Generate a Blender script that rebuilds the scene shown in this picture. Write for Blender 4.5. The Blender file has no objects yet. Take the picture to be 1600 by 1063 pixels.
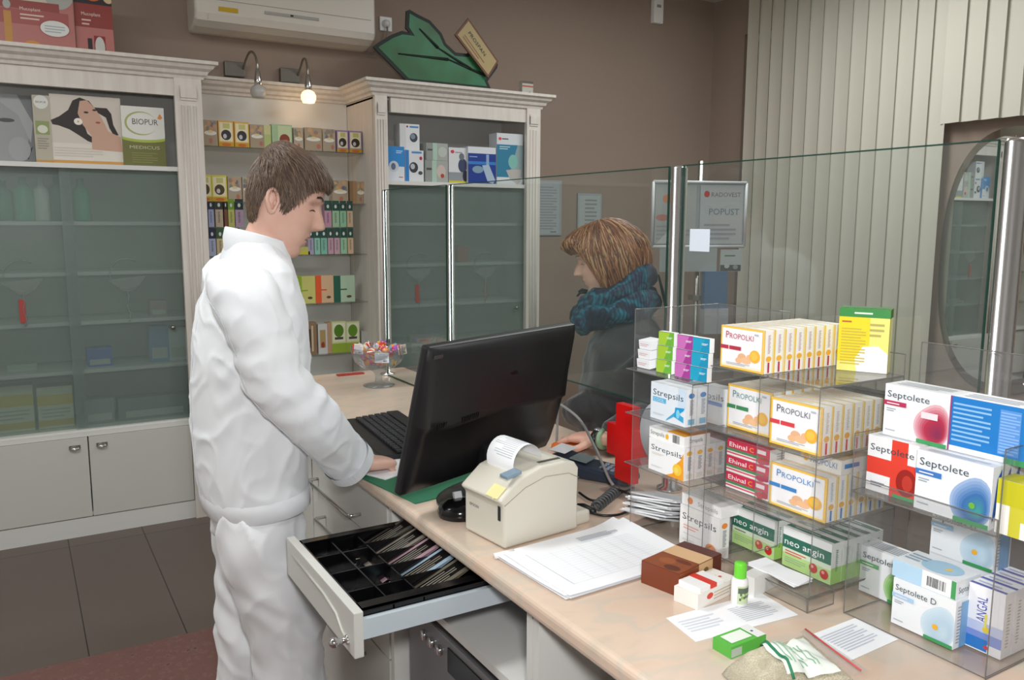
import bpy, bmesh, math, random
from math import sin, cos, pi, radians, sqrt, exp, atan2
from mathutils import Vector, Matrix, noise
random.seed(7)
S = bpy.context.scene
COL = S.collection
# ------------------------------------------------------------------ camera
FPX, YAW, PIT, ROL, EYE = 1294.0, 0.54104, 0.14102, 0.00377, 1.56
_f = Vector((sin(YAW)*cos(PIT), cos(YAW)*cos(PIT), -sin(PIT)))
_r0 = Vector((cos(YAW), -sin(YAW), 0)); _u0 = _r0.cross(_f)
_r = _r0*cos(ROL)+_u0*sin(ROL); _u = -_r0*sin(ROL)+_u0*cos(ROL)
CAMP = Vector((0, 0, EYE))
cd = bpy.data.cameras.new('camera'); cam = bpy.data.objects.new('camera', cd); COL.objects.link(cam)
cd.sensor_width = 36; cd.lens = FPX/1600*36; cd.clip_start = .05
cam.matrix_world = Matrix(((_r.x, _u.x, -_f.x, 0), (_r.y, _u.y, -_f.y, 0), (_r.z, _u.z, -_f.z, EYE), (0, 0, 0, 1)))
S.camera = cam
def P(px, py, ax, val):            # where the sight line of a pixel meets the plane axis=val
    d = _f + _r*((px-800)/FPX) - _u*((py-531.5)/FPX)
    return CAMP + d*((val-CAMP[ax])/d[ax])
def PD(px, py, depth):
    return CAMP + (_f + _r*((px-800)/FPX) - _u*((py-531.5)/FPX))*depth
# ------------------------------------------------------------------ colour management, world and light
S.view_settings.view_transform = 'Standard'; S.view_settings.look = 'None'
S.view_settings.exposure = 0.0; S.view_settings.gamma = 1.0; S.view_settings.use_curve_mapping = False
S.cycles.use_denoising = True
S.cycles.max_bounces = 10; S.cycles.transparent_max_bounces = 24; S.cycles.transmission_bounces = 8
W = bpy.data.worlds.new('world'); S.world = W; W.use_nodes = True
W.node_tree.nodes['Background'].inputs[0].default_value = (.6, .68, .8, 1); W.node_tree.nodes['Background'].inputs[1].default_value = .25
def area(name, loc, target, sx, sy, power, col, spread=180):
    l = bpy.data.lights.new(name, 'AREA'); l.shape = 'RECTANGLE'; l.size = sx; l.size_y = sy; l.energy = power; l.color = col; l.spread = radians(spread)
    o = bpy.data.objects.new(name, l); COL.objects.link(o); o.location = loc
    o.rotation_euler = (Vector(target)-Vector(loc)).to_track_quat('-Z', 'Y').to_euler(); return o
# the photographer's flash just above the camera, and the ceiling lights of the shop
area('camera_flash', (.02, -.06, 1.72), (1.15, 1.9, 1.42), .16, .10, 16, (1, 1, 1), 150)
area('ceiling_light', (2.5, .5, 3.18), (2.5, .5, 0), 1.5, .5, 36, (.97, 1, 1))
area('ceiling_light', (3.3, 3.0, 3.18), (3.3, 3.0, 0), 1.5, .5, 36, (.97, 1, 1))
area('ceiling_light', (-.5, 2.2, 3.18), (-.5, 2.2, 0), 1.5, .5, 46, (.97, 1, 1))
# ------------------------------------------------------------------ materials
_mc = {}
def lin(h):
    if isinstance(h, str):
        h = h.lstrip('#'); c = [int(h[i:i+2], 16)/255 for i in (0, 2, 4)]
    else: c = h
    return [x/12.92 if x <= .04045 else ((x+.055)/1.055)**2.4 for x in c]
def newmat(name):
    m = bpy.data.materials.new(name); m.use_nodes = True; nt = m.node_tree
    return m, nt, nt.nodes['Principled BSDF']
def col(h, rough=.5, metal=0, spec=.5, name=None):
    k = (h, rough, metal, spec)
    if k in _mc: return _mc[k]
    m, nt, b = newmat(name or 'paint_'+str(h).lstrip('#'))
    b.inputs['Base Color'].default_value = (*lin(h), 1); b.inputs['Roughness'].default_value = rough
    b.inputs['Metallic'].default_value = metal; b.inputs['Specular IOR Level'].default_value = spec
    _mc[k] = m; return m
def N(nt, t, **kw):
    n = nt.nodes.new(t)
    for k, v in kw.items():
        if k in n.inputs: n.inputs[k].default_value = v
        else: setattr(n, k, v)
    return n
def ramp(nt, stops):
    r = nt.nodes.new('ShaderNodeValToRGB'); e = r.color_ramp.elements
    while len(e) < len(stops): e.new(.5)
    for q, (p, c) in zip(e, stops): q.position = p; q.color = (*lin(c), 1)
    return r
def bump(nt, b, src, dist, strength=1.0):
    bp = nt.nodes.new('ShaderNodeBump'); bp.inputs['Distance'].default_value = dist; bp.inputs['Strength'].default_value = strength
    nt.links.new(src, bp.inputs['Height']); nt.links.new(bp.outputs[0], b.inputs['Normal'])
def glass_mat(name, tint, refl=1.0, haze=0.0, hazecol='#9aa5a0', rough=.02):
    m = bpy.data.materials.new(name); m.use_nodes = True; nt = m.node_tree; nt.nodes.clear()
    o = nt.nodes.new('ShaderNodeOutputMaterial'); t = N(nt, 'ShaderNodeBsdfTransparent'); t.inputs[0].default_value = (*lin(tint), 1)
    g = N(nt, 'ShaderNodeBsdfGlossy', Roughness=rough); ge = N(nt, 'ShaderNodeNewGeometry')
    dt = N(nt, 'ShaderNodeVectorMath', operation='DOT_PRODUCT'); nt.links.new(ge.outputs['Normal'], dt.inputs[0]); nt.links.new(ge.outputs['Incoming'], dt.inputs[1])
    ab = N(nt, 'ShaderNodeMath', operation='ABSOLUTE'); nt.links.new(dt.outputs['Value'], ab.inputs[0])
    om = N(nt, 'ShaderNodeMath', operation='SUBTRACT'); om.inputs[0].default_value = 1; nt.links.new(ab.outputs[0], om.inputs[1])
    pw_ = N(nt, 'ShaderNodeMath', operation='POWER'); pw_.inputs[1].default_value = 5; nt.links.new(om.outputs[0], pw_.inputs[0])
    mul = N(nt, 'ShaderNodeMath', operation='MULTIPLY_ADD'); mul.inputs[1].default_value = .9*refl; mul.inputs[2].default_value = .04*refl; nt.links.new(pw_.outputs[0], mul.inputs[0])
    mx = nt.nodes.new('ShaderNodeMixShader')
    nt.links.new(mul.outputs[0], mx.inputs[0]); nt.links.new(t.outputs[0], mx.inputs[1]); nt.links.new(g.outputs[0], mx.inputs[2])
    last = mx
    if haze:
        d = N(nt, 'ShaderNodeBsdfDiffuse'); d.inputs[0].default_value = (*lin(hazecol), 1)
        m2 = nt.nodes.new('ShaderNodeMixShader'); m2.inputs[0].default_value = haze
        nt.links.new(mx.outputs[0], m2.inputs[1]); nt.links.new(d.outputs[0], m2.inputs[2]); last = m2
    nt.links.new(last.outputs[0], o.inputs[0]); return m
GLASS = glass_mat('clear_glass', '#f6f9f8', 1.0, .018, '#c8d4cf')
GEDGE = glass_mat('glass_edge', '#7f9f94', .6, .45, '#3c5f54')
FROST = glass_mat('frosted_glass', '#eef4f1', .35, .27, '#9aa5a1', .28)
ACRYL = glass_mat('clear_acrylic', '#f8f8f8', .9, .03, '#d8d8d8')
AEDGE = glass_mat('acrylic_edge', '#c9c9c5', .6, .55, '#8f8d8a')
BOWLG = glass_mat('bowl_glass', '#eef2f4', 1.5, .08, '#c8ccd0')
PVC = glass_mat('thin_plastic', '#fbfbfb', 1.0, .16, '#e8ecef', .15)
CHROME = col('#d8d8da', .12, 1, name='chrome'); STEEL = col('#a8a49c', .3, 1, name='brushed_steel')
WHITE = col('#f2f2f0', .45); BLACK = col('#111113', .4); PAPER = col('#f4f5f8', .8)
def wallmat():
    m, nt, b = newmat('wall_paint'); n = N(nt, 'ShaderNodeTexNoise', Scale=3.0); n.inputs['Detail'].default_value = 6
    r = ramp(nt, [(.3, '#988679'), (.7, '#9f8d80')]); nt.links.new(n.outputs[0], r.inputs[0]); nt.links.new(r.outputs[0], b.inputs[0])
    n2 = N(nt, 'ShaderNodeTexNoise', Scale=220.0); bump(nt, b, n2.outputs[0], .002, .3); b.inputs['Roughness'].default_value = .85; return m
WALL = wallmat()
def cabmat():
    m, nt, b = newmat('cabinet_lacquer'); tc = nt.nodes.new('ShaderNodeTexCoord'); mp = nt.nodes.new('ShaderNodeMapping'); mp.inputs['Scale'].default_value = (14, 14, 1.2)
    nt.links.new(tc.outputs['Object'], mp.inputs[0]); n = N(nt, 'ShaderNodeTexNoise', Scale=2.5); n.inputs['Detail'].default_value = 5
    nt.links.new(mp.outputs[0], n.inputs[0]); r = ramp(nt, [(.35, '#d3cbc2'), (.65, '#dcd6cf')]); nt.links.new(n.outputs[0], r.inputs[0]); nt.links.new(r.outputs[0], b.inputs[0])
    b.inputs['Roughness'].default_value = .42; return m
CAB = cabmat(); CABW = col('#d9d8d4', .4, name='cabinet_white'); CABD = col('#c9c8c2', .45, name='cabinet_door_lacquer')
def marble():
    m, nt, b = newmat('pink_marble_worktop'); tc = nt.nodes.new('ShaderNodeTexCoord'); mp = nt.nodes.new('ShaderNodeMapping')
    mp.inputs['Rotation'].default_value = (0, 0, .5); mp.inputs['Scale'].default_value = (1, 2.6, 1)
    nt.links.new(tc.outputs['Object'], mp.inputs[0]); n = N(nt, 'ShaderNodeTexNoise', Scale=2.6); n.inputs['Detail'].default_value = 8; n.inputs['Distortion'].default_value = 1.6
    nt.links.new(mp.outputs[0], n.inputs[0]); r = ramp(nt, [(.3, '#cdbba9'), (.42, '#dac2ae'), (.5, '#d8c1ae'), (.56, '#cdbfae'), (.62, '#d9c0ac'), (.75, '#d6bca5')])
    nt.links.new(n.outputs[0], r.inputs[0]); nt.links.new(r.outputs[0], b.inputs[0]); b.inputs['Roughness'].default_value = .22; return m
MARB = marble()
def tilemat():
    m, nt, b = newmat('floor_tiles'); tc = nt.nodes.new('ShaderNodeTexCoord'); mp = nt.nodes.new('ShaderNodeMapping')
    mp.inputs['Location'].default_value = (-.137, -.35, 0); nt.links.new(tc.outputs['Object'], mp.inputs[0])
    br = N(nt, 'ShaderNodeTexBrick', offset=0.0); br.inputs['Scale'].default_value = 1
    br.inputs['Brick Width'].default_value = .335; br.inputs['Row Height'].default_value = 1.34; br.inputs['Mortar Size'].default_value = .0022; br.inputs['Mortar Smooth'].default_value = .1
    br.inputs['Color1'].default_value = (*lin('#6a5d56'), 1); br.inputs['Color2'].default_value = (*lin('#665a53'), 1); br.inputs['Mortar'].default_value = (*lin('#332b28'), 1)
    nt.links.new(mp.outputs[0], br.inputs[0]); nt.links.new(br.outputs[0], b.inputs[0]); b.inputs['Roughness'].default_value = .5; return m
def rugmat():
    m, nt, b = newmat('woven_rug'); tc = nt.nodes.new('ShaderNodeTexCoord')
    v = N(nt, 'ShaderNodeTexVoronoi', Scale=30.0, distance='MANHATTAN'); n = N(nt, 'ShaderNodeTexNoise', Scale=55.0); n.inputs['Detail'].default_value = 4
    nt.links.new(tc.outputs['Object'], v.inputs[0]); nt.links.new(tc.outputs['Object'], n.inputs[0])
    mx = N(nt, 'ShaderNodeMath', operation='MULTIPLY_ADD'); mx.inputs[1].default_value = .5; nt.links.new(v.outputs[0], mx.inputs[0]); nt.links.new(n.outputs[0], mx.inputs[2])
    r = ramp(nt, [(.45, '#5d443e'), (.62, '#82615a'), (.8, '#78564f')]); nt.links.new(mx.outputs[0], r.inputs[0]); nt.links.new(r.outputs[0], b.inputs[0])
    b.inputs['Roughness'].default_value = .95; bump(nt, b, n.outputs[0], .004); return m
def cloth(name, c1, c2, scale=5, rough=.8, wrinkle=.012, fine=True, stretch=(1, 1, 1), sheen=.2):
    m, nt, b = newmat(name); tc = nt.nodes.new('ShaderNodeTexCoord'); mp = nt.nodes.new('ShaderNodeMapping'); mp.inputs['Scale'].default_value = stretch
    nt.links.new(tc.outputs['Object'], mp.inputs[0]); n = N(nt, 'ShaderNodeTexNoise', Scale=scale); n.inputs['Detail'].default_value = 2.5; n.inputs['Distortion'].default_value = .7
    nt.links.new(mp.outputs[0], n.inputs[0]); r = ramp(nt, [(.3, c1), (.7, c2)]); nt.links.new(n.outputs[0], r.inputs[0]); nt.links.new(r.outputs[0], b.inputs[0])
    b.inputs['Roughness'].default_value = rough; b.inputs['Sheen Weight'].default_value = sheen
    bump(nt, b, n.outputs[0], wrinkle); return m
def skinmat(name, c, lips=None):
    m, nt, b = newmat(name); n = N(nt, 'ShaderNodeTexNoise', Scale=24.0); n.inputs['Detail'].default_value = 4
    h = lin(c); r = nt.nodes.new('ShaderNodeValToRGB'); r.color_ramp.elements[0].position = .3; r.color_ramp.elements[1].position = .75
    r.color_ramp.elements[0].color = (h[0]*.93, h[1]*.84, h[2]*.8, 1); r.color_ramp.elements[1].color = (h[0], h[1], h[2], 1)
    tc = nt.nodes.new('ShaderNodeTexCoord'); nt.links.new(tc.outputs['Object'], n.inputs[0])
    nt.links.new(n.outputs[0], r.inputs[0]); nt.links.new(r.outputs[0], b.inputs[0]); b.inputs['Roughness'].default_value = .48
    b.inputs['Subsurface Weight'].default_value = .12; b.inputs['Subsurface Radius'].default_value = (.01, .004, .002); b.inputs['Subsurface Scale'].default_value = .5
    return m
# ------------------------------------------------------------------ mesh builder
_tc = {}
def text_geo(s):
    if s in _tc: return _tc[s]
    cu = bpy.data.curves.new('t', 'FONT'); cu.body = s; cu.size = 1; cu.resolution_u = 2; cu.fill_mode = 'FRONT'
    o = bpy.data.objects.new('t', cu); COL.objects.link(o); dg = bpy.context.evaluated_depsgraph_get()
    me = o.evaluated_get(dg).to_mesh(); vs = [v.co.copy() for v in me.vertices]; fs = [tuple(p.vertices) for p in me.polygons]
    o.evaluated_get(dg).to_mesh_clear(); bpy.data.objects.remove(o); bpy.data.curves.remove(cu)
    if vs:
        x0 = min(v.x for v in vs); x1 = max(v.x for v in vs)
    else: x0 = x1 = 0
    _tc[s] = (vs, fs, x0, x1); return _tc[s]
class MB:
    def __init__(s): s.v = []; s.f = []; s.m = []; s.sm = []; s.mats = []
    def mi(s, m):
        if m not in s.mats: s.mats.append(m)
        return s.mats.index(m)
    def add(s, vs, fs, m, M=None, smooth=False):
        b = len(s.v); k = s.mi(m)
        for v in vs:
            v = Vector(v); s.v.append(M @ v if M else v)
        for f in fs: s.f.append(tuple(b+i for i in f)); s.m.append(k); s.sm.append(smooth)
        return s
    def box(s, x0, x1, y0, y1, z0, z1, m, M=None, c=0):
        if x0 > x1: x0, x1 = x1, x0
        if y0 > y1: y0, y1 = y1, y0
        if z0 > z1: z0, z1 = z1, z0
        if c <= 0:
            return s.add([(x0,y0,z0),(x1,y0,z0),(x1,y1,z0),(x0,y1,z0),(x0,y0,z1),(x1,y0,z1),(x1,y1,z1),(x0,y1,z1)],
                  [(0,3,2,1),(4,5,6,7),(0,1,5,4),(1,2,6,5),(2,3,7,6),(3,0,4,7)], m, M)
        bm = bmesh.new(); bmesh.ops.create_cube(bm, size=1)
        for v in bm.verts: v.co = Vector(((x0+x1)/2+v.co.x*(x1-x0), (y0+y1)/2+v.co.y*(y1-y0), (z0+z1)/2+v.co.z*(z1-z0)))
        bmesh.ops.bevel(bm, geom=bm.edges[:], offset=c, segments=2, profile=.6, affect='EDGES')
        bm.verts.index_update(); s.add([v.co.copy() for v in bm.verts], [tuple(v.index for v in f.verts) for f in bm.faces], m, M); bm.free(); return s
    def poly(s, pts, m, M=None): return s.add(pts, [tuple(range(len(pts)))], m, M)
    def prism(s, pts, d, m, M=None, m2=None):      # pts: 2D outline in xz, extruded from y=0 to y=d
        n = len(pts); vs = [(x, 0, z) for x, z in pts]+[(x, d, z) for x, z in pts]
        s.add(vs, [tuple(range(n)), tuple(range(2*n-1, n-1, -1))], m, M)
        return s.add(vs, [(i, i+n, (i+1) % n+n, (i+1) % n) for i in range(n)], m2 or m, M)
    def tube(s, pts, r, m, n=10, cap=True, M=None, smooth=True, flat=1.0):
        pts = [Vector(p) for p in pts]; R = r if isinstance(r, (list, tuple)) else [r]*len(pts)
        t0 = (pts[1]-pts[0]).normalized(); a = Vector((0, 0, 1)) if abs(t0.z) < .9 else Vector((1, 0, 0)); u = t0.cross(a).normalized()
        vs = []
        for i, p in enumerate(pts):
            t = (pts[min(i+1, len(pts)-1)]-pts[max(i-1, 0)]).normalized(); u = (u-t*u.dot(t)).normalized(); w = t.cross(u)
            for k in range(n):
                an = 2*pi*k/n; vs.append(p+u*cos(an)*R[i]+w*sin(an)*R[i]*flat)
        L = len(pts); fs = [(i*n+k, i*n+(k+1) % n, (i+1)*n+(k+1) % n, (i+1)*n+k) for i in range(L-1) for k in range(n)]
        if cap: fs += [tuple(range(n-1, -1, -1)), tuple((L-1)*n+k for k in range(n))]
        return s.add(vs, fs, m, M, smooth)
    def lathe(s, prof, m, M=None, n=32, smooth=True):
        vs = [(r*cos(2*pi*k/n), r*sin(2*pi*k/n), z) for r, z in prof for k in range(n)]; L = len(prof)
        fs = [(i*n+k, i*n+(k+1) % n, (i+1)*n+(k+1) % n, (i+1)*n+k) for i in range(L-1) for k in range(n)]
        fs += [tuple(range(n-1, -1, -1)), tuple((L-1)*n+k for k in range(n))]
        return s.add(vs, fs, m, M, smooth)
    def ball(s, c, rx, ry, rz, m, M=None, n=16, k=10):
        vs = [(c[0]+rx*sin(pi*j/k)*cos(2*pi*i/n), c[1]+ry*sin(pi*j/k)*sin(2*pi*i/n), c[2]+rz*cos(pi*j/k)) for j in range(k+1) for i in range(n)]
        fs = [(j*n+i, (j+1)*n+i, (j+1)*n+(i+1) % n, j*n+(i+1) % n) for j in range(k) for i in range(n)]
        return s.add(vs, fs, m, M, True)
    def grid(s, rows, m, M=None, close=False, smooth=True):
        L = len(rows); n = len(rows[0]); vs = [p for r in rows for p in r]
        fs = [(i*n+k, i*n+(k+1) % n, (i+1)*n+(k+1) % n, (i+1)*n+k) for i in range(L-1) for k in range(n if close else n-1)]
        return s.add(vs, fs, m, M, smooth)
    def text(s, t, m, M, h, x=0, z=0, y=0, w=None, align='L', sy=1.0):   # on the local xz plane, facing -y
        vs, fs, x0, x1 = text_geo(t)
        if not vs: return s
        sc = h/.72; sx = sc if w is None else w/max(x1-x0, 1e-6)
        off = {'L': 0, 'C': -(x1-x0)/2*sx, 'R': -(x1-x0)*sx}[align]
        return s.add([(x+off+(v.x-x0)*sx, y, z+v.y*sc) for v in vs], fs, m, M)
    def art(s, spec, w, h, M, clip=False):                     # print on a panel w x h: local xz plane at y=0 facing -y; u,v in 0..1
        y = -.0003; C = (lambda a: min(1, max(0, a))) if clip else (lambda a: a)
        for e in spec:
            k = e[0]; c = e[-1]; mt = col(c, .45) if isinstance(c, str) else c
            if k == 'r': s.poly([(e[1]*w, y, e[2]*h), (e[3]*w, y, e[2]*h), (e[3]*w, y, e[4]*h), (e[1]*w, y, e[4]*h)], mt, M)
            elif k == 'e': s.poly([(C(e[1]+e[3]*cos(a*pi/14))*w, y, C(e[2]+e[4]*sin(a*pi/14))*h) for a in range(28)], mt, M)
            elif k == 'p': s.poly([(a*w, y, b*h) for a, b in e[1]], mt, M)
            elif k == 't': s.text(e[1], mt, M, e[4]*h, e[2]*w, e[3]*h, y, w=(e[5]*w if len(e) > 6 and e[5] else None))
            elif k == 'l':                          # small print: n thin bars
                n = e[5]
                for i in range(n):
                    z0 = e[2]+(e[4]-e[2])*(i+.2)/n; z1 = z0+(e[4]-e[2])/n*.42; xx = e[1]+(e[3]-e[1])*(1 if i % 3 else .8)
                    s.poly([(e[1]*w, y, z0*h), (xx*w, y, z0*h), (xx*w, y, z1*h), (e[1]*w, y, z1*h)], mt, M)
            elif k == 'bar':
                n = 14; rr = random.Random(5)
                for i in range(n):
                    a = e[1]+(e[3]-e[1])*i/n; b = a+(e[3]-e[1])/n*rr.choice((.3, .5, .7))
                    s.poly([(a*w, y, e[2]*h), (b*w, y, e[2]*h), (b*w, y, e[4]*h), (a*w, y, e[4]*h)], mt, M)
            y -= .00012
        return s
    def mesh(s, name):
        me = bpy.data.meshes.new(name); me.from_pydata([tuple(v) for v in s.v], [], s.f)
        for m in s.mats: me.materials.append(m)
        me.polygons.foreach_set('material_index', s.m); me.polygons.foreach_set('use_smooth', s.sm); me.update(); return me
    def build(s, name, parent=None, loc=None):
        o = bpy.data.objects.new(name, s.mesh(name)); COL.objects.link(o)
        if parent is not None: o.parent = parent
        if loc is not None: o.location = loc
        return o
def tag(o, label=None, cat=None, group=None, kind=None):
    if label: o['label'] = label
    if cat: o['category'] = cat
    if group: o['group'] = group
    if kind: o['kind'] = kind
    return o
def thing(name, loc, label, cat, group=None, rz=0, rot=None):
    o = bpy.data.objects.new(name, None); COL.objects.link(o); o.empty_display_size = .05; o.location = loc
    o.rotation_euler = rot if rot else (0, 0, rz); return tag(o, label, cat, group)
def centred(mb, name, label, cat, group=None, M=None):   # one-mesh thing whose origin is put at the middle of its base
    xs = [v.x for v in mb.v]; ys = [v.y for v in mb.v]; zs = [v.z for v in mb.v]
    c = Vector(((min(xs)+max(xs))/2, (min(ys)+max(ys))/2, min(zs))); mb.v = [v-c for v in mb.v]
    o = mb.build(name, None, c); return tag(o, label, cat, group)
def copy_tree(o, parent=None):
    c = o.copy(); COL.objects.link(c)
    if parent is not None: c.parent = parent
    for ch in list(o.children): copy_tree(ch, c)
    return c
def Rz(a): return Matrix.Rotation(a, 4, 'Z')
def Rx(a): return Matrix.Rotation(a, 4, 'X')
def Ry(a): return Matrix.Rotation(a, 4, 'Y')
def T(x, y, z): return Matrix.Translation((x, y, z))
def bevel(o, w, seg=2, ang=35):
    m = o.modifiers.new('bevel', 'BEVEL'); m.width = w; m.segments = seg; m.limit_method = 'ANGLE'; m.angle_limit = radians(ang); return o
def crv(keys, t):                                   # smooth interpolation through (t, value...) keys
    if t <= keys[0][0]: return keys[0][1:]
    if t >= keys[-1][0]: return keys[-1][1:]
    for i in range(len(keys)-1):
        if keys[i][0] <= t <= keys[i+1][0]:
            a, b = keys[i], keys[i+1]; pa = keys[max(i-1, 0)]; pb = keys[min(i+2, len(keys)-1)]; h = b[0]-a[0]; u = (t-a[0])/h; out = []
            for k in range(1, len(a)):
                ma = (b[k]-pa[k])/max(b[0]-pa[0], 1e-6); mb_ = (pb[k]-a[k])/max(pb[0]-a[0], 1e-6)
                u2, u3 = u*u, u*u*u
                out.append((2*u3-3*u2+1)*a[k]+(u3-2*u2+u)*h*ma+(-2*u3+3*u2)*b[k]+(u3-u2)*h*mb_)
            return out
# ================================================================== the room
WB = 4.95; WR = 4.79; ZC = 3.25
def wall(name, x0, x1, y0, y1, z0, z1, m=None): return tag(MB().box(x0, x1, y0, y1, z0, z1, m or WALL).build(name), kind='structure')
wall('floor', -1.6, 5.0, -1.6, 5.1, -.1, 0, tilemat()); wall('ceiling', -1.6, 5.0, -1.6, 5.1, ZC, ZC+.1, col('#d8d4cc', .9))
wall('wall_back', -1.7, 5.0, WB, WB+.12, 0, ZC); wall('wall_left', -1.72, -1.6, -1.6, 5.07, 0, ZC, col('#dcdad4', .8)); wall('wall_front', -1.6, 5.0, -1.72, -1.6, 0, ZC, col('#e0deda', .8))
wr = MB(); wr.box(WR, WR+.15, 4.62, WB, 0, ZC, WALL).box(WR, WR+.15, -1.6, 3.02, 0, ZC, WALL).box(WR, WR+.15, 3.02, 4.62, 2.95, ZC, WALL).box(WR, WR+.15, 3.02, 4.62, 0, .45, WALL)
tag(wr.build('wall_right'), kind='structure')
wf = MB()
for y in (3.02, 3.8, 4.57): wf.box(WR+.06, WR+.12, y, y+.05, .45, 2.95, WHITE)
wf.box(WR+.06, WR+.12, 3.02, 4.62, .45, .5, WHITE).box(WR+.06, WR+.12, 3.02, 4.62, 2.9, 2.95, WHITE)
win = tag(wf.build('window_1'), kind='structure'); MB().box(WR+.085, WR+.09, 3.07, 4.57, .5, 2.9, col('#20242a', .1)).build('window_pane', win)
# rug
centred(MB().box(-1.5, .62, -.4, P(300, 993, 2, 0).y, .001, .012, rugmat()), 'rug', 'reddish brown patterned woven rug on the dark tiled floor', 'rug')
# ------------------------------------------------------------------ big cabinets
YF = 4.485
def cornice(mb, x0, x1, yf, zt, yb, left=True, right=True, m=CAB):
    prof = [(0, .085), (.012, .085), (.016, .072), (.028, .064), (.034, .048), (.052, .036), (.060, .020), (.074, .016), (.074, 0)]  # (out, below top)
    for i in range(len(prof)-1):
        (o0, d0), (o1, d1) = prof[i], prof[i+1]
        a0, b0 = x0-(o0 if left else 0), x1+(o0 if right else 0); a1, b1 = x0-(o1 if left else 0), x1+(o1 if right else 0)
        mb.poly([(a0, yf-o0, zt-d0), (b0, yf-o0, zt-d0), (b1, yf-o1, zt-d1), (a1, yf-o1, zt-d1)], m)
        if right: mb.poly([(b0, yf-o0, zt-d0), (b0, yb, zt-d0), (b1, yb, zt-d1), (b1, yf-o1, zt-d1)], m)
        if left: mb.poly([(a0, yb, zt-d0), (a0, yf-o0, zt-d0), (a1, yf-o1, zt-d1), (a1, yb, zt-d1)], m)
    o = prof[-1][0]; mb.poly([(x0-(o if left else 0), yf-o, zt), (x1+(o if right else 0), yf-o, zt), (x1+(o if right else 0), yb, zt), (x0-(o if left else 0), yb, zt)], m)
    mb.poly([(x0, yf, zt-.085), (x1, yf, zt-.085), (x1, yb, zt-.085), (x0, yb, zt-.085)], m)
def pilaster(x0, x1, yf, z0, z1):
    mb = MB(); mb.box(x0, x1, yf, yf+.03, z0, z1, CAB)
    w = (x1-x0)
    for i in range(3):
        c = x0+w*(.28+.22*i); mb.tube([(c, yf-.001, z0+.55), (c, yf-.001, z1-.13)], .0075, CAB, 8)
    for k in range(2): mb.box(x0+w*.2, x1-w*.2, yf-.006*(k+1), yf, z1-.105+.012*k, z1-.035-.012*k, CAB)
    return mb
def cup_handle(parent, x, yf, z):
    mb = MB(); rows = []
    for j in range(7):
        a = j/6*pi/2; rows.append([(x+.024*cos(t)*cos(a*.0)*1.0, yf-.020*sin(a)*(sin(t)**.6 if sin(t) > 0 else 0), z-.004+.016*cos(a)*sin(t)) for t in [pi*i/12 for i in range(13)]])
    mb.grid(rows, STEEL); mb.box(x-.025, x+.025, yf-.003, yf, z-.006, z+.014, STEEL); return mb.build('handle', parent)
def etch(mb, cx, cy, cz, tilt, accent):
    gm = glass_mat('etched_print', '#f2f6f4', .2, .16, '#c6ccc9', .4); M = T(cx, cy, cz)
    pts = [(.075*cos(a*pi/10), 0, .075*sin(a*pi/10)+.02) for a in range(3, 18)]; mb.tube(pts, .0022, gm, 5, M=M)
    mb.art([('p', [(-.09, -.01), (.09, .01), (.05, -.05), (.012, -.07), (-.02, -.065), (-.05, -.04)], gm)], 1, 1, M)
    mb.tube([(0, 0, -.07), (.006, 0, -.11), (-.006, 0, -.14), (.01, 0, -.18), (0, 0, -.22)], .004, gm, 6, M=M)
    if accent: mb.art([('r', -.02, -.2, .006, -.09, accent)], 1, 1, M)
def big_cabinet(x0, x1, pil, label, zs, doors, logo, lx):
    zt = 2.345; yb = WB-.002; root = thing('display_cabinet', ((x0+x1)/2, YF+.22, 0), label, 'cabinet'); ox, oy = (x0+x1)/2, YF+.22
    def bd(mb, name, par=root):
        if par is root:
            mb.v = [v-Vector((ox, oy, 0)) for v in mb.v]
        return mb.build(name, par)
    c = MB(); c.box(x0, x0+.02, YF+.03, yb, .1, zt-.085, CAB).box(x1-.02, x1, YF+.03, yb, .1, zt-.085, CAB).box(x0+.02, x1-.02, yb-.02, yb, .1, zt-.085, col('#d6d6d2', .6))
    c.box(x0, x1, YF+.012, yb, .505, .53, CABW).box(x0+.02, x1-.02, YF+.012, yb-.02, zs[0]-.022, zs[0], CABW).box(x0+.1, x1-.1, YF, YF+.03, 2.176, 2.262, CAB).box(x0, x1, YF+.03, yb, zt-.1, zt-.09, CAB)
    c.box(x0+.02, x1-.02, YF+.012, yb, .1, .12, CABW); bd(c, 'body')
    k = MB(); cornice(k, x0, x1, YF, zt, yb); bd(k, 'cornice')
    bd(MB().box(x0+.02, x1-.02, YF+.004, YF+.02, .0, .095, CABW), 'plinth')
    for i, z in enumerate(zs[1:]): bd(MB().box(x0+.02, x1-.02, YF+.09, yb-.02, z-.018, z, CABW), 'shelf')
    for a, b in pil: bd(pilaster(a, b, YF-.012, 0, zt-.085), 'pilaster')
    xm = doors[1]
    for i, (a, b) in enumerate(((doors[0], xm+.025), (xm-.025, doors[2]))):
        y = YF+.06-.022*i; d = bd(MB().box(a, b, y, y+.005, .535, zs[0]-.024, FROST), 'glass_door'); g = MB()
        etch(g, logo[i]-ox, y-.003-oy, 1.28, 0, '#a8403a' if i == 0 else None); g.build('etched_emblem', d)
        if i: h = MB(); h.lathe([(.004, 0), (.004, .01), (.010, .013), (.011, .02), (.006, .026)], STEEL, T(b-.06-ox, y-oy, 1.02) @ Rx(pi/2), 12); h.build('knob', d)
    bd(MB().box(x0+.02, x1-.02, YF+.02, YF+.075, .515, .538, CABW), 'door_track')
    for i, (a, b) in enumerate(lx):
        d = bd(MB().box(a+.003, b-.003, YF, YF+.018, .10, .503, CABD), 'door')
        hx = (b-.06) if i % 2 == 0 else (a+.06)
        if i == len(lx)-1 and len(lx) % 2: hx = b-.06
        cup_handle(d, hx-ox, YF-oy, .455)
    return root
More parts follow.
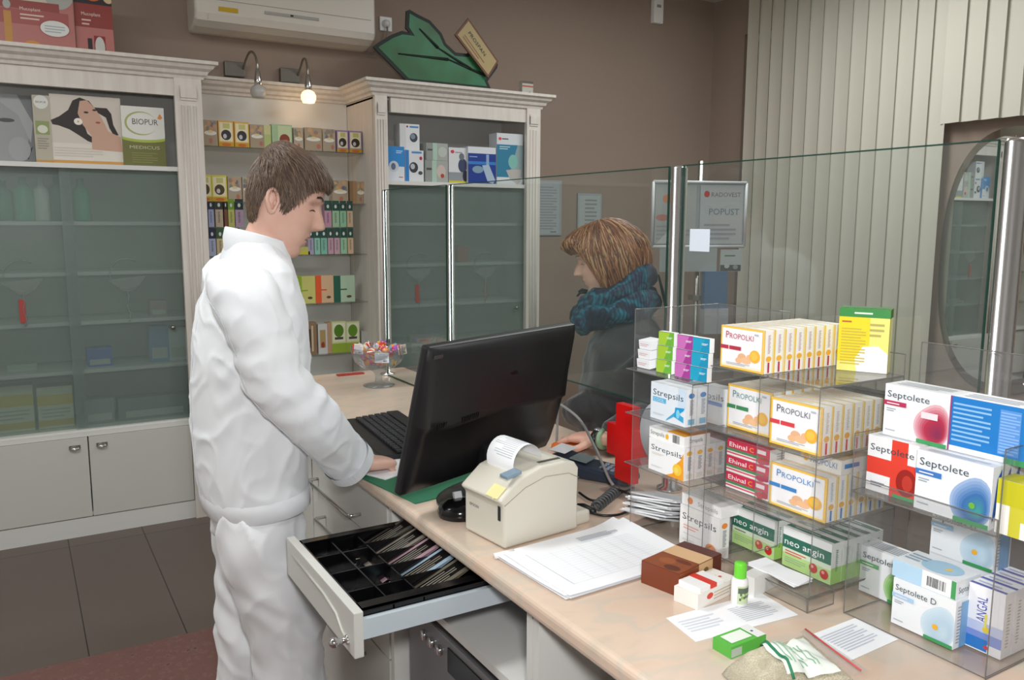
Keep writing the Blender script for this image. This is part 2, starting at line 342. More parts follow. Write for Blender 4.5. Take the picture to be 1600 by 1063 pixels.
pxr = P(273.5, 166, 1, YF-.012).x
xl = P(140.5, 730, 1, YF).x
big_cabinet(-1.35, .868, [(-1.35, -1.245), (pxr, .868)], 'white classical display cabinet with frosted sliding glass doors, behind the man at the left',
    [1.83, 1.557, 1.312, 1.068, .825], (-1.24, P(117, 500, 1, YF+.05).x, pxr), (P(35, 450, 1, YF).x, P(200, 450, 1, YF).x), [(-1.24, -.75), (-.75, -.25), (-.25, xl), (xl, pxr)])
MX0, MX1 = 1.79, 2.89
big_cabinet(MX0, MX1, [(MX0, P(604, 175, 1, YF).x), (P(822, 192, 1, YF).x, MX1)], 'white display cabinet under the big green leaf sign, right of the open shelves',
    [1.795, 1.557, 1.312, 1.068, .825], (1.87, P(706, 400, 1, YF+.05).x, 2.80), (P(660, 420, 1, YF).x, P(762, 420, 1, YF).x), [(1.875, 2.34), (2.34, 2.805)])
# ------------------------------------------------------------------ the niche with glass shelves
NX0, NX1 = .868+.002, MX0-.002; NY = 4.925
root = thing('wall_shelving', ((NX0+NX1)/2, 4.8, 0), 'white open niche with green-edged glass shelves between the two big cabinets', 'shelving')
def rb(mb, name, par=root, c=Vector(((NX0+NX1)/2, 4.8, 0))):
    mb.v = [v-c for v in mb.v]; return mb.build(name, par)
rb(MB().box(NX0, NX1, NY, NY+.02, .0, 2.30, CABW), 'back_panel')
k = MB(); cornice(k, NX0, NX1, NY-.001, 2.345, WB-.003, False, False); rb(k, 'cornice')
SHZ = [P(571, 239, 0, MX0).z, P(571.5, 318.5, 0, MX0).z, P(571.5, 396.4, 0, MX0).z, P(575, 470.8, 0, MX0).z, P(572, 547, 0, MX0).z]
SHY = P(571, 239, 0, MX0).y; SHB = NY-.003
for z in SHZ:
    o = rb(MB().box(NX0, NX1, SHY+.002, SHB, z-.007, z, GLASS), 'glass_shelf')
    rb(MB().box(NX0, NX1, SHY, SHY+.0018, z-.008, z, col('#0f3a2c', .2)), 'front_edge', o, Vector((0,0,0)))
rb(MB().box(NX0, NX1, SHY+.0, NY, .08, .52, CABD).box(NX0, NX1, SHY-.02, NY, .52, .545, CABW).box(NX0, NX1, SHY+.03, NY, 0, .08, CABW), 'base_cupboard')
# ------------------------------------------------------------------ vertical blinds, mirror
def vblind(y0, y1, ztop, zbot, x, label, n, gap):
    r = thing('vertical_blind', (x, (y0+y1)/2, zbot), label, 'blind'); c = Vector((x, (y0+y1)/2, zbot))
    b = MB().box(x-.02, x+.02, y0, y1, ztop, ztop+.04, WHITE); b.v = [v-c for v in b.v]; b.build('head_rail', r)
    m = col('#d6d2c4', .8); base = None
    for i in range(n):
        yy = y1-gap*(i+.5)
        if base is None:
            w = .127/2; a = radians(9); s_ = MB(); rows = []
            for z in (0, ztop-zbot): rows.append([(sin(a)*w*t+.006*(1-t*t), cos(a)*w*t, z) for t in [-1+j/4 for j in range(9)]])
            s_.grid(rows, m); s_.grid([[(p[0]+.0008, p[1], p[2]) for p in rr] for rr in reversed(rows)], m)
            base = s_.build('slat', r, (0, yy-c.y, 0))
        else:
            o = base.copy(); COL.objects.link(o); o.parent = r; o.location = (0, yy-c.y, 0)
    return r
vblind(P(1463, 195, 0, 4.72).y, P(1168, 50, 0, 4.72).y, 3.2, .5, 4.72, 'pale grey floor-length vertical blind covering the window on the right wall', 14, .112)
vblind(-.2, P(1463, 195, 0, 4.72).y-.035, 3.2, P(1463, 195, 0, 4.72).z, 4.70, 'short pale vertical blind hanging above the oval wall mirror', 28, .112)
m, nt, b = newmat('mirror_silver'); b.inputs['Metallic'].default_value = 1; b.inputs['Roughness'].default_value = .015; b.inputs['Base Color'].default_value = (.82, .86, .84, 1)
mr = thing('wall_mirror', (4.785, 2.57, 1.35), 'large frameless oval mirror on the right wall reflecting the shelves', 'mirror')
def oval(a, bb, x, nn=2.5, k=72):
    out = []
    for i in range(k):
        t = 2*pi*i/k; c_, s_ = cos(t), sin(t); out.append((x, a*abs(c_)**(2/nn)*(1 if c_ > 0 else -1), bb*abs(s_)**(2/nn)*(1 if s_ > 0 else -1)))
    return out
MTILT = -.026
Mm = Rz(MTILT); q = MB(); q.poly(oval(.36, .70, -.012), m, Mm); q.grid([oval(.36, .70, -.012), oval(.40, .745, -.006)], m, Mm, True, False); q.grid([oval(.40, .745, -.006), oval(.40, .745, 0.0)], m, Mm, True, False)
q.build('mirror_glass', mr)
MB().box(.0, .0035, -.2, .2, -.3, .3, col('#777777')).build('backing', mr)
# ------------------------------------------------------------------ air conditioner, socket, cable, thermostat box
yA = 4.72
a0 = P(305, 30, 1, yA); a1 = P(588, 66, 1, yA); zb = P(360, 45, 1, yA+.0).z
ac = thing('air_conditioner', ((a0.x+a1.x)/2, 4.85, 2.62), 'white wall-mounted air conditioner above the small lamps', 'air conditioner'); L = (a1.x-a0.x)/2
ACW = col('#d9d3c9', .35); zl = P(440, 55, 1, yA).z-2.62
prof = [(.095, .0), (.02, -.004), (-.06, .01), (-.115, .035), (-.13, .07), (-.13, .32), (-.10, .36), (.095, .36)]
q = MB(); q.add([(x*L, y, z+zl) for x in (-1, 1) for y, z in prof], [tuple(range(8)), tuple(range(15, 7, -1))]+[(i, i+8, (i+1) % 8+8, (i+1) % 8) for i in range(8)], ACW)
bevel(q.build('housing', ac), .02, 4, 50)
MB().box(-L+.07, L-.05, -.128, -.12, .075+zl, .078+zl, col('#6b3a3a')).build('louvre_gap', ac)
MB().add([(-L+.07, -.134, .068+zl), (L-.05, -.134, .068+zl), (L-.05, -.118, .034+zl), (-L+.07, -.118, .034+zl)], [(0, 1, 2, 3)], ACW).build('louvre', ac)
MB().box(-.14, .16, -.136, -.13, .10+zl, .115+zl, col('#a9a9a2')).box(.0, .015, -.138, -.13, .103+zl, .112+zl, BLACK).build('display_strip', ac)
MB().box(-L+.12, -L+.22, -.1335, -.13, .085+zl, .108+zl, col('#c7a416')).build('energy_sticker', ac)
MB().box(-L+.03, L-.03, -.1315, -.13, .14+zl, .143+zl, col('#9a948a')).build('panel_gap', ac)
s0 = P(602, 38, 1, WB)
q = MB(); M = T(s0.x, WB, s0.z); q.box(-.04, .04, -.012, 0, -.042, .042, WHITE, M, .004); q.lathe([(.026, .012), (.026, .014), (.022, .0145), (.02, .035), (0.001, .036)], col('#e4e4e2', .4), M @ Rx(pi/2), 20)
q.v = [v-s0 for v in q.v]; so = q.build('wall_socket', None, s0); tag(so, 'white wall socket with a plug beside the air conditioner', 'socket')
pts = [s0+Vector((0, -.03, -.02)), s0+Vector((.0, -.03, -.06)), s0+Vector((-.02, -.02, -.14)), s0+Vector((-.09, -.012, -.185)), s0+Vector((-.16, -.012, -.185)), s0+Vector((-.24, -.012, -.13)), s0+Vector((-.25, -.02, -.09))]
tag(MB().tube(pts, .006, col('#8d857c', .5), 8).build('power_cable'), 'grey power cable looping between air conditioner and wall socket', 'cable')
s1 = P(1024, 18, 1, WB); centred(MB().box(s1.x-.045, s1.x+.045, WB-.04, WB, s1.z-.09, s1.z+.09, WHITE, None, .006).box(s1.x-.02, s1.x+.02, WB-.042, WB-.04, s1.z+.02, s1.z+.04, col('#999999')), 'alarm_sensor', 'small white sensor box high on the back wall near the corner', 'sensor')
# ------------------------------------------------------------------ wall lamps
def wall_lamp(px, py, lit, label, bend):
    yy = NY-.04; base = P(px, py, 1, WB-.02); r = thing('wall_lamp', base, label, 'lamp', None); c = base
    MB().box(-.055, .055, -.02, .02, -.035, .045, col('#77746c', .5, .6), None, .004).build('base_plate', r)
    x1 = bend; pts = [Vector((.045, -.02, .01)), Vector((.05, -.06, .05)), Vector((.05+x1*.35, -.11, .085)), Vector((.05+x1*.7, -.16, .075)), Vector((.05+x1, -.19, .02)), Vector((.05+x1, -.19, -.04))]
    pp = []
    for i in range(25):
        t = i/24*5; k = min(int(t), 4); u = t-k; a_ = pts[max(k-1, 0)]; b_ = pts[k]; c_ = pts[k+1]; d_ = pts[min(k+2, 5)]
        pp.append(.5*((2*b_)+(c_-a_)*u+(2*a_-5*b_+4*c_-d_)*u*u+(3*b_-a_-3*c_+d_)*u**3))
    MB().tube(pp, .006, STEEL, 8).build('arm', r)
    e = pp[-1]; MB().lathe([(.008, .05), (.012, .04), (.020, -.015), (.021, -.04), (.015, -.042)], CHROME, T(*e) @ T(0, 0, -.02), 18).build('socket_cone', r)
    if lit:
        m, nt, b = newmat('lit_opal_glass'); b.inputs['Base Color'].default_value = (1, .85, .6, 1); b.inputs['Emission Color'].default_value = (1, .62, .25, 1); b.inputs['Emission Strength'].default_value = 2.6
    else: m = col('#bfbdb8', .25)
    MB().lathe([(.02, 0), (.034, -.010), (.042, -.028), (.042, -.046), (.034, -.064), (.032, -.068), (.004, -.066)], m, T(e.x, e.y, e.z-.058), 24).build('lamp_shade', r)
    if lit:
        l = bpy.data.lights.new('lamp_bulb', 'POINT'); l.energy = .45; l.color = (1, .62, .3); l.shadow_soft_size = .03; o = bpy.data.objects.new('lamp_bulb', l); COL.objects.link(o); o.location = c+e+Vector((0, -.06, -.16)); o.parent = r; o.location = e+Vector((0, -.03, -.16))
    return r
wall_lamp(366, 110, False, 'unlit chrome wall lamp with a gooseneck above the open shelves', .03)
wall_lamp(452, 120, True, 'lit chrome wall lamp glowing warm orange above the open shelves', .0)
# ================================================================== cartons and small goods
ORD = ['', 'first', 'second', 'third', 'fourth', 'fifth', 'sixth', 'seventh', 'eighth', 'ninth', 'tenth', 'eleventh']
def carton_mesh(w, d, h, base, front=(), side=(), top=(), sidecol=None, topcol=None, left=()):
    mb = MB(); bc = base if not isinstance(base, str) else col(base, .45)
    mb.box(-w/2, w/2, -d/2, d/2, 0, h, bc)
    if sidecol: mb.poly([(w/2+.0002, -d/2, 0), (w/2+.0002, d/2, 0), (w/2+.0002, d/2, h), (w/2+.0002, -d/2, h)], col(sidecol, .45)); mb.poly([(-w/2-.0002, d/2, 0), (-w/2-.0002, -d/2, 0), (-w/2-.0002, -d/2, h), (-w/2-.0002, d/2, h)], col(sidecol, .45))
    if topcol: mb.poly([(-w/2, -d/2, h+.0002), (w/2, -d/2, h+.0002), (w/2, d/2, h+.0002), (-w/2, d/2, h+.0002)], col(topcol, .45))
    mb.art(front, w, h, T(-w/2, -d/2, 0), True)
    mb.art(side, d, h, T(w/2+.0003, -d/2, 0) @ Rz(pi/2), True)
    mb.art(left, d, h, T(-w/2-.0003, d/2, 0) @ Rz(-pi/2), True)
    mb.art(top, w, d, T(-w/2, -d/2, h+.0003) @ Rx(-pi/2) @ Matrix.Scale(1, 4), True)
    # flap seams
    mb.box(-w/2+.001, w/2-.001, -d/2-.0002, -d/2, h-.0012, h-.0008, col('#b5b5b0'))
    return mb
def put(mb_or_me, name, loc, rz, label, cat='box', group=None, bev=.0008):
    me = mb_or_me.mesh(name) if isinstance(mb_or_me, MB) else mb_or_me
    o = bpy.data.objects.new(name, me); COL.objects.link(o); o.location = loc; o.rotation_euler = (0, 0, rz); return tag(o, label, cat, group)
def row(me, name, n, loc, rz, step, fmt, group, jit=.6):
    """n copies of one carton one behind the other (step is a world vector); fmt gets the ordinal"""
    out = []
    for i in range(n):
        p = Vector(loc)+Vector(step)*i; j = random.uniform(-1, 1)*jit
        out.append(put(me, name, p, rz+radians(j), fmt.format(ORD[i+1]) if '{}' in fmt else fmt, 'box', group))
    return out
E90 = -pi/2            # fronts that face the pharmacist's side (-X)
# ---- prints
HONEY = [('e', .52, .30, .10, .10, '#e8b48c'), ('e', .62, .24, .12, .08, '#efbf94'), ('e', .45, .22, .08, .07, '#eebb8d'), ('e', .70, .33, .07, .07, '#edb98f')]
def propol(accent, dark):
    return [('r', 0, 0, 1, 1, '#f1c247'), ('r', .035, .045, .965, .955, '#f4f3f6'), ('r', .035, .045, .965, .10, '#f6ecd2')]+HONEY+[
        ('e', .82, .37, .12, .15, '#f2b53c'), ('e', .81, .38, .08, .10, '#f6c450'),
        ('r', 0, .455, .20, .545, accent), ('r', .22, .455, .50, .545, accent), ('t', 'P', .13, .72, .17, .08, dark), ('t', 'ROPOLKI', .225, .72, .13, .56, dark),
        ('l', .16, .10, .72, .16, 2, '#9aa3b8'), ('r', .80, .86, .90, .90, '#b6bccb')]
def propol_side(accent, dark): return [('r', 0, 0, .12, 1, '#f1c247'), ('r', .88, 0, 1, 1, '#f1d98a'), ('e', .5, .34, .26, .065, '#f2b53c'), ('r', .42, .02, .6, .26, accent), ('l', .38, .46, .62, .9, 14, dark)]
def propol_top(dark): return [('r', 0, 0, 1, .1, '#f1c247'), ('l', .1, .3, .7, .8, 3, '#d9cfc0')]
PR = carton_mesh(.097, .0245, .073, '#f6f4ef', propol('#b5344a', '#b23a5a'), propol_side('#b5344a', '#a67d9c'), propol_top('#b5344a'))
PG = carton_mesh(.102, .0245, .078, '#f6f4ef', propol('#3b8a58', '#5d8f8e'), propol_side('#3b8a58', '#8aa39c'), propol_top('#3b8a58'))
PD_ = carton_mesh(.102, .0245, .078, '#f6f4ef', propol('#d8434a', '#4d5566'), propol_side('#d8434a', '#b0a8a0'), propol_top('#d8434a'))
PB = carton_mesh(.116, .0245, .074, '#f6f4ef', propol('#3e86c8', '#4a86c0'), propol_side('#3e86c8', '#8fa8c0'), propol_top('#3e86c8'))
PBT = carton_mesh(.116, .0745, .0245, '#f3efe8', [('r', 0, .55, .3, .9, '#3e86c8'), ('e', .40, .6, .05, .25, '#f2b53c'), ('t', 'PROPOLKI', .48, .35, .42, .45, '#4a86c0')], [('r', .1, .4, .6, .7, '#3e86c8')], [('r', 0, 0, 1, 1, '#f3ddb8'), ('e', .4, .5, .2, .3, '#efc79c'), ('e', .8, .5, .12, .2, '#f2b53c')])
def strep(kind, acc):
    s = [('t', 'Strepsils', .07, .66, .17, .86, '#2e3b4e'), ('l', .08, .12, .4, .18, 2, '#c0c4c8')]
    if kind == 'cool': s = [('r', 0, 0, 1, 1, '#e3ebf3'), ('r', .78, .5, 1, 1, '#cfdff0')]+s+[('r', .07, .48, .45, .61, '#5fb4e0'), ('t', 'COOL', .1, .50, .09, .3, '#d5ecf8'), ('p', [(.45, .02), (.68, .2), (.95, .1), (.95, .25), (.72, .34), (.5, .1)], '#3fa7d8'), ('p', [(.7, .2), (.95, .42), (.98, .5), (.72, .46)], '#1f9bd6'), ('e', .8, .3, .05, .12, '#7fd3ee')]
    if kind == 'honey': s = [('r', 0, 0, 1, 1, '#f0f1f3')]+s+[('p', [(.98, .85), (1, 0), (.5, 0), (.7, .12), (.75, .4), (.9, .6)], '#f0a01c'), ('e', .82, .28, .12, .18, '#f4c63a'), ('e', .8, .26, .06, .09, '#f0d860'), ('l', .1, .52, .45, .60, 2, '#d8c9c0')]
    if kind == 'orange': s = [('r', 0, 0, 1, 1, '#f1efee')]+s+[('l', .1, .42, .5, .56, 2, '#e8a898'), ('l', .1, .3, .7, .33, 1, '#b6bac0'), ('e', .82, .16, .14, .16, '#f0913e'), ('e', .9, .12, .09, .12, '#e77a2b')]
    if kind == 'plain': s = [('r', 0, 0, 1, 1, '#e9ebed')]+s+[('r', 0, .5, .9, .6, '#6f8fd2'), ('l', .1, .5, .5, .58, 1, '#e0e6f4')]
    return s
def strep_side(dot, c2): return [('e', .5, .82, .28, .07, dot), ('l', .35, .3, .7, .72, 12, '#4f5b6c'), ('r', .2, .05, .8, .2, c2)]
SCW = .098
SC = carton_mesh(SCW, .026, .070, '#eef1f4', strep('cool', 0), strep_side('#3f7fbf', '#7fb8d8'))
SPL = carton_mesh(SCW, .026, .070, '#eff1f2', strep('plain', 0), strep_side('#8aa0c8', '#c8d0dd'))
SH = carton_mesh(SCW, .024, .062, '#f2f2f2', strep('honey', 0), strep_side('#f0b92e', '#e0dccf'))
SHT = carton_mesh(SCW, .064, .020, '#f3f3f2', [('t', 'Strepsils', .04, .35, .4, .4, '#4f5b6c'), ('e', .52, .5, .045, .26, '#f0b92e'), ('bar', .68, .15, .88, .9, '#3b3b3b')], [('t', 'Strepsils', .2, .35, .4, .5, '#4f5b6c')], [('r', .5, 0, 1, 1, '#f0a62c'), ('r', 0, 0, .5, 1, '#f4f4f4')])
SO = carton_mesh(.104, .026, .078, '#f3f2f1', strep('orange', 0), strep_side('#f0913e', '#e6e2de'))
SOT = carton_mesh(.104, .055, .022, '#f5f4f3', [('e', .22, .5, .07, .3, '#ef8a48'), ('t', 'Strepsils', .42, .3, .4, .5, '#9aa0a8')], [], [('l', .1, .2, .8, .8, 4, '#e4d8d0')])
EH = carton_mesh(.100, .055, .030, '#f2f0ee', [('r', 0, .45, 1, 1, '#c92a4c'), ('r', 0, .28, 1, .45, '#4f8a5e'), ('r', 0, .12, 1, .22, '#d9566e'), ('t', 'Ehinal', .06, .56, .28, .42, '#ffffff'), ('t', 'C', .54, .56, .28, .1, '#f2b53c'), ('r', .72, .62, .92, .86, '#f2dfe2'), ('e', .82, .2, .1, .2, '#c02844'), ('e', .93, .28, .08, .2, '#b02040')], [('r', .0, 0, 1, 1, '#efecea'), ('l', .3, .2, .8, .8, 4, '#b8b0ae')], [('r', 0, 0, 1, 1, '#cc3352'), ('l', .1, .2, .9, .5, 3, '#57946a')])
def neo(red): return [('r', 0, 0, 1, 1, '#dbe8cf'), ('r', 0, 0, 1, .35, '#b9dc8f'), ('r', 0, .80, 1, 1, '#eef0f0'), ('r', 0, .48, 1, .80, '#2c6f5c'), ('t', 'neo angin', .04, .57, .17, .82, '#ffffff')]+([('l', .06, .32, .5, .45, 2, '#d8503c')] if red else [('l', .06, .38, .4, .44, 1, '#5a6a60')])+[('l', .06, .12, .5, .28, 3, '#9fb98a'), ('e', .66, .24, .085, .12, '#c22a22'), ('e', .88, .20, .085, .12, '#c22a22'), ('e', .64, .28, .03, .04, '#f0a098'), ('e', .86, .24, .03, .04, '#f0a098')]
NEO_S = [('r', 0, 0, 1, .4, '#a5d56a'), ('l', .4, .3, .62, .85, 12, '#2c6f5c')]; NEO_T = [('r', 0, .25, 1, .75, '#2c6f5c'), ('l', .15, .4, .8, .6, 1, '#e8f0ec')]
NA = carton_mesh(.100, .026, .070, '#edf0ec', neo(False), NEO_S, NEO_T); NB = carton_mesh(.100, .026, .070, '#edf0ec', neo(True), NEO_S, NEO_T)
def mixc(a, b, t):
    a = [int(a[i:i+2], 16) for i in (1, 3, 5)]; b = [int(b[i:i+2], 16) for i in (1, 3, 5)]; return '#%02x%02x%02x' % tuple(int(x+(y-x)*t) for x, y in zip(a, b))
def drop(cx, cy, rx, ry, c0, c1, c2):
    out = []
    for i in range(11):
        t = i/10; k = 1-.085*i; cc = mixc(c0, c1, t*2) if t < .5 else mixc(c1, c2, (t-.5)*2)
        pts = []
        for j in range(30):
            a = 2*pi*j/30; r_ = 1+.34*max(0, cos(a-1.15))**5; pts.append((min(1, max(0, cx+.01*i+rx*k*r_*cos(a))), min(1, max(0, cy-.01*i+ry*k*r_*sin(a)))))
        out.append(('p', pts, cc))
    return out
def sept(acc, blob, ttl='Septolete', g=True, cx=.75):
    s = [('r', 0, 0, 1, 1, '#eef2f6')]+drop(cx, .32, .27, .36, blob[0], blob[1], blob[2])+[('t', ttl, .05, .76, .13, .66, '#3a4550'), ('r', 0, .60, .36, .69, acc), ('l', .05, .62, .3, .67, 1, '#f3e6ea'), ('l', .05, .48, .2, .56, 2, '#9aa0a8'), ('l', .05, .10, .25, .15, 1, '#b0b4ba')]
    if g: s += [('r', .55, 0, 1, .075, '#3f9a5c')]
    return s
S_RED = carton_mesh(.104, .050, .080, '#f2f3f5', sept('#b8335c', ('#e3b4bc', '#b5304c', '#8a2a50'))+[('r', .6, .48, .85, .60, '#f0dfe4')], [('r', .0, 0, .2, 1, '#f0f0f2'), ('l', .3, .1, .7, .9, 12, '#a0a6b0')], [('l', .1, .2, .9, .8, 3, '#c8ccd4')])
S_BLUEBACK = carton_mesh(.118, .050, .080, '#f2f3f5', [('r', 0, 0, 1, 1, '#1e7cc8'), ('r', 0, 0, 1, .10, '#e9eef4'), ('r', .68, .0, .95, .10, '#3f9a5c'), ('l', .04, .18, .5, .92, 9, '#8fc0ea'), ('r', .60, .14, .84, .92, '#5d97dd'), ('l', .61, .15, .83, .9, 14, '#8fb8ec'), ('r', 0, 0, .02, 1, '#9b3f78'), ('r', .97, 0, 1, 1, '#2f62b8')], [('r', 0, 0, 1, 1, '#2a5cb8')], [('l', .1, .2, .9, .8, 3, '#c8ccd4')])
S_BLUE = carton_mesh(.110, .021, .088, '#f2f4f8', sept('#3b79c4', ('#9db6dc', '#3a6fae', '#3f9a9c'))+[('e', .78, .32, .04, .05, '#6fb43c'), ('r', 0, .71, .001, .72, '#3b79c4')], [('r', .0, 0, .18, 1, '#f4f4f6'), ('p', [(.2, .1), (.95, .35), (.95, .95), (.5, .8)], '#2c5fa8')], [('l', .1, .2, .9, .8, 3, '#c8ccd4')])
S_CROSS = carton_mesh(.085, .045, .088, '#f2f3f5', [('r', 0, 0, 1, 1, '#eef0f3'), ('r', 0, .32, 1, .62, '#e2402f'), ('r', .48, 0, 1, 1, '#e2402f'), ('r', .8, .62, 1, 1, '#eef0f3'), ('e', .8, .3, .2, .24, '#9c1f18'), ('e', .82, .3, .1, .14, '#c0392b'), ('t', 'Septolete', .06, .74, .12, .86, '#3a4550'), ('l', .1, .1, .38, .2, 2, '#8a929c'), ('r', .55, 0, 1, .06, '#3f9a5c')], [], [('l', .1, .2, .9, .8, 3, '#c8ccd4')])
S_GREEN = carton_mesh(.100, .045, .080, '#f2f4f5', sept('#49a85a', ('#b4d8a0', '#4f9c2e', '#8aa83c'), cx=.72), [('l', .3, .1, .7, .9, 12, '#a0a6b0')], [('l', .1, .15, .9, .85, 5, '#8f97a0')])
DL = ('#cfe2ef', '#b9d3e6', '#c4dae8')
S_D = carton_mesh(.100, .045, .074, '#eff4f8', sept('#a9cdeb', DL, 'Septolete D')+[('e', .72, .32, .045, .055, '#f2b32e')], [('r', .3, 0, .9, .95, '#7fb0dc'), ('l', .1, .1, .3, .9, 12, '#a0a6b0')], [('e', .6, .5, .3, .4, '#b7d6ea'), ('l', .08, .2, .4, .8, 4, '#a0b4c4')])
S_DT = carton_mesh(.102, .062, .027, '#eff4f8', [('r', 0, 0, .48, 1, '#b7d8f0'), ('r', .48, 0, 1, 1, '#f2f4f6'), ('bar', .56, .2, .86, .75, '#333333'), ('r', .93, 0, 1, 1, '#49a05e')], [('t', 'Septolete D', .1, .3, .35, .8, '#5a6470')], [('e', .6, .5, .3, .4, '#a8cfe6'), ('e', .7, .5, .05, .08, '#f2c94c'), ('l', .05, .3, .35, .8, 3, '#8fa8bc')])
ANG = carton_mesh(.052, .026, .098, '#f4f5fa', [('r', 0, 0, 1, 1, '#f2f4fb'), ('r', 0, .3, 1, .45, '#c3cff0'), ('r', 0, .12, 1, .30, '#7f98de'), ('r', 0, .0, 1, .14, '#f2f4f8'), ('r', 0, .02, .62, .2, '#2f7fd0'), ('e', .6, .09, .08, .03, '#d84a5a'), ('e', .55, .36, .09, .05, '#e8d040'), ('r', .5, .38, .56, .6, '#e8dc60')], [('l', .3, .15, .6, .85, 14, '#b9b4ae')], [('r', 0, 0, 1, .25, '#5a62b0'), ('l', .1, .4, .9, .8, 1, '#c0c4e0')])
_a = MB(); _a.text('ANGAL', col('#454fa8', .5), T(-.026+.028, -.0135-.0004, .045) @ Ry(-pi/2), .015, w=.038); ANG.v += _a.v; _b0 = len(ANG.v)-len(_a.v); _k = ANG.mi(_a.mats[0])
for f_ in _a.f: ANG.f.append(tuple(i+_b0 for i in f_)); ANG.m.append(_k); ANG.sm.append(False)
PR, PG, PD_, PB, PBT, SC, SPL, SH, SHT, SO, SOT, EH, NA, NB, S_RED, S_BLUEBACK, S_BLUE, S_CROSS, S_GREEN, S_D, S_DT, ANG = [q.mesh('medicine_carton') for q in (PR, PG, PD_, PB, PBT, SC, SPL, SH, SHT, SO, SOT, EH, NA, NB, S_RED, S_BLUEBACK, S_BLUE, S_CROSS, S_GREEN, S_D, S_DT, ANG)]
CT = .94           # counter top height
# ------------------------------------------------------------------ acrylic display racks
def acrylic(root, parts):
    for nm, (x0, x1, y0, y1, z0, z1) in parts:
        o = MB().box(x0, x1, y0, y1, z0, z1, ACRYL).build(nm, root)
        dims = sorted([(abs(x1-x0), 0), (abs(y1-y0), 1), (abs(z1-z0), 2)]); t = dims[0][1]; e = MB(); r = .0009
        lo = [x0, y0, z0]; hi = [x1, y1, z1]; mid = (lo[t]+hi[t])/2; a, b = [q for q in range(3) if q != t]
        for (i, j) in (((0, 0), (1, 0)), ((1, 0), (1, 1)), ((1, 1), (0, 1)), ((0, 1), (0, 0))):
            p = [0, 0, 0]; q = [0, 0, 0]; p[t] = q[t] = mid
            p[a] = (lo[a], hi[a])[i[0] if isinstance(i, tuple) else i]; p[b] = (lo[b], hi[b])[i[1] if isinstance(i, tuple) else i]
            q[a] = (lo[a], hi[a])[j[0]]; q[b] = (lo[b], hi[b])[j[1]]
            e.tube([p, q], r, AEDGE, 4, False)
        e.build('polished_edge', o)
XS = 1.053
ra = thing('display_rack', (1.2, .95, CT), 'clear acrylic tiered counter rack, the one crowded with yellow-edged and green cartons', 'display rack')
def loc(c, parts): return [(n, (a-c[0], b-c[0], d-c[1], e-c[1], f-c[2], g-c[2])) for n, (a, b, d, e, f, g) in parts]
ca = (1.2, .95, CT)
PT = [('tray', (XS, 1.118, .83, 1.068, CT+.0245, CT+.027)), ('tray_front', (XS, XS+.0025, .83, 1.068, CT+.001, CT+.0245)), ('tray_end', (XS, 1.118, .83, .8325, CT+.001, CT+.0245)),
      ('shelf', (1.118, 1.262, .83, 1.068, CT+.0245, CT+.027)), ('shelf', (XS, 1.262, .83, 1.068, 1.0775, 1.080)), ('shelf', (XS, 1.262, .83, 1.068, 1.1925, 1.195)), ('shelf', (XS, 1.262, .83, 1.068, 1.3075, 1.310)),
      ('end_panel', (XS, 1.262, .8275, .83, CT+.028, 1.3075)), ('divider', (XS, 1.115, .948, .9505, 1.0, 1.3075)), ('end_panel', (XS, 1.262, 1.068, 1.0705, CT+.001, 1.3075)), ('back_panel', (1.262, 1.2645, .83, 1.0705, CT+.001, 1.345))]
acrylic(ra, loc(ca, PT))
rb_ = thing('display_rack', (1.17, 1.16, CT), 'clear acrylic rack beside the red cross, holding leaflets and lozenge cartons', 'display rack')
cb = (1.17, 1.16, CT); ZB2 = [CT+.004, P(1075, 752, 0, 1.04).z, P(1078, 667, 0, 1.045).z, P(1108, 598, 0, XS).z]
PT = [('shelf', (1.02, 1.262, 1.073, 1.26, z-.0025, z)) for z in ZB2[1:]]+[('base', (1.02, 1.262, 1.073, 1.26, CT+.001, CT+.004)), ('end_panel', (1.02, 1.262, 1.0725, 1.0745, CT+.004, ZB2[3]-.003)), ('end_panel', (1.04, 1.262, 1.26, 1.2625, CT+.001, ZB2[3]+.115)), ('back_panel', (1.262, 1.2645, 1.073, 1.2625, CT+.001, ZB2[3]+.115))]
acrylic(rb_, loc(cb, PT))
# rows on rack A  (fronts face -X, rows run away in +X)
st = (.0252, 0, 0)
row(PR, 'medicine_carton', 8, (XS+.018, .999, 1.3105), E90, st, '{} honey lozenge carton from the front in the row on the topmost shelf', 'honey lozenge cartons on the topmost shelf')
row(PG, 'medicine_carton', 5, (1.105, 1.008, 1.1955), E90, st, '{} green-banded honey lozenge carton from the front, middle shelf', 'green-banded lozenge cartons')
row(PD_, 'medicine_carton', 6, (1.083, .888, 1.1955), E90, st, '{} red-banded honey lozenge carton from the front, middle shelf', 'red-banded lozenge cartons')
row(PB, 'medicine_carton', 6, (1.094+.013, .897, 1.0805), E90, st, '{} blue-banded honey lozenge carton from the front, lower shelf', 'blue-banded lozenge cartons')
for i in range(2): put(PBT, 'medicine_carton', (1.165+.076*i, .897, 1.0805+.0745), E90, ['front', 'rear'][i]+' honey lozenge carton lying flat on the blue-banded row', 'box', 'cartons lying on the blue-banded row')
EHX = P(1130, 765, 2, 1.0805).x+.03
for k in range(3): put(EH, 'medicine_carton', (1.125, 1.010, 1.0805+.0306*k), E90, ['lowest', 'middle', 'topmost'][k]+' raspberry red tea carton in the stack of three', 'box', 'red tea cartons stacked')
row(NA, 'medicine_carton', 4, (1.122+.013, 1.012, CT+.0275), E90, (.027, 0, 0), '{} green lozenge carton from the front, bottom shelf farther column', 'green lozenge cartons, farther column')
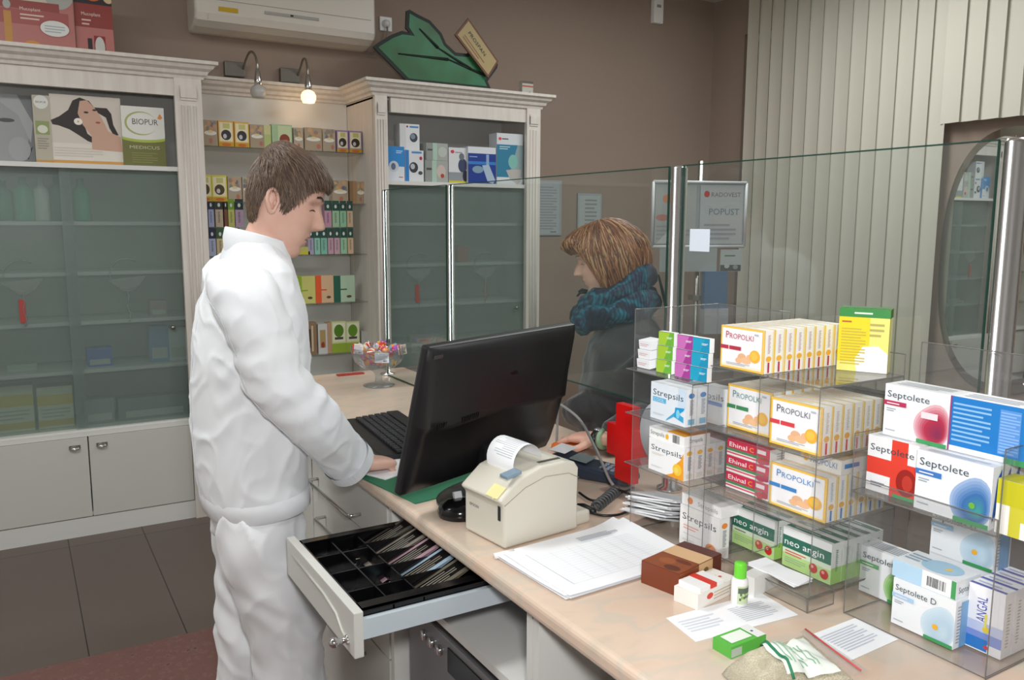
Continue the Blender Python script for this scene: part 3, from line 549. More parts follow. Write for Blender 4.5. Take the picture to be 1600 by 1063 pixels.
row(NB, 'medicine_carton', 5, (1.122+.013, .893, CT+.0275), E90, (.027, 0, 0), '{} green sugar-free lozenge carton from the front, bottom shelf nearer column', 'green lozenge cartons, nearer column')
# rack B
row(SC, 'medicine_carton', 2, (1.045, P(1048, 655, 0, 1.04).y, ZB2[2]+.0005), E90, (.028, 0, 0), '{} pale blue cooling lozenge carton from the front, upper shelf by the cross', 'pale blue lozenge cartons')
put(SPL, 'medicine_carton', (1.11, 1.086+.049-.02, ZB2[2]+.0005), E90, 'white throat lozenge carton with a blue band half hidden behind a yellow-edged one')
row(SH, 'medicine_carton', 4, (1.042, P(1040, 740, 0, 1.03).y, ZB2[1]+.0005), E90, (.0262, 0, 0), '{} honey-lemon throat lozenge carton from the front', 'honey-lemon throat lozenge cartons')
put(SHT, 'medicine_carton', (1.065, P(1040, 740, 0, 1.03).y+.004, ZB2[1]+.0628), E90, 'white and orange lozenge carton lying flat on the honey-lemon row')
q = P(1063, 848, 2, CT+.004)
put(SO, 'medicine_carton', (q.x+.012, q.y-.05, CT+.0045), E90, 'orange throat lozenge carton standing at the foot of the racks')
put(SO, 'medicine_carton', (q.x+.085, q.y+.0, CT+.0045), E90, 'white throat lozenge carton behind the leaflets, mostly hidden')
put(SOT, 'medicine_carton', (q.x+.03, q.y-.05, CT+.0831), E90, 'white carton with an orange dot lying on the standing orange one')
# tall yellow carton on the top shelf
YB = carton_mesh(.080, .035, .108, '#f2e98a', [('r', 0, 0, 1, 1, '#f4ea7c'), ('r', .0, .15, .62, .86, '#f5d910'), ('p', [(.4, 0), (1, 0), (1, .3), (.8, .42), (.5, .4), (.35, .2)], '#fbfaf2'), ('r', 0, .86, 1, 1, '#2f8a3c'), ('l', .3, .90, .75, .96, 1, '#e8f4e4'), ('l', .06, .76, .3, .82, 1, '#b5602a'), ('l', .06, .1, .55, .7, 13, '#c9b53a'), ('l', .62, .55, .9, .8, 3, '#b8ac60')], [('r', 0, 0, 1, 1, '#e9e29a'), ('r', 0, .86, 1, 1, '#2a7a38')], [('r', 0, 0, 1, 1, '#2a7a38')])
_p = P(1356, 580, 2, 1.3105); put(YB, 'medicine_carton', (_p.x, _p.y+.01, 1.3105), radians(-62), 'tall yellow carton with a green top edge standing on the top shelf')
# leaflet packets upper left
def leaf(pc, w, h, cols, label, tilt, rz, g):
    mb = MB(); M = Rz(rz) @ Rx(tilt); mb.box(-w/2, w/2, 0, .012, 0, h, col('#f0f0f0'), M); mb.art([('r', 0, 0, 1, 1, cols[0]), ('p', [(.45, 0), (1, 0), (1, 1), (.75, 1)], cols[1]), ('l', .55, .5, .9, .66, 2, '#f4f4f4'), ('r', 0, .97, 1, 1, cols[2])], w, h, M @ T(-w/2, 0, 0)); return put(mb, 'leaflet_packet', pc, 0, label, 'leaflet', g)
zt2 = ZB2[3]
for col_i, (px0, cc, nm) in enumerate(((1046, ('#a3c83a', '#6db33a', '#4e7a2c'), 'lime green'), (1076, ('#c86fb8', '#a63d96', '#702a66'), 'magenta'), (1101, ('#1ea0c4', '#1790b8', '#0f6484'), 'turquoise'))):
    for k in range(3):
        a = P(px0, 567, 0, XS); leaf((a.x-.010+.002*k, a.y+.004, zt2+.001+.0262*k), .040, .0255, cc, ['lowest', 'middle', 'topmost'][k]+' '+nm+' sachet packet in the stack on the left rack', 0, E90+.06, nm+' sachet packets')
for k in range(3):
    a = P(1018, 560, 0, XS); mb = MB(); M = Rz(E90) @ Rx(.12); mb.box(-.018, .018, 0, .03, 0, .017, col('#eeeff2'), M); mb.art([('l', .1, .3, .8, .7, 2, '#d8b0b0')], .036, .017, M @ T(-.018, 0, 0))
    put(mb, 'leaflet_packet', (a.x-.01+.002*k, a.y+.012, zt2+.001+.0185*k), 0, ['lowest', 'middle', 'topmost'][k]+' white sachet packet at the far end of the left rack', 'leaflet', 'white sachet packets')
# rack C at the right
XC = 1.105; zs1 = P(1400, 787, 0, XC).z; cc_ = (1.2, .70, CT)
rc = thing('display_rack', cc_, 'clear acrylic rack at the right edge holding blue, red and pale blue cartons', 'display rack')
zc2 = zs1
PT = [('shelf', (XC, 1.262, .575, .80, CT+.001, CT+.0035)), ('shelf', (XC, 1.262, .575, .80, zc2-.0025, zc2)), ('end_panel', (XC, 1.262, .5725, .575, CT+.001, P(1560, 700, 0, XC).z)), ('end_panel', (XC, 1.262, .80, .8025, CT+.001, zc2+.09)), ('back_panel', (1.262, 1.2645, .50, .8025, CT+.001, P(1376, 526, 0, 1.262).z)), ('lip', (XC-.0025, XC, .575, .80, zc2-.002, zc2+.022))]
acrylic(rc, loc(cc_, PT))
put(S_GREEN, 'medicine_carton', (1.195+.022, .79, CT+.004), E90, 'white carton with a green leaf print on the lowest level of the right rack')
row(S_D, 'medicine_carton', 2, (1.138+.022, .690, CT+.004), E90, (.046, 0, 0), '{} pale blue carton from the front on the lowest level', 'pale blue cartons on the lowest level')
put(S_DT, 'medicine_carton', (1.172, .695, CT+.0785), E90, 'pale blue carton lying flat on the standing pale blue ones')
q = P(1530, 880, 2, CT+.06)
q = P(1500, 878, 0, 1.228); put(S_D, 'medicine_carton', (1.2505, q.y, q.z), E90, 'pale blue carton standing higher up at the back, behind the flat one')
put(carton_mesh(.10, .045, q.z-CT-.0045, '#e8eaee', [], [], []), 'medicine_carton', (1.2505, q.y, CT+.004), E90, 'plain white carton carrying the rear pale blue one')
q = P(1507, 1007, 2, CT+.004)
row(ANG, 'medicine_carton', 4, (q.x+.013, q.y-.026, CT+.004), E90, (.0268, 0, 0), '{} white and violet throat spray carton from the front, right corner', 'white and violet throat spray cartons')
qa = P(1428, 790, 0, XC+.008); qb = P(1545, 835, 0, XC+.008)
row(S_BLUE, 'medicine_carton', 5, (XC+.018, .646, zc2+.0005), E90, (.0225, 0, 0), '{} white carton with a blue bubble print from the front', 'blue bubble cartons')
put(S_CROSS, 'medicine_carton', (XC+.045, P(1390, 775, 0, XC+.022).y, zc2+.0005), E90, 'white carton printed with a large red cross on the middle shelf')
zz = zc2+.0892
put(S_RED, 'medicine_carton', (XC+.065, P(1428, 680, 0, XC+.04).y, zz), E90, 'white carton with a dark red bubble print, on top of the red cross carton')
put(S_BLUEBACK, 'medicine_carton', (XC+.065, P(1428, 680, 0, XC+.04).y-.112, zz), E90, 'bright blue carton turned back to front, on the blue bubble row')
q = P(1590, 800, 0, XC+.01)
YG = carton_mesh(.06, .04, .075, '#f4f3ec', [('r', 0, .55, 1, 1, '#c8c420'), ('r', .3, 0, .75, .55, '#cfc93a'), ('r', .55, 0, .9, .3, '#f4f4ee'), ('e', .8, .15, .12, .12, '#9aa0a4')], [], [('r', 0, 0, 1, 1, '#d2ce30')])
put(YG, 'medicine_carton', (XC+.03, .555, zc2+.0005), E90, 'lime yellow and white carton cut by the right edge of the view')
# ------------------------------------------------------------------ boxes on the niche shelves
fy = SHY+.035
def shelfbox(px0, px1, pytop, z, mb_art, label, group, d=.06, y=None, name='tea_box'):
    y = y if y is not None else fy
    a = P(px0, 250, 1, y); b = P(px1, 250, 1, y); zt_ = P((px0+px1)/2, pytop, 1, y).z; w = abs(b.x-a.x)*.985
    mb = carton_mesh(w, d, max(zt_-z, .02), mb_art[0], mb_art[1], mb_art[2] if len(mb_art) > 2 else (), ()); return put(mb, name, ((a.x+b.x)/2, y+d/2, z+.0006), 0, label, 'box', group)
HERB = ('#b5a48c', [('r', 0, 0, 1, 1, '#ab9a84'), ('r', 0, .55, 1, .95, '#8f8276'), ('e', .3, .75, .18, .14, '#c8a070'), ('e', .7, .8, .15, .12, '#7a8a78'), ('e', .55, .62, .2, .1, '#c4936a'), ('e', .5, .48, .40, .09, '#e4dfd6'), ('e', .7, .2, .1, .12, '#b5705c')])
def HERBV(k): r_ = random.Random(k); return ('#b5a48c', [('r', 0, 0, 1, 1, ['#ab9a84', '#b3a28c', '#a8957c'][k % 3])]+[('e', r_.uniform(.15, .85), r_.uniform(.6, .9), .13, .09, r_.choice(['#8f8276', '#c8a070', '#7a8a78', '#c4936a', '#6f6a80'])) for _ in range(9)]+[('e', .5, .5, .42, .09, '#e4dfd6'), ('e', .5, .56, .2, .05, '#dccb92'), ('e', r_.uniform(.3, .8), .2, .12, .1, '#b5705c')])
def FRUIT(edge, pic, base): return (edge, [('r', 0, 0, 1, 1, edge), ('r', .08, .2, .92, .93, '#e8dcb8'), ('r', .3, .7, .75, .9, '#c3c078'), ('e', .5, .45, .33, .2, pic), ('e', .42, .40, .12, .09, '#c9c2c4'), ('r', 0, 0, 1, .16, base), ('e', .5, .08, .3, .06, '#c4661c')])
g1 = 'herbal tea boxes on the top glass shelf'; z1 = SHZ[0]
for i, (a, b, t, art, lb) in enumerate([(306, 318, 187, HERBV(1), 'herb-patterned beige tea box, leftmost on the top glass shelf'), (319, 342, 188, HERBV(2), 'herb-patterned beige tea box left of the blackcurrant ones'),
    (343, 367, 189, FRUIT('#d8a84e', '#2c2a34', '#c89a1c'), 'golden blackcurrant tea box, left one of the pair'), (368, 391, 191, FRUIT('#d8a84e', '#2c2a34', '#c89a1c'), 'golden blackcurrant tea box, right one of the pair'),
    (392, 414, 195, HERBV(5), 'herb-patterned beige tea box right of the blackcurrant pair'), (414, 425, 196, ('#c9c890', [('r', 0, 0, 1, .6, '#b3bf78')]), 'narrow pale green tea box beside the tall green one'),
    (426, 458, 195, ('#9db889', [('r', 0, 0, 1, 1, '#a6c096'), ('r', .3, .1, .95, .95, '#c8d2a4'), ('e', .62, .4, .25, .22, '#8a3a22'), ('e', .7, .3, .1, .12, '#b5482c')]), 'tall pale green fruit tea box above the man\'s head'),
    (460, 475, 200, HERBV(7), 'narrow herb-patterned tea box right of the tall green box'), (477, 504, 200, HERBV(8), 'wide herb-patterned tea box near the middle right of the shelf'), (505, 525, 202, HERBV(9), 'herb-patterned tea box beside the purple pair'),
    (527, 545, 204, FRUIT('#9b7fae', '#2a1c10', '#c49a16'), 'purple tea box with a dark jar picture, left of two'), (546, 566, 205, FRUIT('#9b7fae', '#2a1c10', '#c49a16'), 'purple tea box with a dark jar picture, right of two')]):
    shelfbox(a, b, t, z1, art, lb, g1, .05+.01*(i % 3))
z2 = SHZ[1]; g2 = 'tea boxes on the second glass shelf'
for i, (a, b, t, art, lb) in enumerate([(309, 329, 273, FRUIT('#d2c84a', '#4a3c14', '#c49a16'), 'yellow-edged olive tea box, far left of the second shelf'), (329, 353, 274, FRUIT('#d2c84a', '#4a3c14', '#c49a16'), 'yellow-edged olive tea box, second from the left'),
    (354, 376, 276, HERBV(12), 'beige herb tea box right of the yellow-edged pair'), (377, 397, 277, HERBV(13), 'beige herb tea box just left of the man\'s head'), (398, 420, 278, HERBV(14), 'beige herb tea box mostly hidden behind the head'),
    (518, 543, 282, HERBV(15), 'beige herb tea box right of the man\'s forehead'), (545, 556, 283, ('#8f6f4c', [('r', .5, 0, 1, 1, '#a8825c')]), 'thin brown tea box seen edge on'), (556, 569, 284, HERBV(17), 'beige herb tea box at the right end of the second shelf')]):
    shelfbox(a, b, t, z2, art, lb, g2)
z3 = SHZ[2]; hb = P(560, 355, 1, fy).z-z3
def BOOK(c1, c2, c3='#2a2a2e'): return (c2, [('r', 0, 0, 1, 1, c2), ('r', 0, .62, 1, 1, c1), ('e', .5, .78, .18, .07, '#d5dcd8'), ('l', .35, .15, .6, .55, 8, c3)])
def up(px0, px1, art, label, g, lvl, d=.05):
    a = P(px0, 370, 1, fy); b = P(px1, 370, 1, fy); w = abs(b.x-a.x)*.97
    return put(carton_mesh(w, d, hb*.965, *art), 'cosmetic_box', ((a.x+b.x)/2, fy+d/2, z3+.0006+hb*lvl*1.0), 0, label, 'box', g)
gl = 'dark-topped cosmetic boxes on the third shelf'; dk = '#1e4a40'; nv = '#1c2444'
LOWER = [(311, 325, ('#c98f8f', [('r', 0, 0, 1, .38, '#a02a22'), ('e', .5, .2, .2, .07, '#e8d0c8'), ('l', .4, .45, .6, .8, 6, '#7a3a44')]), 'pink and red'), (326, 337, BOOK(nv, '#aab2d0'), 'navy-topped lilac'), (338, 350, BOOK('#2f5a34', '#c9b98c'), 'dark green and tan'), (350, 362, BOOK('#1e2e34', '#b8a88c'), 'black-topped beige'), (363, 375, BOOK(nv, '#a8a8c4'), 'navy-topped pale violet')]
UPPER = [(318, 326, BOOK('#141c2c', '#4a5468'), 'narrow navy'), (327, 336, BOOK(nv, '#9fa8c8'), 'navy and lavender'), (338, 350, BOOK('#24342c', '#b8a890'), 'dark green and sand'), (352, 357, BOOK('#101c18', '#7a4a34'), 'slim brown'), (358, 368, BOOK('#6f9a1e', '#b4b464'), 'bright lime topped'), (369, 382, BOOK('#142c2c', '#a88fa4'), 'black and mauve')]
for a, b, art, nm in LOWER: up(a, b, art, nm+' cosmetic box in the lower layer at the left end', gl, 0)
for a, b, art, nm in UPPER: up(a, b, art, nm+' cosmetic box in the upper layer at the left end', gl, 1)
RC = ['#a7a0b8', '#8fc4b0', '#7fb8a4', '#c09aa8', '#c3a0ac', '#9cc8a4', '#d0b494']; RN = ['lilac', 'mint', 'teal', 'rose', 'pale rose', 'pale green', 'peach']
RX = [(481, 490), (491, 500), (501, 511), (512, 521), (522, 531), (532, 542), (543, 552)]
for i, (a, b) in enumerate(RX): up(a, b, BOOK(dk, RC[i]), RN[i]+' cosmetic box with dark green top, lower layer right of the face', gl, 0)
for i, (a, b) in list(enumerate([(508, 519), (520, 531), (532, 542), (543, 552)])): up(a, b, BOOK(dk, ['#c08fa4', '#9cc09c', '#8fc4a0', '#d0b494'][i]), ['rose', 'sage', 'mint green', 'peach'][i]+' cosmetic box with dark green top, upper layer right of the face', gl, 1)
for i, (a, b) in enumerate([(440, 458), (459, 480)]): shelfbox(a, b, 386, z3, ('#c4c06a', [('r', 0, 0, 1, .4, '#cfc23c')]), ['flat yellow-green box below the chin, left', 'flat yellow-green box below the chin, right'][i], gl)
z4 = SHZ[3]; g4 = 'wide sachet boxes on the fourth shelf'
for a, b, c1, c2, nm in ((455, 487, '#8faf28', '#c8c472', 'lime green and yellow'), (487, 516, '#e0582a', '#d4b08c', 'orange and beige'), (516, 550, '#22604e', '#b4ccb0', 'dark green and pale mint')):
    shelfbox(a, b, 431 if a > 460 else 432, z4, (c2, [('r', 0, 0, 1, 1, c2), ('r', 0, 0, .32, 1, c1), ('r', .32, .45, .62, .5, c1), ('e', .72, .2, .12, .05, '#5a4a34')]), nm+' sachet box on the fourth glass shelf', g4, .05)
z5 = SHZ[4]; g5 = 'boxes on the lowest glass shelf'
for a, b, t, art, lb in ((468, 487, 505, ('#8a6f54', [('r', .1, .2, .5, .8, '#4a3c2c'), ('r', .55, .1, .7, .9, '#c9b89c')]), 'brown box beside the man\'s sleeve on the lowest glass shelf'),
    (489, 504, 507, ('#c4c4c0', [('r', .2, .2, .8, .8, '#a88c5c'), ('e', .5, .3, .2, .1, '#8f3a2c')]), 'grey white box with small picture on the lowest glass shelf'), (504, 511, 505, ('#b58f70', []), 'narrow tan box on the lowest glass shelf'),
    (511, 534, 503, ('#c9cf9a', [('r', .08, .35, .95, .95, '#dcdcc0'), ('e', .5, .7, .34, .2, '#4f7a1c'), ('r', .2, .42, .8, .5, '#4a4a3a'), ('r', 0, .0, 1, .3, '#8fa834')]), 'green leaf tea box, left one on the lowest glass shelf'),
    (534, 556, 503, ('#c9cf9a', [('r', .08, .35, .95, .95, '#dcdcc0'), ('e', .5, .7, .34, .2, '#5f8a1c'), ('r', .2, .42, .8, .5, '#4a4a3a'), ('r', 0, .0, 1, .3, '#8fa834')]), 'green leaf tea box, right one on the lowest glass shelf'),
    (559, 572, 518, ('#b9b8b4', []), 'small grey box at the right end of the lowest glass shelf')): shelfbox(a, b, t, z5, art, lb, g5)
# ------------------------------------------------------------------ boxes in the top compartment of the right cabinet
zt_ = 1.7955; gy = YF+.05
def tb(px0, px1, pyt, art, lb, z=zt_, y=gy, d=.10): return shelfbox(px0, px1, pyt, z, art, lb, 'device boxes on the upper shelf of the right cabinet', d, y, 'device_box')
tb(606, 632, 229, ('#d8dde4', [('r', 0, .42, 1, 1, '#2a86cc'), ('e', .35, .42, .3, .16, '#c8ccd4'), ('e', .32, .42, .14, .1, '#5a6a84'), ('l', .5, .8, .9, .9, 2, '#cfe2f4'), ('r', .65, .1, .9, .13, '#c47a5a')]), 'blue and white blood pressure monitor box at the left')
tb(633, 662, 235, ('#d8dadd', [('r', 0, 0, .2, 1, '#2a7cc4'), ('r', .35, .9, .9, .96, '#4a86c0'), ('e', .45, .45, .24, .17, '#3a3c44'), ('e', .4, .48, .12, .09, '#b8bcc4'), ('e', .82, .28, .12, .06, '#4a4c54'), ('e', .85, .75, .08, .06, '#b0303c')]), 'white wrist monitor box with blue spine')
tb(625, 656, 194, ('#d0d2d4', [('r', .3, 0, 1, 1, '#dcdee0'), ('r', .5, .86, .95, .93, '#4a86c0'), ('e', .38, .9, .05, .04, '#8a2a4a'), ('e', .7, .5, .2, .17, '#3c424c'), ('e', .66, .54, .12, .1, '#7f8c9c')]), 'white monitor box stacked on top of the other two', z=zt_+.176, d=.08, y=gy+.012)
tb(664, 700, 251, ('#a5a8a4', [('r', .0, 0, .3, 1, '#8f9490'), ('r', .3, 0, .5, 1, '#a9c4b4'), ('e', .7, .5, .2, .3, '#c8b8b0'), ('e', .75, .3, .08, .1, '#a8442c'), ('r', .05, .55, .28, .65, '#4a4c4c')]), 'grey-green device box, lower of two stacked')
tb(666, 700, 224, ('#a5a8a4', [('r', .0, 0, .3, 1, '#8f9490'), ('r', .3, 0, .5, 1, '#a9c4b4'), ('e', .75, .5, .2, .3, '#b8c0b8'), ('r', .05, .55, .28, .65, '#4a4c4c')]), 'grey-green device box, upper of two stacked', z=P(682, 251, 1, gy).z+.001)
tb(701, 730, 231, ('#d6d8da', [('r', 0, 0, 1, .06, '#c8bc1c'), ('r', 0, .06, 1, .3, '#8f9498'), ('e', .2, .88, .1, .05, '#c83a50'), ('l', .35, .84, .8, .9, 1, '#8a8c94'), ('e', .75, .5, .24, .2, '#3a4464'), ('e', .7, .75, .14, .1, '#6a707c'), ('e', .9, .2, .15, .16, '#2a2c3c')]), 'white stethoscope kit box with yellow foot')
tb(731, 775, 230, ('#d6dae0', [('r', 0, 0, 1, .82, '#1c3a8c'), ('r', 0, .52, 1, .60, '#2f7cc4'), ('r', .65, .4, .75, .8, '#8fa8cc'), ('p', [(.5, .5), (.75, .52), (.98, .1), (.9, .0), (.7, .05)], '#a8bccf'), ('e', .35, .38, .2, .1, '#7f9cb0'), ('l', .05, .7, .4, .76, 1, '#8fa8d8')]), 'dark blue monitor box with a white top edge', y=gy-.02)
_k = tb(776, 817, 209, ('#d2d6da', [('r', 0, .14, 1, .78, '#2f7c9c'), ('p', [(.45, .14), (1, .14), (1, .78), (.8, .78)], '#8fa4a8'), ('e', .62, .45, .18, .14, '#7fb8b0'), ('p', [(.35, .28), (.5, .1), (.8, .0), (.9, .05), (.95, .3), (.6, .3)], '#b4b0ac'), ('e', .12, .89, .06, .03, '#d84a4a'), ('l', .2, .87, .5, .92, 1, '#4a4c54'), ('l', .1, .68, .5, .76, 2, '#b8d4e0')], ), 'tall teal device box at the right end', y=gy-.01)
# ------------------------------------------------------------------ top compartment of the left cabinet
zl_ = 1.8305; yl = YF+.06
def panel(px0, px1, pyt, art, lb, nm, y, d=.02, z=zl_, cat='poster', tilt=0):
    a = P(px0, 200, 1, y); b = P(px1, 200, 1, y); zt2_ = P((px0+px1)/2, pyt, 1, y).z
    return put(carton_mesh(b.x-a.x, d, zt2_-z, art[0], art[1]), nm, ((a.x+b.x)/2, y+d/2, z), tilt, lb, cat)
fc = '#8b8d8e'
panel(-60, 52, 146, ('#6f7274', [('r', 0, 0, 1, 1, '#77797b'), ('e', .55, .45, .38, .5, '#9a9c9d'), ('p', [(.35, 1), (.8, 1), (1, .6), (.95, .3), (.8, .7), (.5, .92)], '#a8aaab'), ('e', .62, .62, .12, .03, '#4a4c4e'), ('e', .42, .60, .05, .03, '#4a4c4e'), ('p', [(.8, .1), (.98, .25), (.9, .05)], '#303234'), ('e', .78, .2, .16, .18, '#a4a6a7')]), 'grey photo poster of a sleeping face in the left cabinet', 'photo_poster', yl+.06)
skin = '#c9a08a'
panel(53, 80, 149, ('#c4beae', [('r', 0, 0, 1, 1, '#b5ae9c'), ('e', .5, .9, .42, .1, '#dcdcd6'), ('t', 'BIOPUR', .2, .885, .03, .6, '#4a4c3a'), ('r', .1, .42, .9, .62, '#8a9a5c'), ('e', .5, .5, .3, .06, '#d8d8c8'), ('r', 0, 0, 1, .04, '#c88f3c'), ('l', .15, .2, .8, .38, 5, '#8f8a7c')]), 'narrow side of the pillow box with a round white logo', 'pillow_box', yl-.005, .05, cat='box')
panel(80, 190, 150, ('#d8d0c6', [('r', 0, 0, 1, 1, '#d2c8be'), ('r', 0, .0, 1, .3, '#ddd6cc'), ('r', 0, 0, 1, .05, '#d09a4c'),
    ('p', [(.0, .62), (.12, .68), (.25, .78), (.32, .92), (.42, .97), (.55, .93), (.62, .84), (.8, .84), (.86, .76), (.88, .6), (.95, .45), (.88, .44), (.82, .55), (.78, .7), (.6, .8), (.45, .62), (.5, .45), (.62, .36), (.62, .3), (.5, .34), (.38, .42), (.25, .5), (.1, .55), (.02, .56)], '#241a16'),
    ('p', [(.42, .92), (.52, .94), (.62, .84), (.70, .72), (.76, .6), (.80, .5), (.98, .42), (1, .2), (.55, .22), (.56, .42), (.44, .58), (.38, .74)], skin), ('e', .5, .76, .035, .015, '#2a1c18'), ('e', .62, .80, .03, .014, '#2a1c18'), ('e', .66, .62, .035, .015, '#a04a44'), ('e', .38, .62, .06, .05, '#eeeae4'), ('e', .38, .62, .015, .015, '#d8b040'), ('l', .02, .1, .7, .25, 4, '#cfc4b8')]), 'wide pillow box picturing a dark-haired woman with a white flower', 'pillow_box', yl, .12, cat='box')
panel(190, 257, 167, ('#7f8040', [('r', 0, 0, 1, 1, '#6f7038'), ('r', 0, .5, 1, 1, '#e0dfd8'), ('e', .5, .5, .62, .10, '#a9b84a'), ('e', .5, .545, .62, .10, '#e0dfd8'), ('e', .45, .72, .38, .20, '#a7b06a'), ('e', .48, .72, .36, .18, '#e0dfd8'), ('t', 'BIOPUR', .25, .70, .10, .6, '#3a3c30'), ('p', [(.84, .82), (.9, .9), (.96, .83), (.9, .8)], '#e08a3c'), ('t', 'MEDICUS', .16, .29, .055, .7, '#c8c6a0'), ('l', .2, .05, .8, .24, 5, '#87884c')]), 'olive green and white end of the pillow box with a logo', 'pillow_box', yl-.01, .12, cat='box')
# things dimly seen behind the frosted doors
gyb = YF+.18
for i, (px, c, w, h_) in enumerate([(6, '#2f8a6c', .040, .19), (38, '#57b088', .045, .21), (66, '#cfd6d0', .036, .21), (92, '#2f7a5c', .042, .22), (128, '#4fae8a', .040, .21)]):
    a = P(px, 320, 1, gyb); centred(MB().lathe([(w*.95, 0), (w, .01), (w, h_*.7), (w*.45, h_*.82), (w*.4, h_)], col(c, .4), T(a.x, gyb, 1.558), 18), 'shampoo_bottle', ['dark green bottle at the left frame edge', 'mint green bottle', 'white bottle between two green ones', 'dark green bottle right of the white one', 'pale green bottle right of the door overlap'][i]+' behind the frosted glass', 'bottle', 'bottles behind the frosted glass')
for px0, px1, pyt, z, c, lb in ((132, 172, 545, .826, '#2f62c8', 'small blue box'), (232, 262, 510, .826, '#6a93c0', 'blue and white carton at the right'), (262, 290, 512, .826, '#c9cdd0', 'pale grey carton at the far right'), (5, 52, 570, .826, '#a8b8a0', 'low pale green box'), (236, 262, 470, 1.069, '#b59a94', 'pinkish carton'),
    (-30, 42, 605, .532, '#d8d8c4', 'large white and yellow box at the left'), (48, 105, 605, .532, '#d8d8c4', 'large white and yellow box second from the left'), (122, 170, 625, .532, '#8f9896', 'grey box low behind the right door'), (176, 290, 620, .532, '#7f8a8c', 'long grey box low behind the right door')):
    y = YF+.16; a = P(px0, 500, 1, y); b_ = P(px1, 500, 1, y); zt3 = P((px0+px1)/2, pyt, 1, y).z
    art_ = [('r', 0, .55, 1, .8, '#d8c040'), ('r', 0, .05, 1, .2, '#c9b040'), ('l', .1, .25, .9, .5, 3, '#a8b0a8')] if 'yellow' in lb else [('r', .1, .1, .9, .4, '#b8bcb8')]
    put(carton_mesh(b_.x-a.x, .1, max(zt3-z, .03), c, art_), 'storage_box', ((a.x+b_.x)/2, y+.05, z+.0005), 0, lb+', behind the frosted left cabinet doors', 'box', 'boxes behind the frosted doors')
for px0, px1, pyt, z, c, lb in ((716, 732, 385, 1.3125, '#c0604a', 'small salmon carton'), (640, 700, 523, .826, '#b8a8a0', 'low carton with red print'), (650, 700, 535, .826, '#c0c4c4', 'flat white packet')):
    y = YF+.14 if px0 != 650 else YF+.09; a = P(px0, 500, 1, y); b_ = P(px1, 500, 1, y); zt3 = P((px0+px1)/2, pyt, 1, y).z
    put(carton_mesh(b_.x-a.x, .05, max(zt3-z, .03), c, [('r', .1, .3, .5, .7, '#c05040')]), 'storage_box', ((a.x+b_.x)/2, y+.026, z+.0005), 0, lb+' behind the glass of the right cabinet', 'box', 'boxes behind the right cabinet glass')
# ------------------------------------------------------------------ on top of the cabinets
def board(px, y, z0, pytop, art, lb):
    a = P(px[0], 60, 1, y); b = P(px[1], 60, 1, y); h_ = P(px[1], pytop, 1, y).z-z0; w = b.x-a.x
    mb = MB(); mb.box(0, w, 0, .006, 0, h_, col('#8f5a52')); mb.art(art, w, h_, T(0, 0, 0), True); o = mb.build('advert_board', None, (a.x, y, z0)); o.rotation_euler = (radians(-4), 0, 0); return tag(o, lb, 'poster')
zz = 2.3455
board((-120, 118), YF+.02, zz, -35, [('r', 0, 0, 1, 1, '#b5706a'), ('r', 0, .62, .96, 1, '#c9c0b4'), ('e', .9, .85, .12, .3, '#a9a9a4'), ('p', [(.0, .62), (.9, .62), (.9, .5), (0, .52)], '#94403c'), ('r', .0, .3, .96, .5, '#a4524e'), ('e', .545, .55, .026, .06, '#aeb0ae'), ('r', .52, .0, .57, .46, '#c08838'), ('e', .575, .72, .12, .04, '#6a3a44'), ('e', .7, .74, .1, .05, '#5f3040'),
    ('t', 'Mucoplant', .63, .49, .045, .14, '#e4cfc8'), ('l', .63, .36, .79, .46, 2, '#dcc0b8'), ('e', .86, .28, .105, .116, '#94403c'), ('e', .86, .28, .10, .108, '#dcdcd8'), ('l', .79, .22, .93, .33, 3, '#a8b4b8'), ('e', .7, .02, .06, .07, '#d08a2c')], 'red and pink advert board on top of the left cabinet, cut by the frame')
board((119, 178), YF+.05, zz, -35, [('r', 0, 0, 1, 1, '#b8706a'), ('r', 0, .34, 1, .64, '#903832'), ('r', 0, .64, 1, 1, '#2a2028'), ('e', .5, .82, .3, .14, '#c4602c'), ('e', .92, .74, .14, .07, '#d0b890'), ('e', .2, .74, .2, .04, '#b8a8a0'), ('t', 'Mucoplant', .18, .49, .045, .5, '#e4cfc8'), ('l', .18, .36, .42, .46, 2, '#d8b4ac'), ('r', .30, .0, .42, .20, '#231318'), ('r', .47, 0, .77, .24, '#8f1f24'), ('e', .62, .1, .13, .13, '#c9cac4')], 'narrow red advert board with a dark bottle, beside the wider one')
# leaf sign
lp = [(583, 73), (592, 66), (612, 54), (628, 48), (640, 51), (634, 44), (635, 17), (640, 15), (652, 22), (672, 32), (690, 52), (697, 68), (712, 82), (730, 84), (742, 72), (760, 80), (778, 100), (777, 106), (762, 127), (768, 141), (637, 128)]
yL = YF+.12; o0 = P(690, 132, 1, yL); zl0 = zz
pts = [(P(x, y_, 1, yL).x-o0.x, max(P(x, y_, 1, yL).z-zl0, 0)) for x, y_ in lp]
ls = thing('leaf_sign', (o0.x, yL, zl0), 'big dark green leaf-shaped sign standing on the right cabinet', 'sign')
MB().prism(pts, .012, col('#14201c', .6)).build('outline_board', ls)
cx_, cz_ = sum(p[0] for p in pts)/len(pts), sum(p[1] for p in pts)/len(pts)
gm, nt, b = newmat('leaf_green'); b.inputs['Roughness'].default_value = .45; tc = nt.nodes.new('ShaderNodeTexCoord'); n = N(nt, 'ShaderNodeTexNoise', Scale=4.0); nt.links.new(tc.outputs['Object'], n.inputs[0]); r = ramp(nt, [(.35, '#1d5a2a'), (.5, '#1f6a3c'), (.65, '#237a56')]); nt.links.new(n.outputs[0], r.inputs[0]); nt.links.new(r.outputs[0], b.inputs[0])
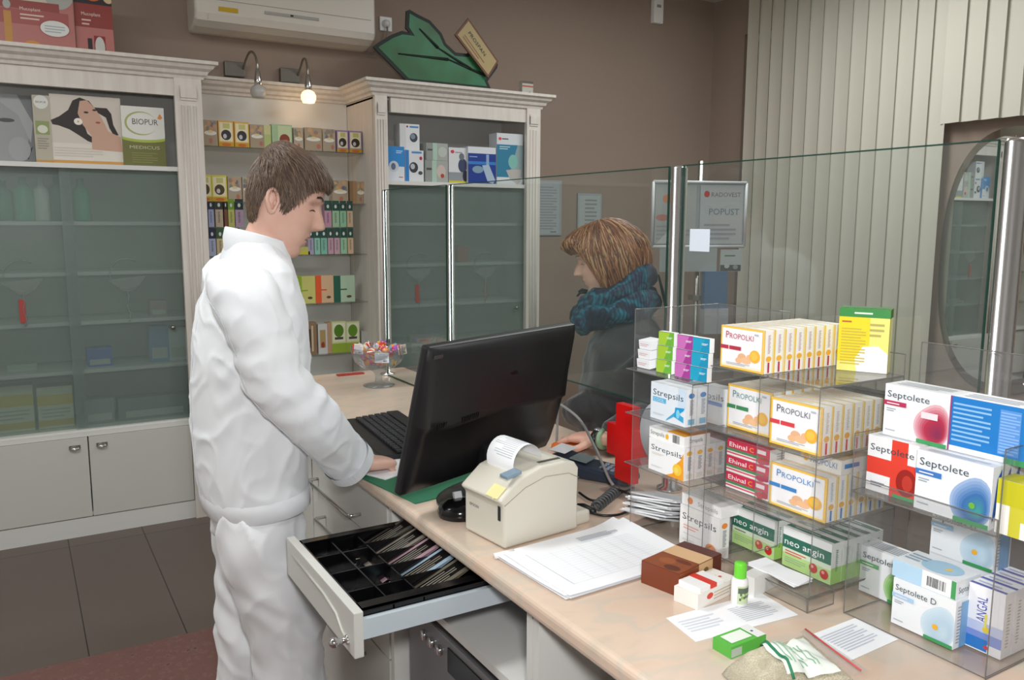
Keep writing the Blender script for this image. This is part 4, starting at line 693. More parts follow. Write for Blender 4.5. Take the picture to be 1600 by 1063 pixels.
def inset(pp, d):
    out = []; n_ = len(pp); ar = sum(pp[i][0]*pp[(i+1) % n_][1]-pp[(i+1) % n_][0]*pp[i][1] for i in range(n_)); sg = 1 if ar > 0 else -1
    for i in range(n_):
        a, b_, c_ = Vector(pp[i-1]), Vector(pp[i]), Vector(pp[(i+1) % n_]); e1 = (b_-a).normalized(); e2 = (c_-b_).normalized()
        n1 = Vector((-e1.y, e1.x))*sg; n2 = Vector((-e2.y, e2.x))*sg; k_ = (n1+n2); k_ = k_/max(k_.length_squared/2, .35); out.append((b_.x+k_.x*d, max(b_.y+k_.y*d, .001)))
    return out
MB().poly([(x, -.0015, z) for x, z in inset(pts, .020)], gm).build('green_field', ls)
vn = MB()
for a, b_ in (((622, 84), (700, 93)), ((655, 45), (684, 75)), ((684, 75), (735, 108)), ((700, 93), (758, 118))):
    p0 = P(*a, 1, yL); p1 = P(*b_, 1, yL); p0 = (p0.x-o0.x, -.003, p0.z-zl0); p1 = (p1.x-o0.x, -.003, p1.z-zl0); vn.tube([p0, p1], [.004, .009], col('#14201c', .6), 6)
vn.build('vein', ls)
pq = [(732, 28), (779, 96), (763, 122), (711, 54)]; pv = [P(x, y_, 1, yL-.03) for x, y_ in pq]; c0 = pv[3]
pl_ = thing('plaque', (sum(p.x for p in pv)/4, yL-.03, min(p.z for p in pv)), 'tilted beige name plaque leaning on the leaf sign', 'sign')
cv = Vector(pl_.location); MB().prism([(p.x-cv.x, p.z-cv.z) for p in pv], .012, col('#6a3c28', .5)).build('frame', pl_)
MB().poly([(x, -.001, z) for x, z in inset([(p.x-cv.x, p.z-cv.z) for p in pv], .012)], col('#b09c68', .5)).build('face', pl_)
ang = atan2(pv[1].z-pv[0].z, pv[1].x-pv[0].x); tx = MB(); tp = P(731, 52, 1, yL-.03); tx.text('PROSPAN', col('#22263a'), T(tp.x-cv.x, -.003, tp.z-cv.z) @ Ry(-ang), .021, w=.165); t2 = P(722, 58, 1, yL-.03)
tx.art([('l', 0, 0, .2, .03, 2, '#8a5a3a')], 1, 1, T(t2.x-cv.x, -.002, t2.z-cv.z) @ Ry(-ang)); tx.build('lettering', pl_)
a = P(816, 150, 1, YF+.08); b_ = P(833, 150, 1, YF+.08); put(carton_mesh(b_.x-a.x, .04, P(825, 127, 1, YF+.08).z-zz, '#b9b6ac', [('r', 0, .62, 1, .72, '#b0503c'), ('p', [(.3, .05), (.9, .05), (.7, .35), (.55, .25)], '#1d5a3c'), ('r', 0, .85, 1, 1, '#5a5048')]), 'syrup_carton', ((a.x+b_.x)/2, YF+.1, zz), 0, 'small white syrup carton alone at the right end of the cabinet top')
# ------------------------------------------------------------------ papers on the wall, notice stand
def sheet(px0, px1, py0, py1, art, lb, nm='wall_notice', y=WB-.012, cat='notice'):
    a = P(px0, py1, 1, y); b = P(px1, py1, 1, y); z1_ = P(px0, py0, 1, y).z; w = b.x-a.x; h_ = z1_-a.z
    mb = MB(); mb.box(0, w, 0, .008, 0, h_, col('#9fa6aa', .3)); mb.art(art, w, h_, T(0, 0, 0)); o = mb.build(nm, None, (a.x, y, a.z)); return tag(o, lb, cat)
sheet(838, 877, 281, 368, [('r', .04, .03, .9, .97, '#aab0b4'), ('l', .1, .1, .8, .9, 16, '#8e959a'), ('l', .55, .05, .85, .08, 1, '#3a3c40')], 'grey printed notice sheet beside the right cabinet')
sheet(902, 939, 302, 372, [('r', .06, .05, .94, .95, '#aeb4b4'), ('l', .3, .1, .8, .9, 9, '#868d8e')], 'narrow grey notice sheet above the woman\'s head')
st_c = PD(1095, 400, 4.3); rz_ = radians(-18)
ns = thing('notice_stand', (st_c.x, st_c.y, 0), 'framed notice stand with leaflets in front of the window blinds', 'notice stand', rz=rz_)
iM = (T(st_c.x, st_c.y, 0) @ Rz(rz_)).inverted()
def q2(px, py):       # point of the frame's plane seen at a pixel, in the stand's own axes
    d = PD(px, py, 1)-CAMP; a = iM @ CAMP; dd = iM.to_3x3() @ d; t = (-.02-a.y)/dd.y; p = a+dd*t; return (p.x, p.z)
A, B_, C_, D_ = q2(1020, 287), q2(1165, 283), q2(1164, 385), q2(1020, 386)
x0, x1, z0, z1_ = (A[0]+D_[0])/2, (B_[0]+C_[0])/2, (C_[1]+D_[1])/2, (A[1]+B_[1])/2; w = x1-x0; h_ = z1_-z0
MB().tube([(q2(1092, 500)[0], .02, .02), (q2(1092, 500)[0], .02, q2(1092, 251)[1])], .014, STEEL, 12).lathe([(.17, 0), (.17, .012), (.03, .03), (.015, .04)], STEEL, T(q2(1092, 500)[0], .02, 0), 24).build('pole', ns)
f_ = MB(); fr = [(x0, -.02, z0), (x1, -.02, z0), (x1, -.02, z1_), (x0, -.02, z1_), (x0, -.02, z0)]
for i in range(4): f_.tube([fr[i], fr[i+1]], .008, col('#c8cacc', .3), 8)
f_.build('frame', ns); MB().box(x0, x1, -.018, -.012, z0, z1_, col('#9aa1a4', .35)).build('panel', ns)
sh = MB(); sh.art([('r', .02, .04, .46, .96, '#a7a9a8'), ('e', .16, .74, .06, .07, '#c8805a'), ('e', .1, .45, .07, .05, '#b57a6c'), ('l', .04, .1, .4, .35, 4, '#93989a'), ('p', [(.04, .05), (.3, .05), (.3, .35), (.2, .3)], '#bfc3c4'), ('r', .5, .04, .97, .96, '#b2b6b8'), ('e', .57, .82, .03, .05, '#b8403c'), ('t', 'RADOVEST', .62, .78, .07, .32, '#7a6a5c'), ('t', 'POPUST', .6, .5, .10, .33, '#5f7a86'), ('l', .55, .1, .9, .38, 4, '#9297a0')], w, h_, T(x0, -.021, z0)); sh.build('printed_sheet', ns)
c0 = q2(1125, 390); c1 = q2(1157, 424); cal = MB().box(c0[0], c1[0], -.03, -.022, c1[1], c0[1], col('#b0b4b4')); cal.art([('l', .18, .66, .8, .8, 1, '#4a7a4c'), ('r', .0, .02, .95, .3, '#4a4c4a'), ('e', .3, .25, .12, .1, '#b8b8b4'), ('e', .7, .2, .12, .1, '#8f908c')], c1[0]-c0[0], c0[1]-c1[1], T(c0[0], -.0305, c1[1])); cal.build('leaflet', ns)
c0 = q2(1030, 388); c1 = q2(1118, 424); MB().box(c0[0], c1[0], -.03, -.024, c1[1], c0[1], col('#9fa4a4')).build('leaflet', ns)
c0 = q2(1098, 424); c1 = q2(1131, 482); MB().box(c0[0], c1[0], -.05, -.01, c1[1], c0[1], col('#54708f')).build('blue_brochure_holder', ns)
c0 = q2(1096, 482); c1 = q2(1131, 520); MB().box(c0[0], c1[0], -.06, .0, c1[1], c0[1], col('#a9adb0')).build('brochure_tray', ns)
MB().box(q2(1083, 470)[0], q2(1101, 470)[0], -.02, .045, q2(1090, 470)[1], q2(1090, 462)[1], STEEL).build('clamp', ns)
# ================================================================== the counter
CX0, CX1, CY0, CY1 = .700, 1.42, .18, 3.27
wt = thing('counter_worktop', (1.06, 1.7, CT-.036), 'long pink marble patterned counter worktop with a rounded edge', 'counter')
q = MB().box(CX0, CX1, CY0, CY1, CT-.036, CT, MARB); q.v = [v-Vector((1.06, 1.7, CT-.036)) for v in q.v]; bevel(q.build('worktop_slab', wt), .012, 4, 60)
XF = .722; ZT = CT-.0365
def unit(y0, y1, label, parts_fn, full=True, cat='cabinet', name='counter_cabinet'):
    r = thing(name, (1.05, (y0+y1)/2, 0), label, cat); c = Vector((1.05, (y0+y1)/2, 0))
    def B(nm, mb, par=None):
        mb.v = [v-c for v in mb.v] if par is None or par == r else mb.v
        return mb.build(nm, par or r)
    b = MB()
    if full: b.box(XF+.018, 1.38, y0, y1, .08, ZT-.0005, CABW)
    else:
        b.box(XF+.003, 1.38, y0, y0+.018, .08, ZT-.0005, CABW).box(XF+.003, 1.38, y1-.018, y1, .08, ZT-.0005, CABW).box(1.36, 1.38, y0, y1, .08, ZT-.0005, CABW).box(XF+.003, 1.36, y0, y1, .08, .1, CABW)
    b.box(XF+.05, 1.38, y0, y1, 0, .08, CABW); B('carcass', b); parts_fn(B, r, c, y0, y1); return r
def bar_handle(par, c, y0, y1, z):
    pts = [(XF, y0, z), (XF-.028, y0, z), (XF-.034, y0+.006, z), (XF-.034, y1-.006, z), (XF-.028, y1, z), (XF, y1, z)]
    MB().tube([Vector(p)-c for p in pts], .0045, CHROME, 8).build('handle', par)
def drawers(zs, handles=True):
    def fn(B, r, c, y0, y1):
        for i, (a, b) in enumerate(zs):
            d = B('drawer', MB().box(XF, XF+.017, y0+.003, y1-.003, a, b, CABD))
            if handles: bar_handle(d, c, y1-.42 if i == 0 else y0+.12, y0+.19 if i == 0 else y0+.42, (b-.05) if i else b-.06)
    return fn
def ddoor(B, r, c, y0, y1):
    for a, b in ((y0, (y0+y1)/2), ((y0+y1)/2, y1)): B('door', MB().box(XF, XF+.017, a+.003, b-.003, .09, ZT-.006, CABD))
unit(2.36, 3.12, 'white door cabinet at the far end under the counter, behind the man', ddoor)
def bd3(B, r, c, y0, y1):
    for i, (a, b) in enumerate(((.778, ZT-.004), (.50, .773), (.20, .495))):
        d = B('drawer', MB().box(XF, XF+.017, y0+.003, y1-.003, a, b, CABD))
        if i == 0: bar_handle(d, c, 1.955, 2.30, .815)
        else: bar_handle(d, c, 1.94, 2.24, b-.055)
unit(1.775, 2.357, 'white three-drawer unit with chrome bar handles beside the man\'s legs', bd3)
def openu(B, r, c, y0, y1):
    B('shelf', MB().box(XF+.004, 1.36, y0+.018, y1-.018, .712, .73, CABW)); B('shelf', MB().box(XF+.004, 1.36, y0+.018, y1-.018, .40, .418, CABW))
unit(1.135, 1.772, 'open-fronted counter cabinet holding the pulled-out cash drawer', openu, False)
def openu2(B, r, c, y0, y1): B('shelf', MB().box(XF+.06, 1.36, y0+.018, y1-.018, .60, .618, CABW))
unit(.30, 1.132, 'open counter cabinet at the near end with a brown box inside', openu2, False)
q = P(905, 1000, 0, .80); put(carton_mesh(.24, .2, .10, '#4a2c20', [('r', .1, .3, .6, .6, '#7a4a34')]), 'storage_box', (.95, .98, .6185), E90, 'dark brown cardboard box on the shelf of the near open cabinet')
# customer side panel of the counter
centred(MB().box(1.381, 1.40, .30, 3.12, 0, ZT-.001, CABD), 'counter_front_panel', 'pale panel closing the customer side of the counter', 'panel')
# ------------------------------------------------------------------ cash drawer
dz0, dz1 = .755, .885; dy0, dy1 = 1.305, 1.716; dx0 = .465
cdn = thing('cash_drawer', (.62, 1.5, dz0+.01), 'open white-fronted drawer with a black coin and banknote tray', 'drawer'); c = Vector((.62, 1.5, dz0+.01))
def B(nm, mb, par=None, off=True):
    if off: mb.v = [v-c for v in mb.v]
    return mb.build(nm, par or cdn)
front = B('front_panel', MB().box(dx0, dx0+.018, dy0, dy1, .800, dz1, CABD, None, .002))
g = MB(); g.tube([(dx0-.001, dy1-.05, .862), (dx0-.001, dy0+.16, .858), (dx0-.001, dy0+.09, .848), (dx0-.001, dy0+.06, .828), (dx0-.001, dy0+.025, .820)], .003, col('#b9b7ae', .4), 6); B('routed_groove', g, front)
h = MB(); M = T(dx0, dy0+.035, .822) @ Ry(-pi/2); h.lathe([(.009, 0), (.009, .003), (.005, .004), (.005, .016), (.009, .02), (.009, .03), (.003, .034)], CHROME, M, 14); B('key', h, front)
GR = col('#b9c3ca', .4)
B('drawer_box', MB().box(dx0+.018, 1.0, dy0+.006, dy0+.018, .829, .866, GR).box(dx0+.018, 1.0, dy1-.018, dy1-.006, .829, .866, GR).box(dx0+.018, 1.0, dy0+.018, dy1-.018, .829, .831, GR))
tk = col('#0b0b0d', .22); tr = MB(); tx0, tx1, ty0, ty1, tz0, tz1 = dx0+.021, .93, dy0+.020, dy1-.020, .832, .880
tr.box(tx0, tx1, ty0, ty1, tz0, tz0+.004, tk)
xa_ = P(560, 890, 2, .875).x; xb_ = P(604, 880, 2, .875).x; XN = xb_-tx0
for x in (tx0, xa_, xb_, tx1-.003): tr.box(x, x+.003, ty0, ty1, tz0+.004, tz1-(.0 if x in (tx0, tx1-.003) else .006), tk)
tr.box(tx0, tx1, ty0, ty0+.003, tz0+.004, tz1, tk).box(tx0, tx1, ty1-.003, ty1, tz0+.004, tz1, tk).box(tx0-.0, tx1, ty0, ty0+.028, tz1-.004, tz1, tk).box(tx0, tx1, ty1-.02, ty1, tz1-.004, tz1, tk)
W5 = (ty1-ty0)/4
for i in range(1, 4): tr.box(tx0, tx0+XN, ty0+W5*i, ty0+W5*i+.003, tz0+.004, tz1-.008, tk)
for i in range(1, 5): y = ty0+.028+(ty1-ty0-.04)/5*i; tr.box(tx0+XN, tx1, y, y+.003, tz0+.004, tz1-.004, tk)
tray = B('cash_tray', tr)
for i in range(5):
    y = ty0+.03+(ty1-ty0-.04)/5*(i+.12); M = T(tx0+XN+.085, y, tz0+.028) @ Ry(radians(-22)); B('banknote_clip', MB().box(-.07, .09, .014, .048, .012, .015, tk, M).box(-.074, -.068, .010, .054, .0, .018, tk, M), tray)
BN = [('#5f5848', 'dark beige'), ('#8fa4b4', 'pale blue'), ('#a0808a', 'reddish grey'), ('#7d7468', 'pale brown'), ('#4a463e', 'dark sand')]
for i in range(5):
    y = ty0+.034+(ty1-ty0-.04)/5*(i+.12)
    for k in range(2):
        z = tz0+.022+.004*k; tilt = radians(-26+4*k)
        o = put(MB().box(-.07, .07, -.027, .027, 0, .0012, col(BN[i][0], .7), Ry(tilt)).art([('l', .1, .2, .9, .8, 4, '#7a7468')], .13, .05, Ry(tilt) @ T(-.065, -.025, .0014) @ Rx(-pi/2)), 'banknote', (tx0+XN+.062-.008*k, y+.026, z+.004), 0, BN[i][1]+' banknote in the '+ORD[5-i]+' note compartment from the far end', 'banknote', 'banknotes in the tray')
cn = col('#b8b2a8', .25, 1)
for i in range(14):
    o = put(MB().lathe([(.010, 0), (.0105, .0005), (.0105, .0016), (.010, .002)], cn, None, 16), 'coin', (xa_+.03+random.uniform(-.018, .02), ty1-.055+random.uniform(-.03, .02), tz0+.005+.0023*(i//2)), 0, 'small silver coin lying in the far coin compartment', 'coin', 'coins in the far coin compartment')
# white rounded tub and black/silver device
a = P(770, 977, 2, .7305); b_ = P(815, 966, 2, .7305)
centred(MB().box(a.x-.01, a.x+.20, 1.155, 1.268, .7305, .7305+.125, WHITE, None, .012), 'storage_tub', 'white rounded tub on the shelf right of the cash drawer', 'tub')
dv = thing('desktop_printer', (.92, 1.46, .4185), 'black and silver machine with a dark display strip under the cash drawer', 'machine'); c = Vector((.92, 1.46, .4185))
SIL = col('#8f9092', .35, .6)
B('body', MB().box(.775, 1.2, 1.22, 1.70, .4185, .66, BLACK, None, .006), dv); B('front_panel', MB().box(.745, .775, 1.21, 1.71, .43, .672, SIL, None, .005), dv)
B('display', MB().box(.742, .746, 1.26, 1.50, .60, .655, col('#15161a', .15)), dv)
kn = MB()
for i in range(3): kn.lathe([(.012, 0), (.012, .008), (.008, .01)], CHROME, T(.745, 1.54+.04*i, .63) @ Ry(-pi/2), 14)
B('button', kn, dv)
# ------------------------------------------------------------------ glass screen
XG = 1.278; ZG = 1.684
XP_ = XG+.008; POSTM = col('#e6e6e8', .24, 1, name='polished_post'); GY = [3.13, P(704, 289, 0, XP_).y, P(1062, 258, 0, XP_).y, P(1592, 217, 0, XP_).y]
POSTL = ['far end by the candy bowl', 'behind the monitor', 'in front of the notice stand', 'at the right frame edge']
for i, y in enumerate(GY):
    yy = min(y, 3.13); r_ = .0115 if i < 2 else .018
    r = thing('chrome_post', (XP_, yy, CT), 'chrome screen post standing on the counter, '+POSTL[i], 'post', 'chrome posts of the glass screen')
    MB().lathe([(.03, .0005), (.03, .006), (r_, .010), (r_, ZG-CT-.004), (r_-.003, ZG-CT+.002)], POSTM, None, 24).build('tube', r)
    for z in ((.12,) if i in (0, 1) else (.23,)):
        MB().box(-.008, .004, -.026, .0, z, z+.03, STEEL, None, .002).build('glass_clamp', r)
def gpanel(y0, y1, z0, z1, label):
    r = thing('glass_screen', (XG, (y0+y1)/2, z0), label, 'glass screen'); h2 = (y1-y0)/2
    MB().box(-.003, .003, -h2, h2, 0, z1-z0, GLASS).build('pane', r)
    e = MB(); e.box(-.0032, .0032, -h2, h2, z1-z0, z1-z0+.0022, GEDGE).box(-.0032, .0032, -h2, h2, -.002, 0, GEDGE).box(-.0032, .0032, -h2-.001, -h2, 0, z1-z0, GEDGE).box(-.0032, .0032, h2, h2+.001, 0, z1-z0, GEDGE); e.build('polished_edge', r); return r
gpanel(GY[1]+.016, 3.11, CT+.004, ZG, 'clear glass pane between the far post and the post behind the monitor')
gpanel(GY[2]+.024, GY[1]-.016, 1.134, ZG, 'clear glass pane in front of the woman with a gap below it')
gpanel(GY[3]+.024, GY[2]-.024, 1.134, ZG, 'clear glass pane over the display racks')
a = P(1093, 377, 0, XG-.004); centred(MB().box(XG-.0045, XG-.0034, a.y-.030, a.y+.030, a.z-.022, a.z+.026, col('#dfe6f2', .6)), 'paper_sticker', 'small blank white sticker on the glass right of the chrome post', 'sticker')
# ------------------------------------------------------------------ candy bowl
bw = P(592, 603, 2, CT); bowl = thing('candy_bowl', (bw.x, bw.y, CT), 'footed glass bowl filled with wrapped sweets', 'bowl'); BS = 1.22
R = .086
MB().lathe([(.048, .0005), (.050, .004), (.03, .008), (.012, .014), (.010, .03), (.014, .045), (.024, .055), (.05, .065), (.072, .085), (.083, .115), (.086, .135), (.083, .135), (.080, .115), (.068, .088), (.045, .070), (.02, .062), (.003, .06)], BOWLG, Matrix.Diagonal((BS, BS, 1.12, 1)), 40).build('footed_glass', bowl)
cols = ['#e8e6e0', '#d8c83a', '#a85fc0', '#e06a3c', '#d83a3a', '#e8954a', '#e9e2d8', '#c8457a', '#f0a060', '#d0d4dc', '#7ab0c8', '#e0b030']
names = ['white', 'yellow', 'purple', 'orange', 'red', 'amber', 'cream', 'pink', 'peach', 'silver', 'light blue', 'golden']
rr = random.Random(3)
def candy(w, h_, d, c1, c2):
    mb = MB(); rows = []
    for i in range(9):
        t = i/8; x = (t-.5)*w; k = .35+.65*min(1, 5*min(t, 1-t)**.8) if 0 < i < 8 else .9
        if i in (1, 7): k = .25
        rows.append([(x, d/2*cos(a*pi/6)*k*(1 if 1 < i < 7 else .25), h_/2*sin(a*pi/6)*k) for a in range(12)])
    mb.grid(rows, col(c1, .25), None, True, False); mb.grid([[(p[0], p[1]*1.02, p[2]*1.02) for p in r_] for r_ in rows[3:6]], col(c2, .3), None, True, False); return mb
for i in range(42):
    a = rr.uniform(0, 2*pi); lay = i//14; rad = [.05, .066, .072][lay]*sqrt(rr.random())*1.0; z = [.098, .122, .146][lay]+rr.uniform(-.004, .006)
    c1 = cols[i % 12]; mb = candy(.05, .026, .022, c1, cols[(i*5+3) % 12]); Mr = Matrix.Rotation(rr.uniform(0, pi), 4, 'Z') @ Matrix.Rotation(rr.uniform(-.5, .5), 4, 'Y') @ Matrix.Rotation(rr.uniform(0, 3), 4, 'X'); mb.v = [Mr @ v for v in mb.v]
    put(mb, 'wrapped_sweet', (bw.x+rad*cos(a), bw.y+rad*sin(a), CT+z), 0, names[i % 12]+' wrapped sweet, '+['deep', 'midway', 'on top'][lay]+' in the glass bowl', 'sweet', 'sweets in the glass bowl')
for dx, dy, z, c, nm, rz in ((-.02, -.085, .120, '#e2e4ec', 'pale sachet with small print against the front of the bowl', -.5), (.075, -.055, .140, '#d8d0c0', 'orange and white sachet at the right rim of the bowl', .6), (-.088, -.02, .15, '#e6dede', 'red and white sachet at the left rim of the bowl', -1.1)):
    mb = MB(); M = Rz(rz) @ Rx(-.15); mb.box(-.026, .026, -.002, .002, -.017, .02, col(c, .4), M); mb.art([('l', .1, .3, .9, .9, 4, '#b0a8b0'), ('r', 0, 0, .15, 1, '#d0402c' if c != '#e2e4ec' else '#d8dae4'), ('bar', .6, .08, .9, .25, '#4a4c5a')], .052, .037, M @ T(-.026, -.0022, -.017)); put(mb, 'sweet_sachet', (bw.x+dx, bw.y+dy, CT+z), 0, nm, 'sachet')
# red strip leaflets at the far end
a = P(550, 586, 2, CT); centred(MB().box(a.x-.06, a.x+.05, a.y-.01, a.y+.02, CT+.0005, CT+.006, col('#a83a34')), 'card_strip', 'red strip of card lying at the far end of the counter', 'card')
# ------------------------------------------------------------------ keyboard, mat, mouse pad, papers
p1, p2, p3 = P(543, 662, 2, CT+.02), P(609, 640, 2, CT+.02), P(700, 702, 2, CT+.02)
ky = (p2+(P(640, 745, 2, CT+.02)-p2)*.0)
ang = atan2(p3.y-p2.y, p3.x-p2.x); kd = thing('keyboard', ((p1.x+p2.x)/2+.22*cos(ang)+.0, (p1.y+p2.y)/2+.22*sin(ang), CT), 'black computer keyboard between the man and the monitor', 'keyboard', rz=ang)
kw, kdp = .45, .19; KB = col('#17181b', .45)
MB().box(-kw/2, kw/2, -kdp/2, kdp/2, .004, .018, KB, None, .005).box(-kw/2, kw/2, .055, kdp/2, .016, .030, KB, None, .004).build('case', kd)
km = MB().box(-.0082, .0082, -.0082, .0082, 0, .008, col('#26272b', .5), None, .0018).mesh('key')
for r_ in range(5):
    for k in range(20):
        x = -.21+k*.0215+(.004*r_ if k < 14 else .008)
        if r_ == 4 and 3 < k < 9: continue
        o = bpy.data.objects.new('key', km); COL.objects.link(o); o.parent = kd; o.location = (x, .042-r_*.0205, .0185+.001*(4-r_)*.6)
o = MB().box(-.055, .055, -.0082, .0082, 0, .008, col('#26272b', .5), None, .0018).build('key', kd, (-.065, -.04, .0185))
MB().box(.10, .145, .062, .078, .0302, .0308, col('#c8ccc4')).build('label_sticker', kd)
g = [P(597, 750, 2, CT), P(648, 788, 2, CT), P(728, 768, 2, CT)]
gmx = Vector(((g[0].x+g[1].x)/2, (g[0].y+g[1].y)/2, CT)); gang = atan2((g[2]-g[1]).y, (g[2]-g[1]).x)
gm_ = MB().box(0, .26, -.002, .30, .0004, .0030, col('#2f7a58', .7)); o = put(gm_, 'desk_mat', (g[1].x, g[1].y, CT), gang, 'green desk mat under the monitor and the papers', 'mat')
pp = P(594, 747, 2, CT+.004); o = put(MB().box(0, .15, 0, .21, .0032, .0050, PAPER).box(.004, .154, .006, .216, .0051, .0060, PAPER), 'note_paper', (pp.x+.005, pp.y-.02, CT), .38, 'white note papers under the man\'s hand', 'paper')
# ------------------------------------------------------------------ monitor (seen from behind)
my, mt = radians(20.08), radians(15.22); mc = Vector((.913, 1.593, 1.153))
mo = thing('computer_monitor', (mc.x-.03, mc.y+.03, CT), 'large black flat-screen monitor seen from behind, leaning back on its stand', 'monitor', rz=my)
L_ = Vector((.03*cos(-my)-(-.03)*sin(-my), .03*sin(-my)+(-.03)*cos(-my), mc.z-CT)); Mo = T(*L_) @ Rx(mt)       # panel frame: x width, z up, -y = back
bw_, bh = .255, .1675; MK = col('#141416', .42, name='monitor_black'); MK2 = col('#101012', .3)
q = MB(); q.box(-bw_, bw_, 0, .022, -bh, bh, MK, Mo, .006); q.build('bezel', mo)
q = MB(); q.box(-bw_+.015, bw_-.015, .0222, .0230, -bh+.018, bh-.015, col('#1a2230', .1), Mo); q.build('screen', mo)
q = MB(); rows = []
prof = [(bh-.002, .002), (bh-.008, -.008), (bh-.03, -.014), (.05, -.024), (-.002, -.036), (-.012, -.038), (-.022, -.026), (-.08, -.024), (-bh+.03, -.016), (-bh+.006, -.006), (-bh+.002, .002)]
for z, y in prof:
    rows.append([(x, y if abs(x) < bw_-.03 else (.002 if abs(x) > bw_-.003 else y*.62), z+(.018*(1-abs(x)/bw_) if -.03 < z < .06 else 0)) for x in [-bw_+.001, -bw_+.008, -bw_+.03, -.18, -.1, 0, .1, .18, bw_-.03, bw_-.008, bw_-.001]])
q.grid(rows, MK, Mo, False, True); q.build('rear_shell', mo)
for i in range(7): MB().box(-.226+i*.0065, -.2225+i*.0065, -.0325, -.030, -.006+i*.0006, .006+i*.0006, MK2, Mo).build('vent_slot', mo)
for i in range(9): MB().box(-.150+i*.006, -.147+i*.006, -.0385, -.034, .000+i*.0004, .012+i*.0004, MK2, Mo).build('vent_slot', mo)

q = MB().box(-.245, -.220, -.0105, -.009, bh-.022, bh-.014, col('#55565a', .25, .8), Mo); q.build('corner_mark', mo)
q = MB(); q.ball((0, 0, 0), .024, .001, .024, col('#0c0c0e', .15), Mo @ T(.015, -.0215, .065)); q.build('badge', mo)
q = MB(); q.box(-.045, .045, .0, .03, .0, .12, MK, T(L_.x, L_.y+.0, .005) @ Rx(.15), .008); q.build('stand_neck', mo)
q = MB(); q.lathe([(.115, .0005), (.115, .007), (.10, .014), (.04, .018)], MK2, T(L_.x-.02, L_.y+.01, .0025) @ Matrix.Diagonal((1.15, .8, 1, 1)), 40); q.build('stand_base', mo)
# mouse-like black scanner base behind the printer
a = P(712, 812, 2, CT); sc = thing('barcode_scanner_cradle', (a.x+.02, a.y+.02, CT), 'black rounded cradle half hidden between monitor and receipt printer', 'cradle')
MB().lathe([(.045, .0005), (.048, .012), (.042, .026), (.025, .034), (.004, .036)], col('#0c0c0e', .15), None, 28).build('base', sc)
MB().box(-.008, .010, -.004, .004, .03, .05, col('#b8b8ba', .3), Rx(-.3)).build('light_strip', sc)
# ------------------------------------------------------------------ receipt printer
c1, c2, c3 = P(737, 829, 2, CT), P(788, 861, 2, CT), P(925, 821, 2, CT); ex = (c3-c2).normalized(); pa = atan2(ex.y, ex.x)
rp = thing('receipt_printer', ((c2.x), (c2.y), CT), 'beige receipt printer with a curl of printed paper', 'printer', rz=pa)
pl_, pw = .200, .135; BG = col('#d3cec0', .45, name='printer_beige'); BG2 = col('#c4bfb0', .45)
prof = [(0, .002), (.0, .085), (-.012, .098), (.035, .135), (.09, .150), (.15, .150), (.178, .143), (.188, .13), (.186, .07), (.188, .002)]
q = MB(); q.add([(x, y, z) for y in (0, pw) for x, z in prof], [tuple(range(9, -1, -1)), tuple(range(10, 20))]+[(i, (i+1) % 10, (i+1) % 10+10, i+10) for i in range(10)], BG); bevel(q.build('housing', rp), .006, 3, 40)
MB().box(.10, .235, .015, pw-.004, .0006, .028, BG, None, .006).build('rear_cover', rp)
sp = MB(); sp.tube([(-.0, -.0006, .088), (.05, -.0006, .115), (.10, -.0006, .128), (.16, -.0006, .124), (.187, -.0006, .11)], .0008, col('#a8a294'), 5).build('seam', rp)
MB().box(.052, .088, -.002, .022, .141, .1485, col('#7f93a4', .4), Ry(-.18) @ T(-.022, 0, -.006), .002).build('open_lever', rp)
MB().box(.10, .155, .020, .028, .150, .1512, col('#4a4a44')).build('slot', rp)
MB().box(-.0012, .002, .012, .020, .055, .085, col('#2a2c2e')).build('power_switch', rp)
lg = MB(); lg.text('EPSON', col('#3c4048'), T(-.0008, pw-.02, .060) @ Rz(-pi/2), .006, w=.03); lg.build('logo', rp)
MB().poly([(-.010, .010, .1), (.012, .010, .118), (.012, .048, .118), (-.010, .048, .1)], col('#efe2a0')).poly([(-.012, .020, .098), (.0, .02, .108), (-.004, .05, .105)], col('#efe2a0')).build('yellow_sticky_note', rp, (0, 0, .0012))
rc_ = MB(); rows = []
for i in range(15):
    t = i/14; a = -.35+t*(pi*1.05); rows.append([(.078-.036*cos(a)+.0, y, .146+.040*sin(a)+.004) for y in (.028, .07, pw-.018)])
rc_.grid(rows, PAPER); pr_ = rc_.build('receipt_paper', rp)
li = MB()
for i in range(3, 12):
    for k in range(2):
        t = (i+.5*k)/14; a = -.35+t*(pi*1.05); a2 = a+.035
        w_ = [.06, .04, .07, .05][(i+k) % 4]
        li.poly([(.078-.0366*cos(a), .036, .150+.0406*sin(a)), (.078-.0366*cos(a), .036+w_, .150+.0406*sin(a)), (.078-.0366*cos(a2), .036+w_, .150+.0406*sin(a2)), (.078-.0366*cos(a2), .036, .150+.0406*sin(a2))], col('#b8bcc2'))
li.build('printed_lines', pr_)
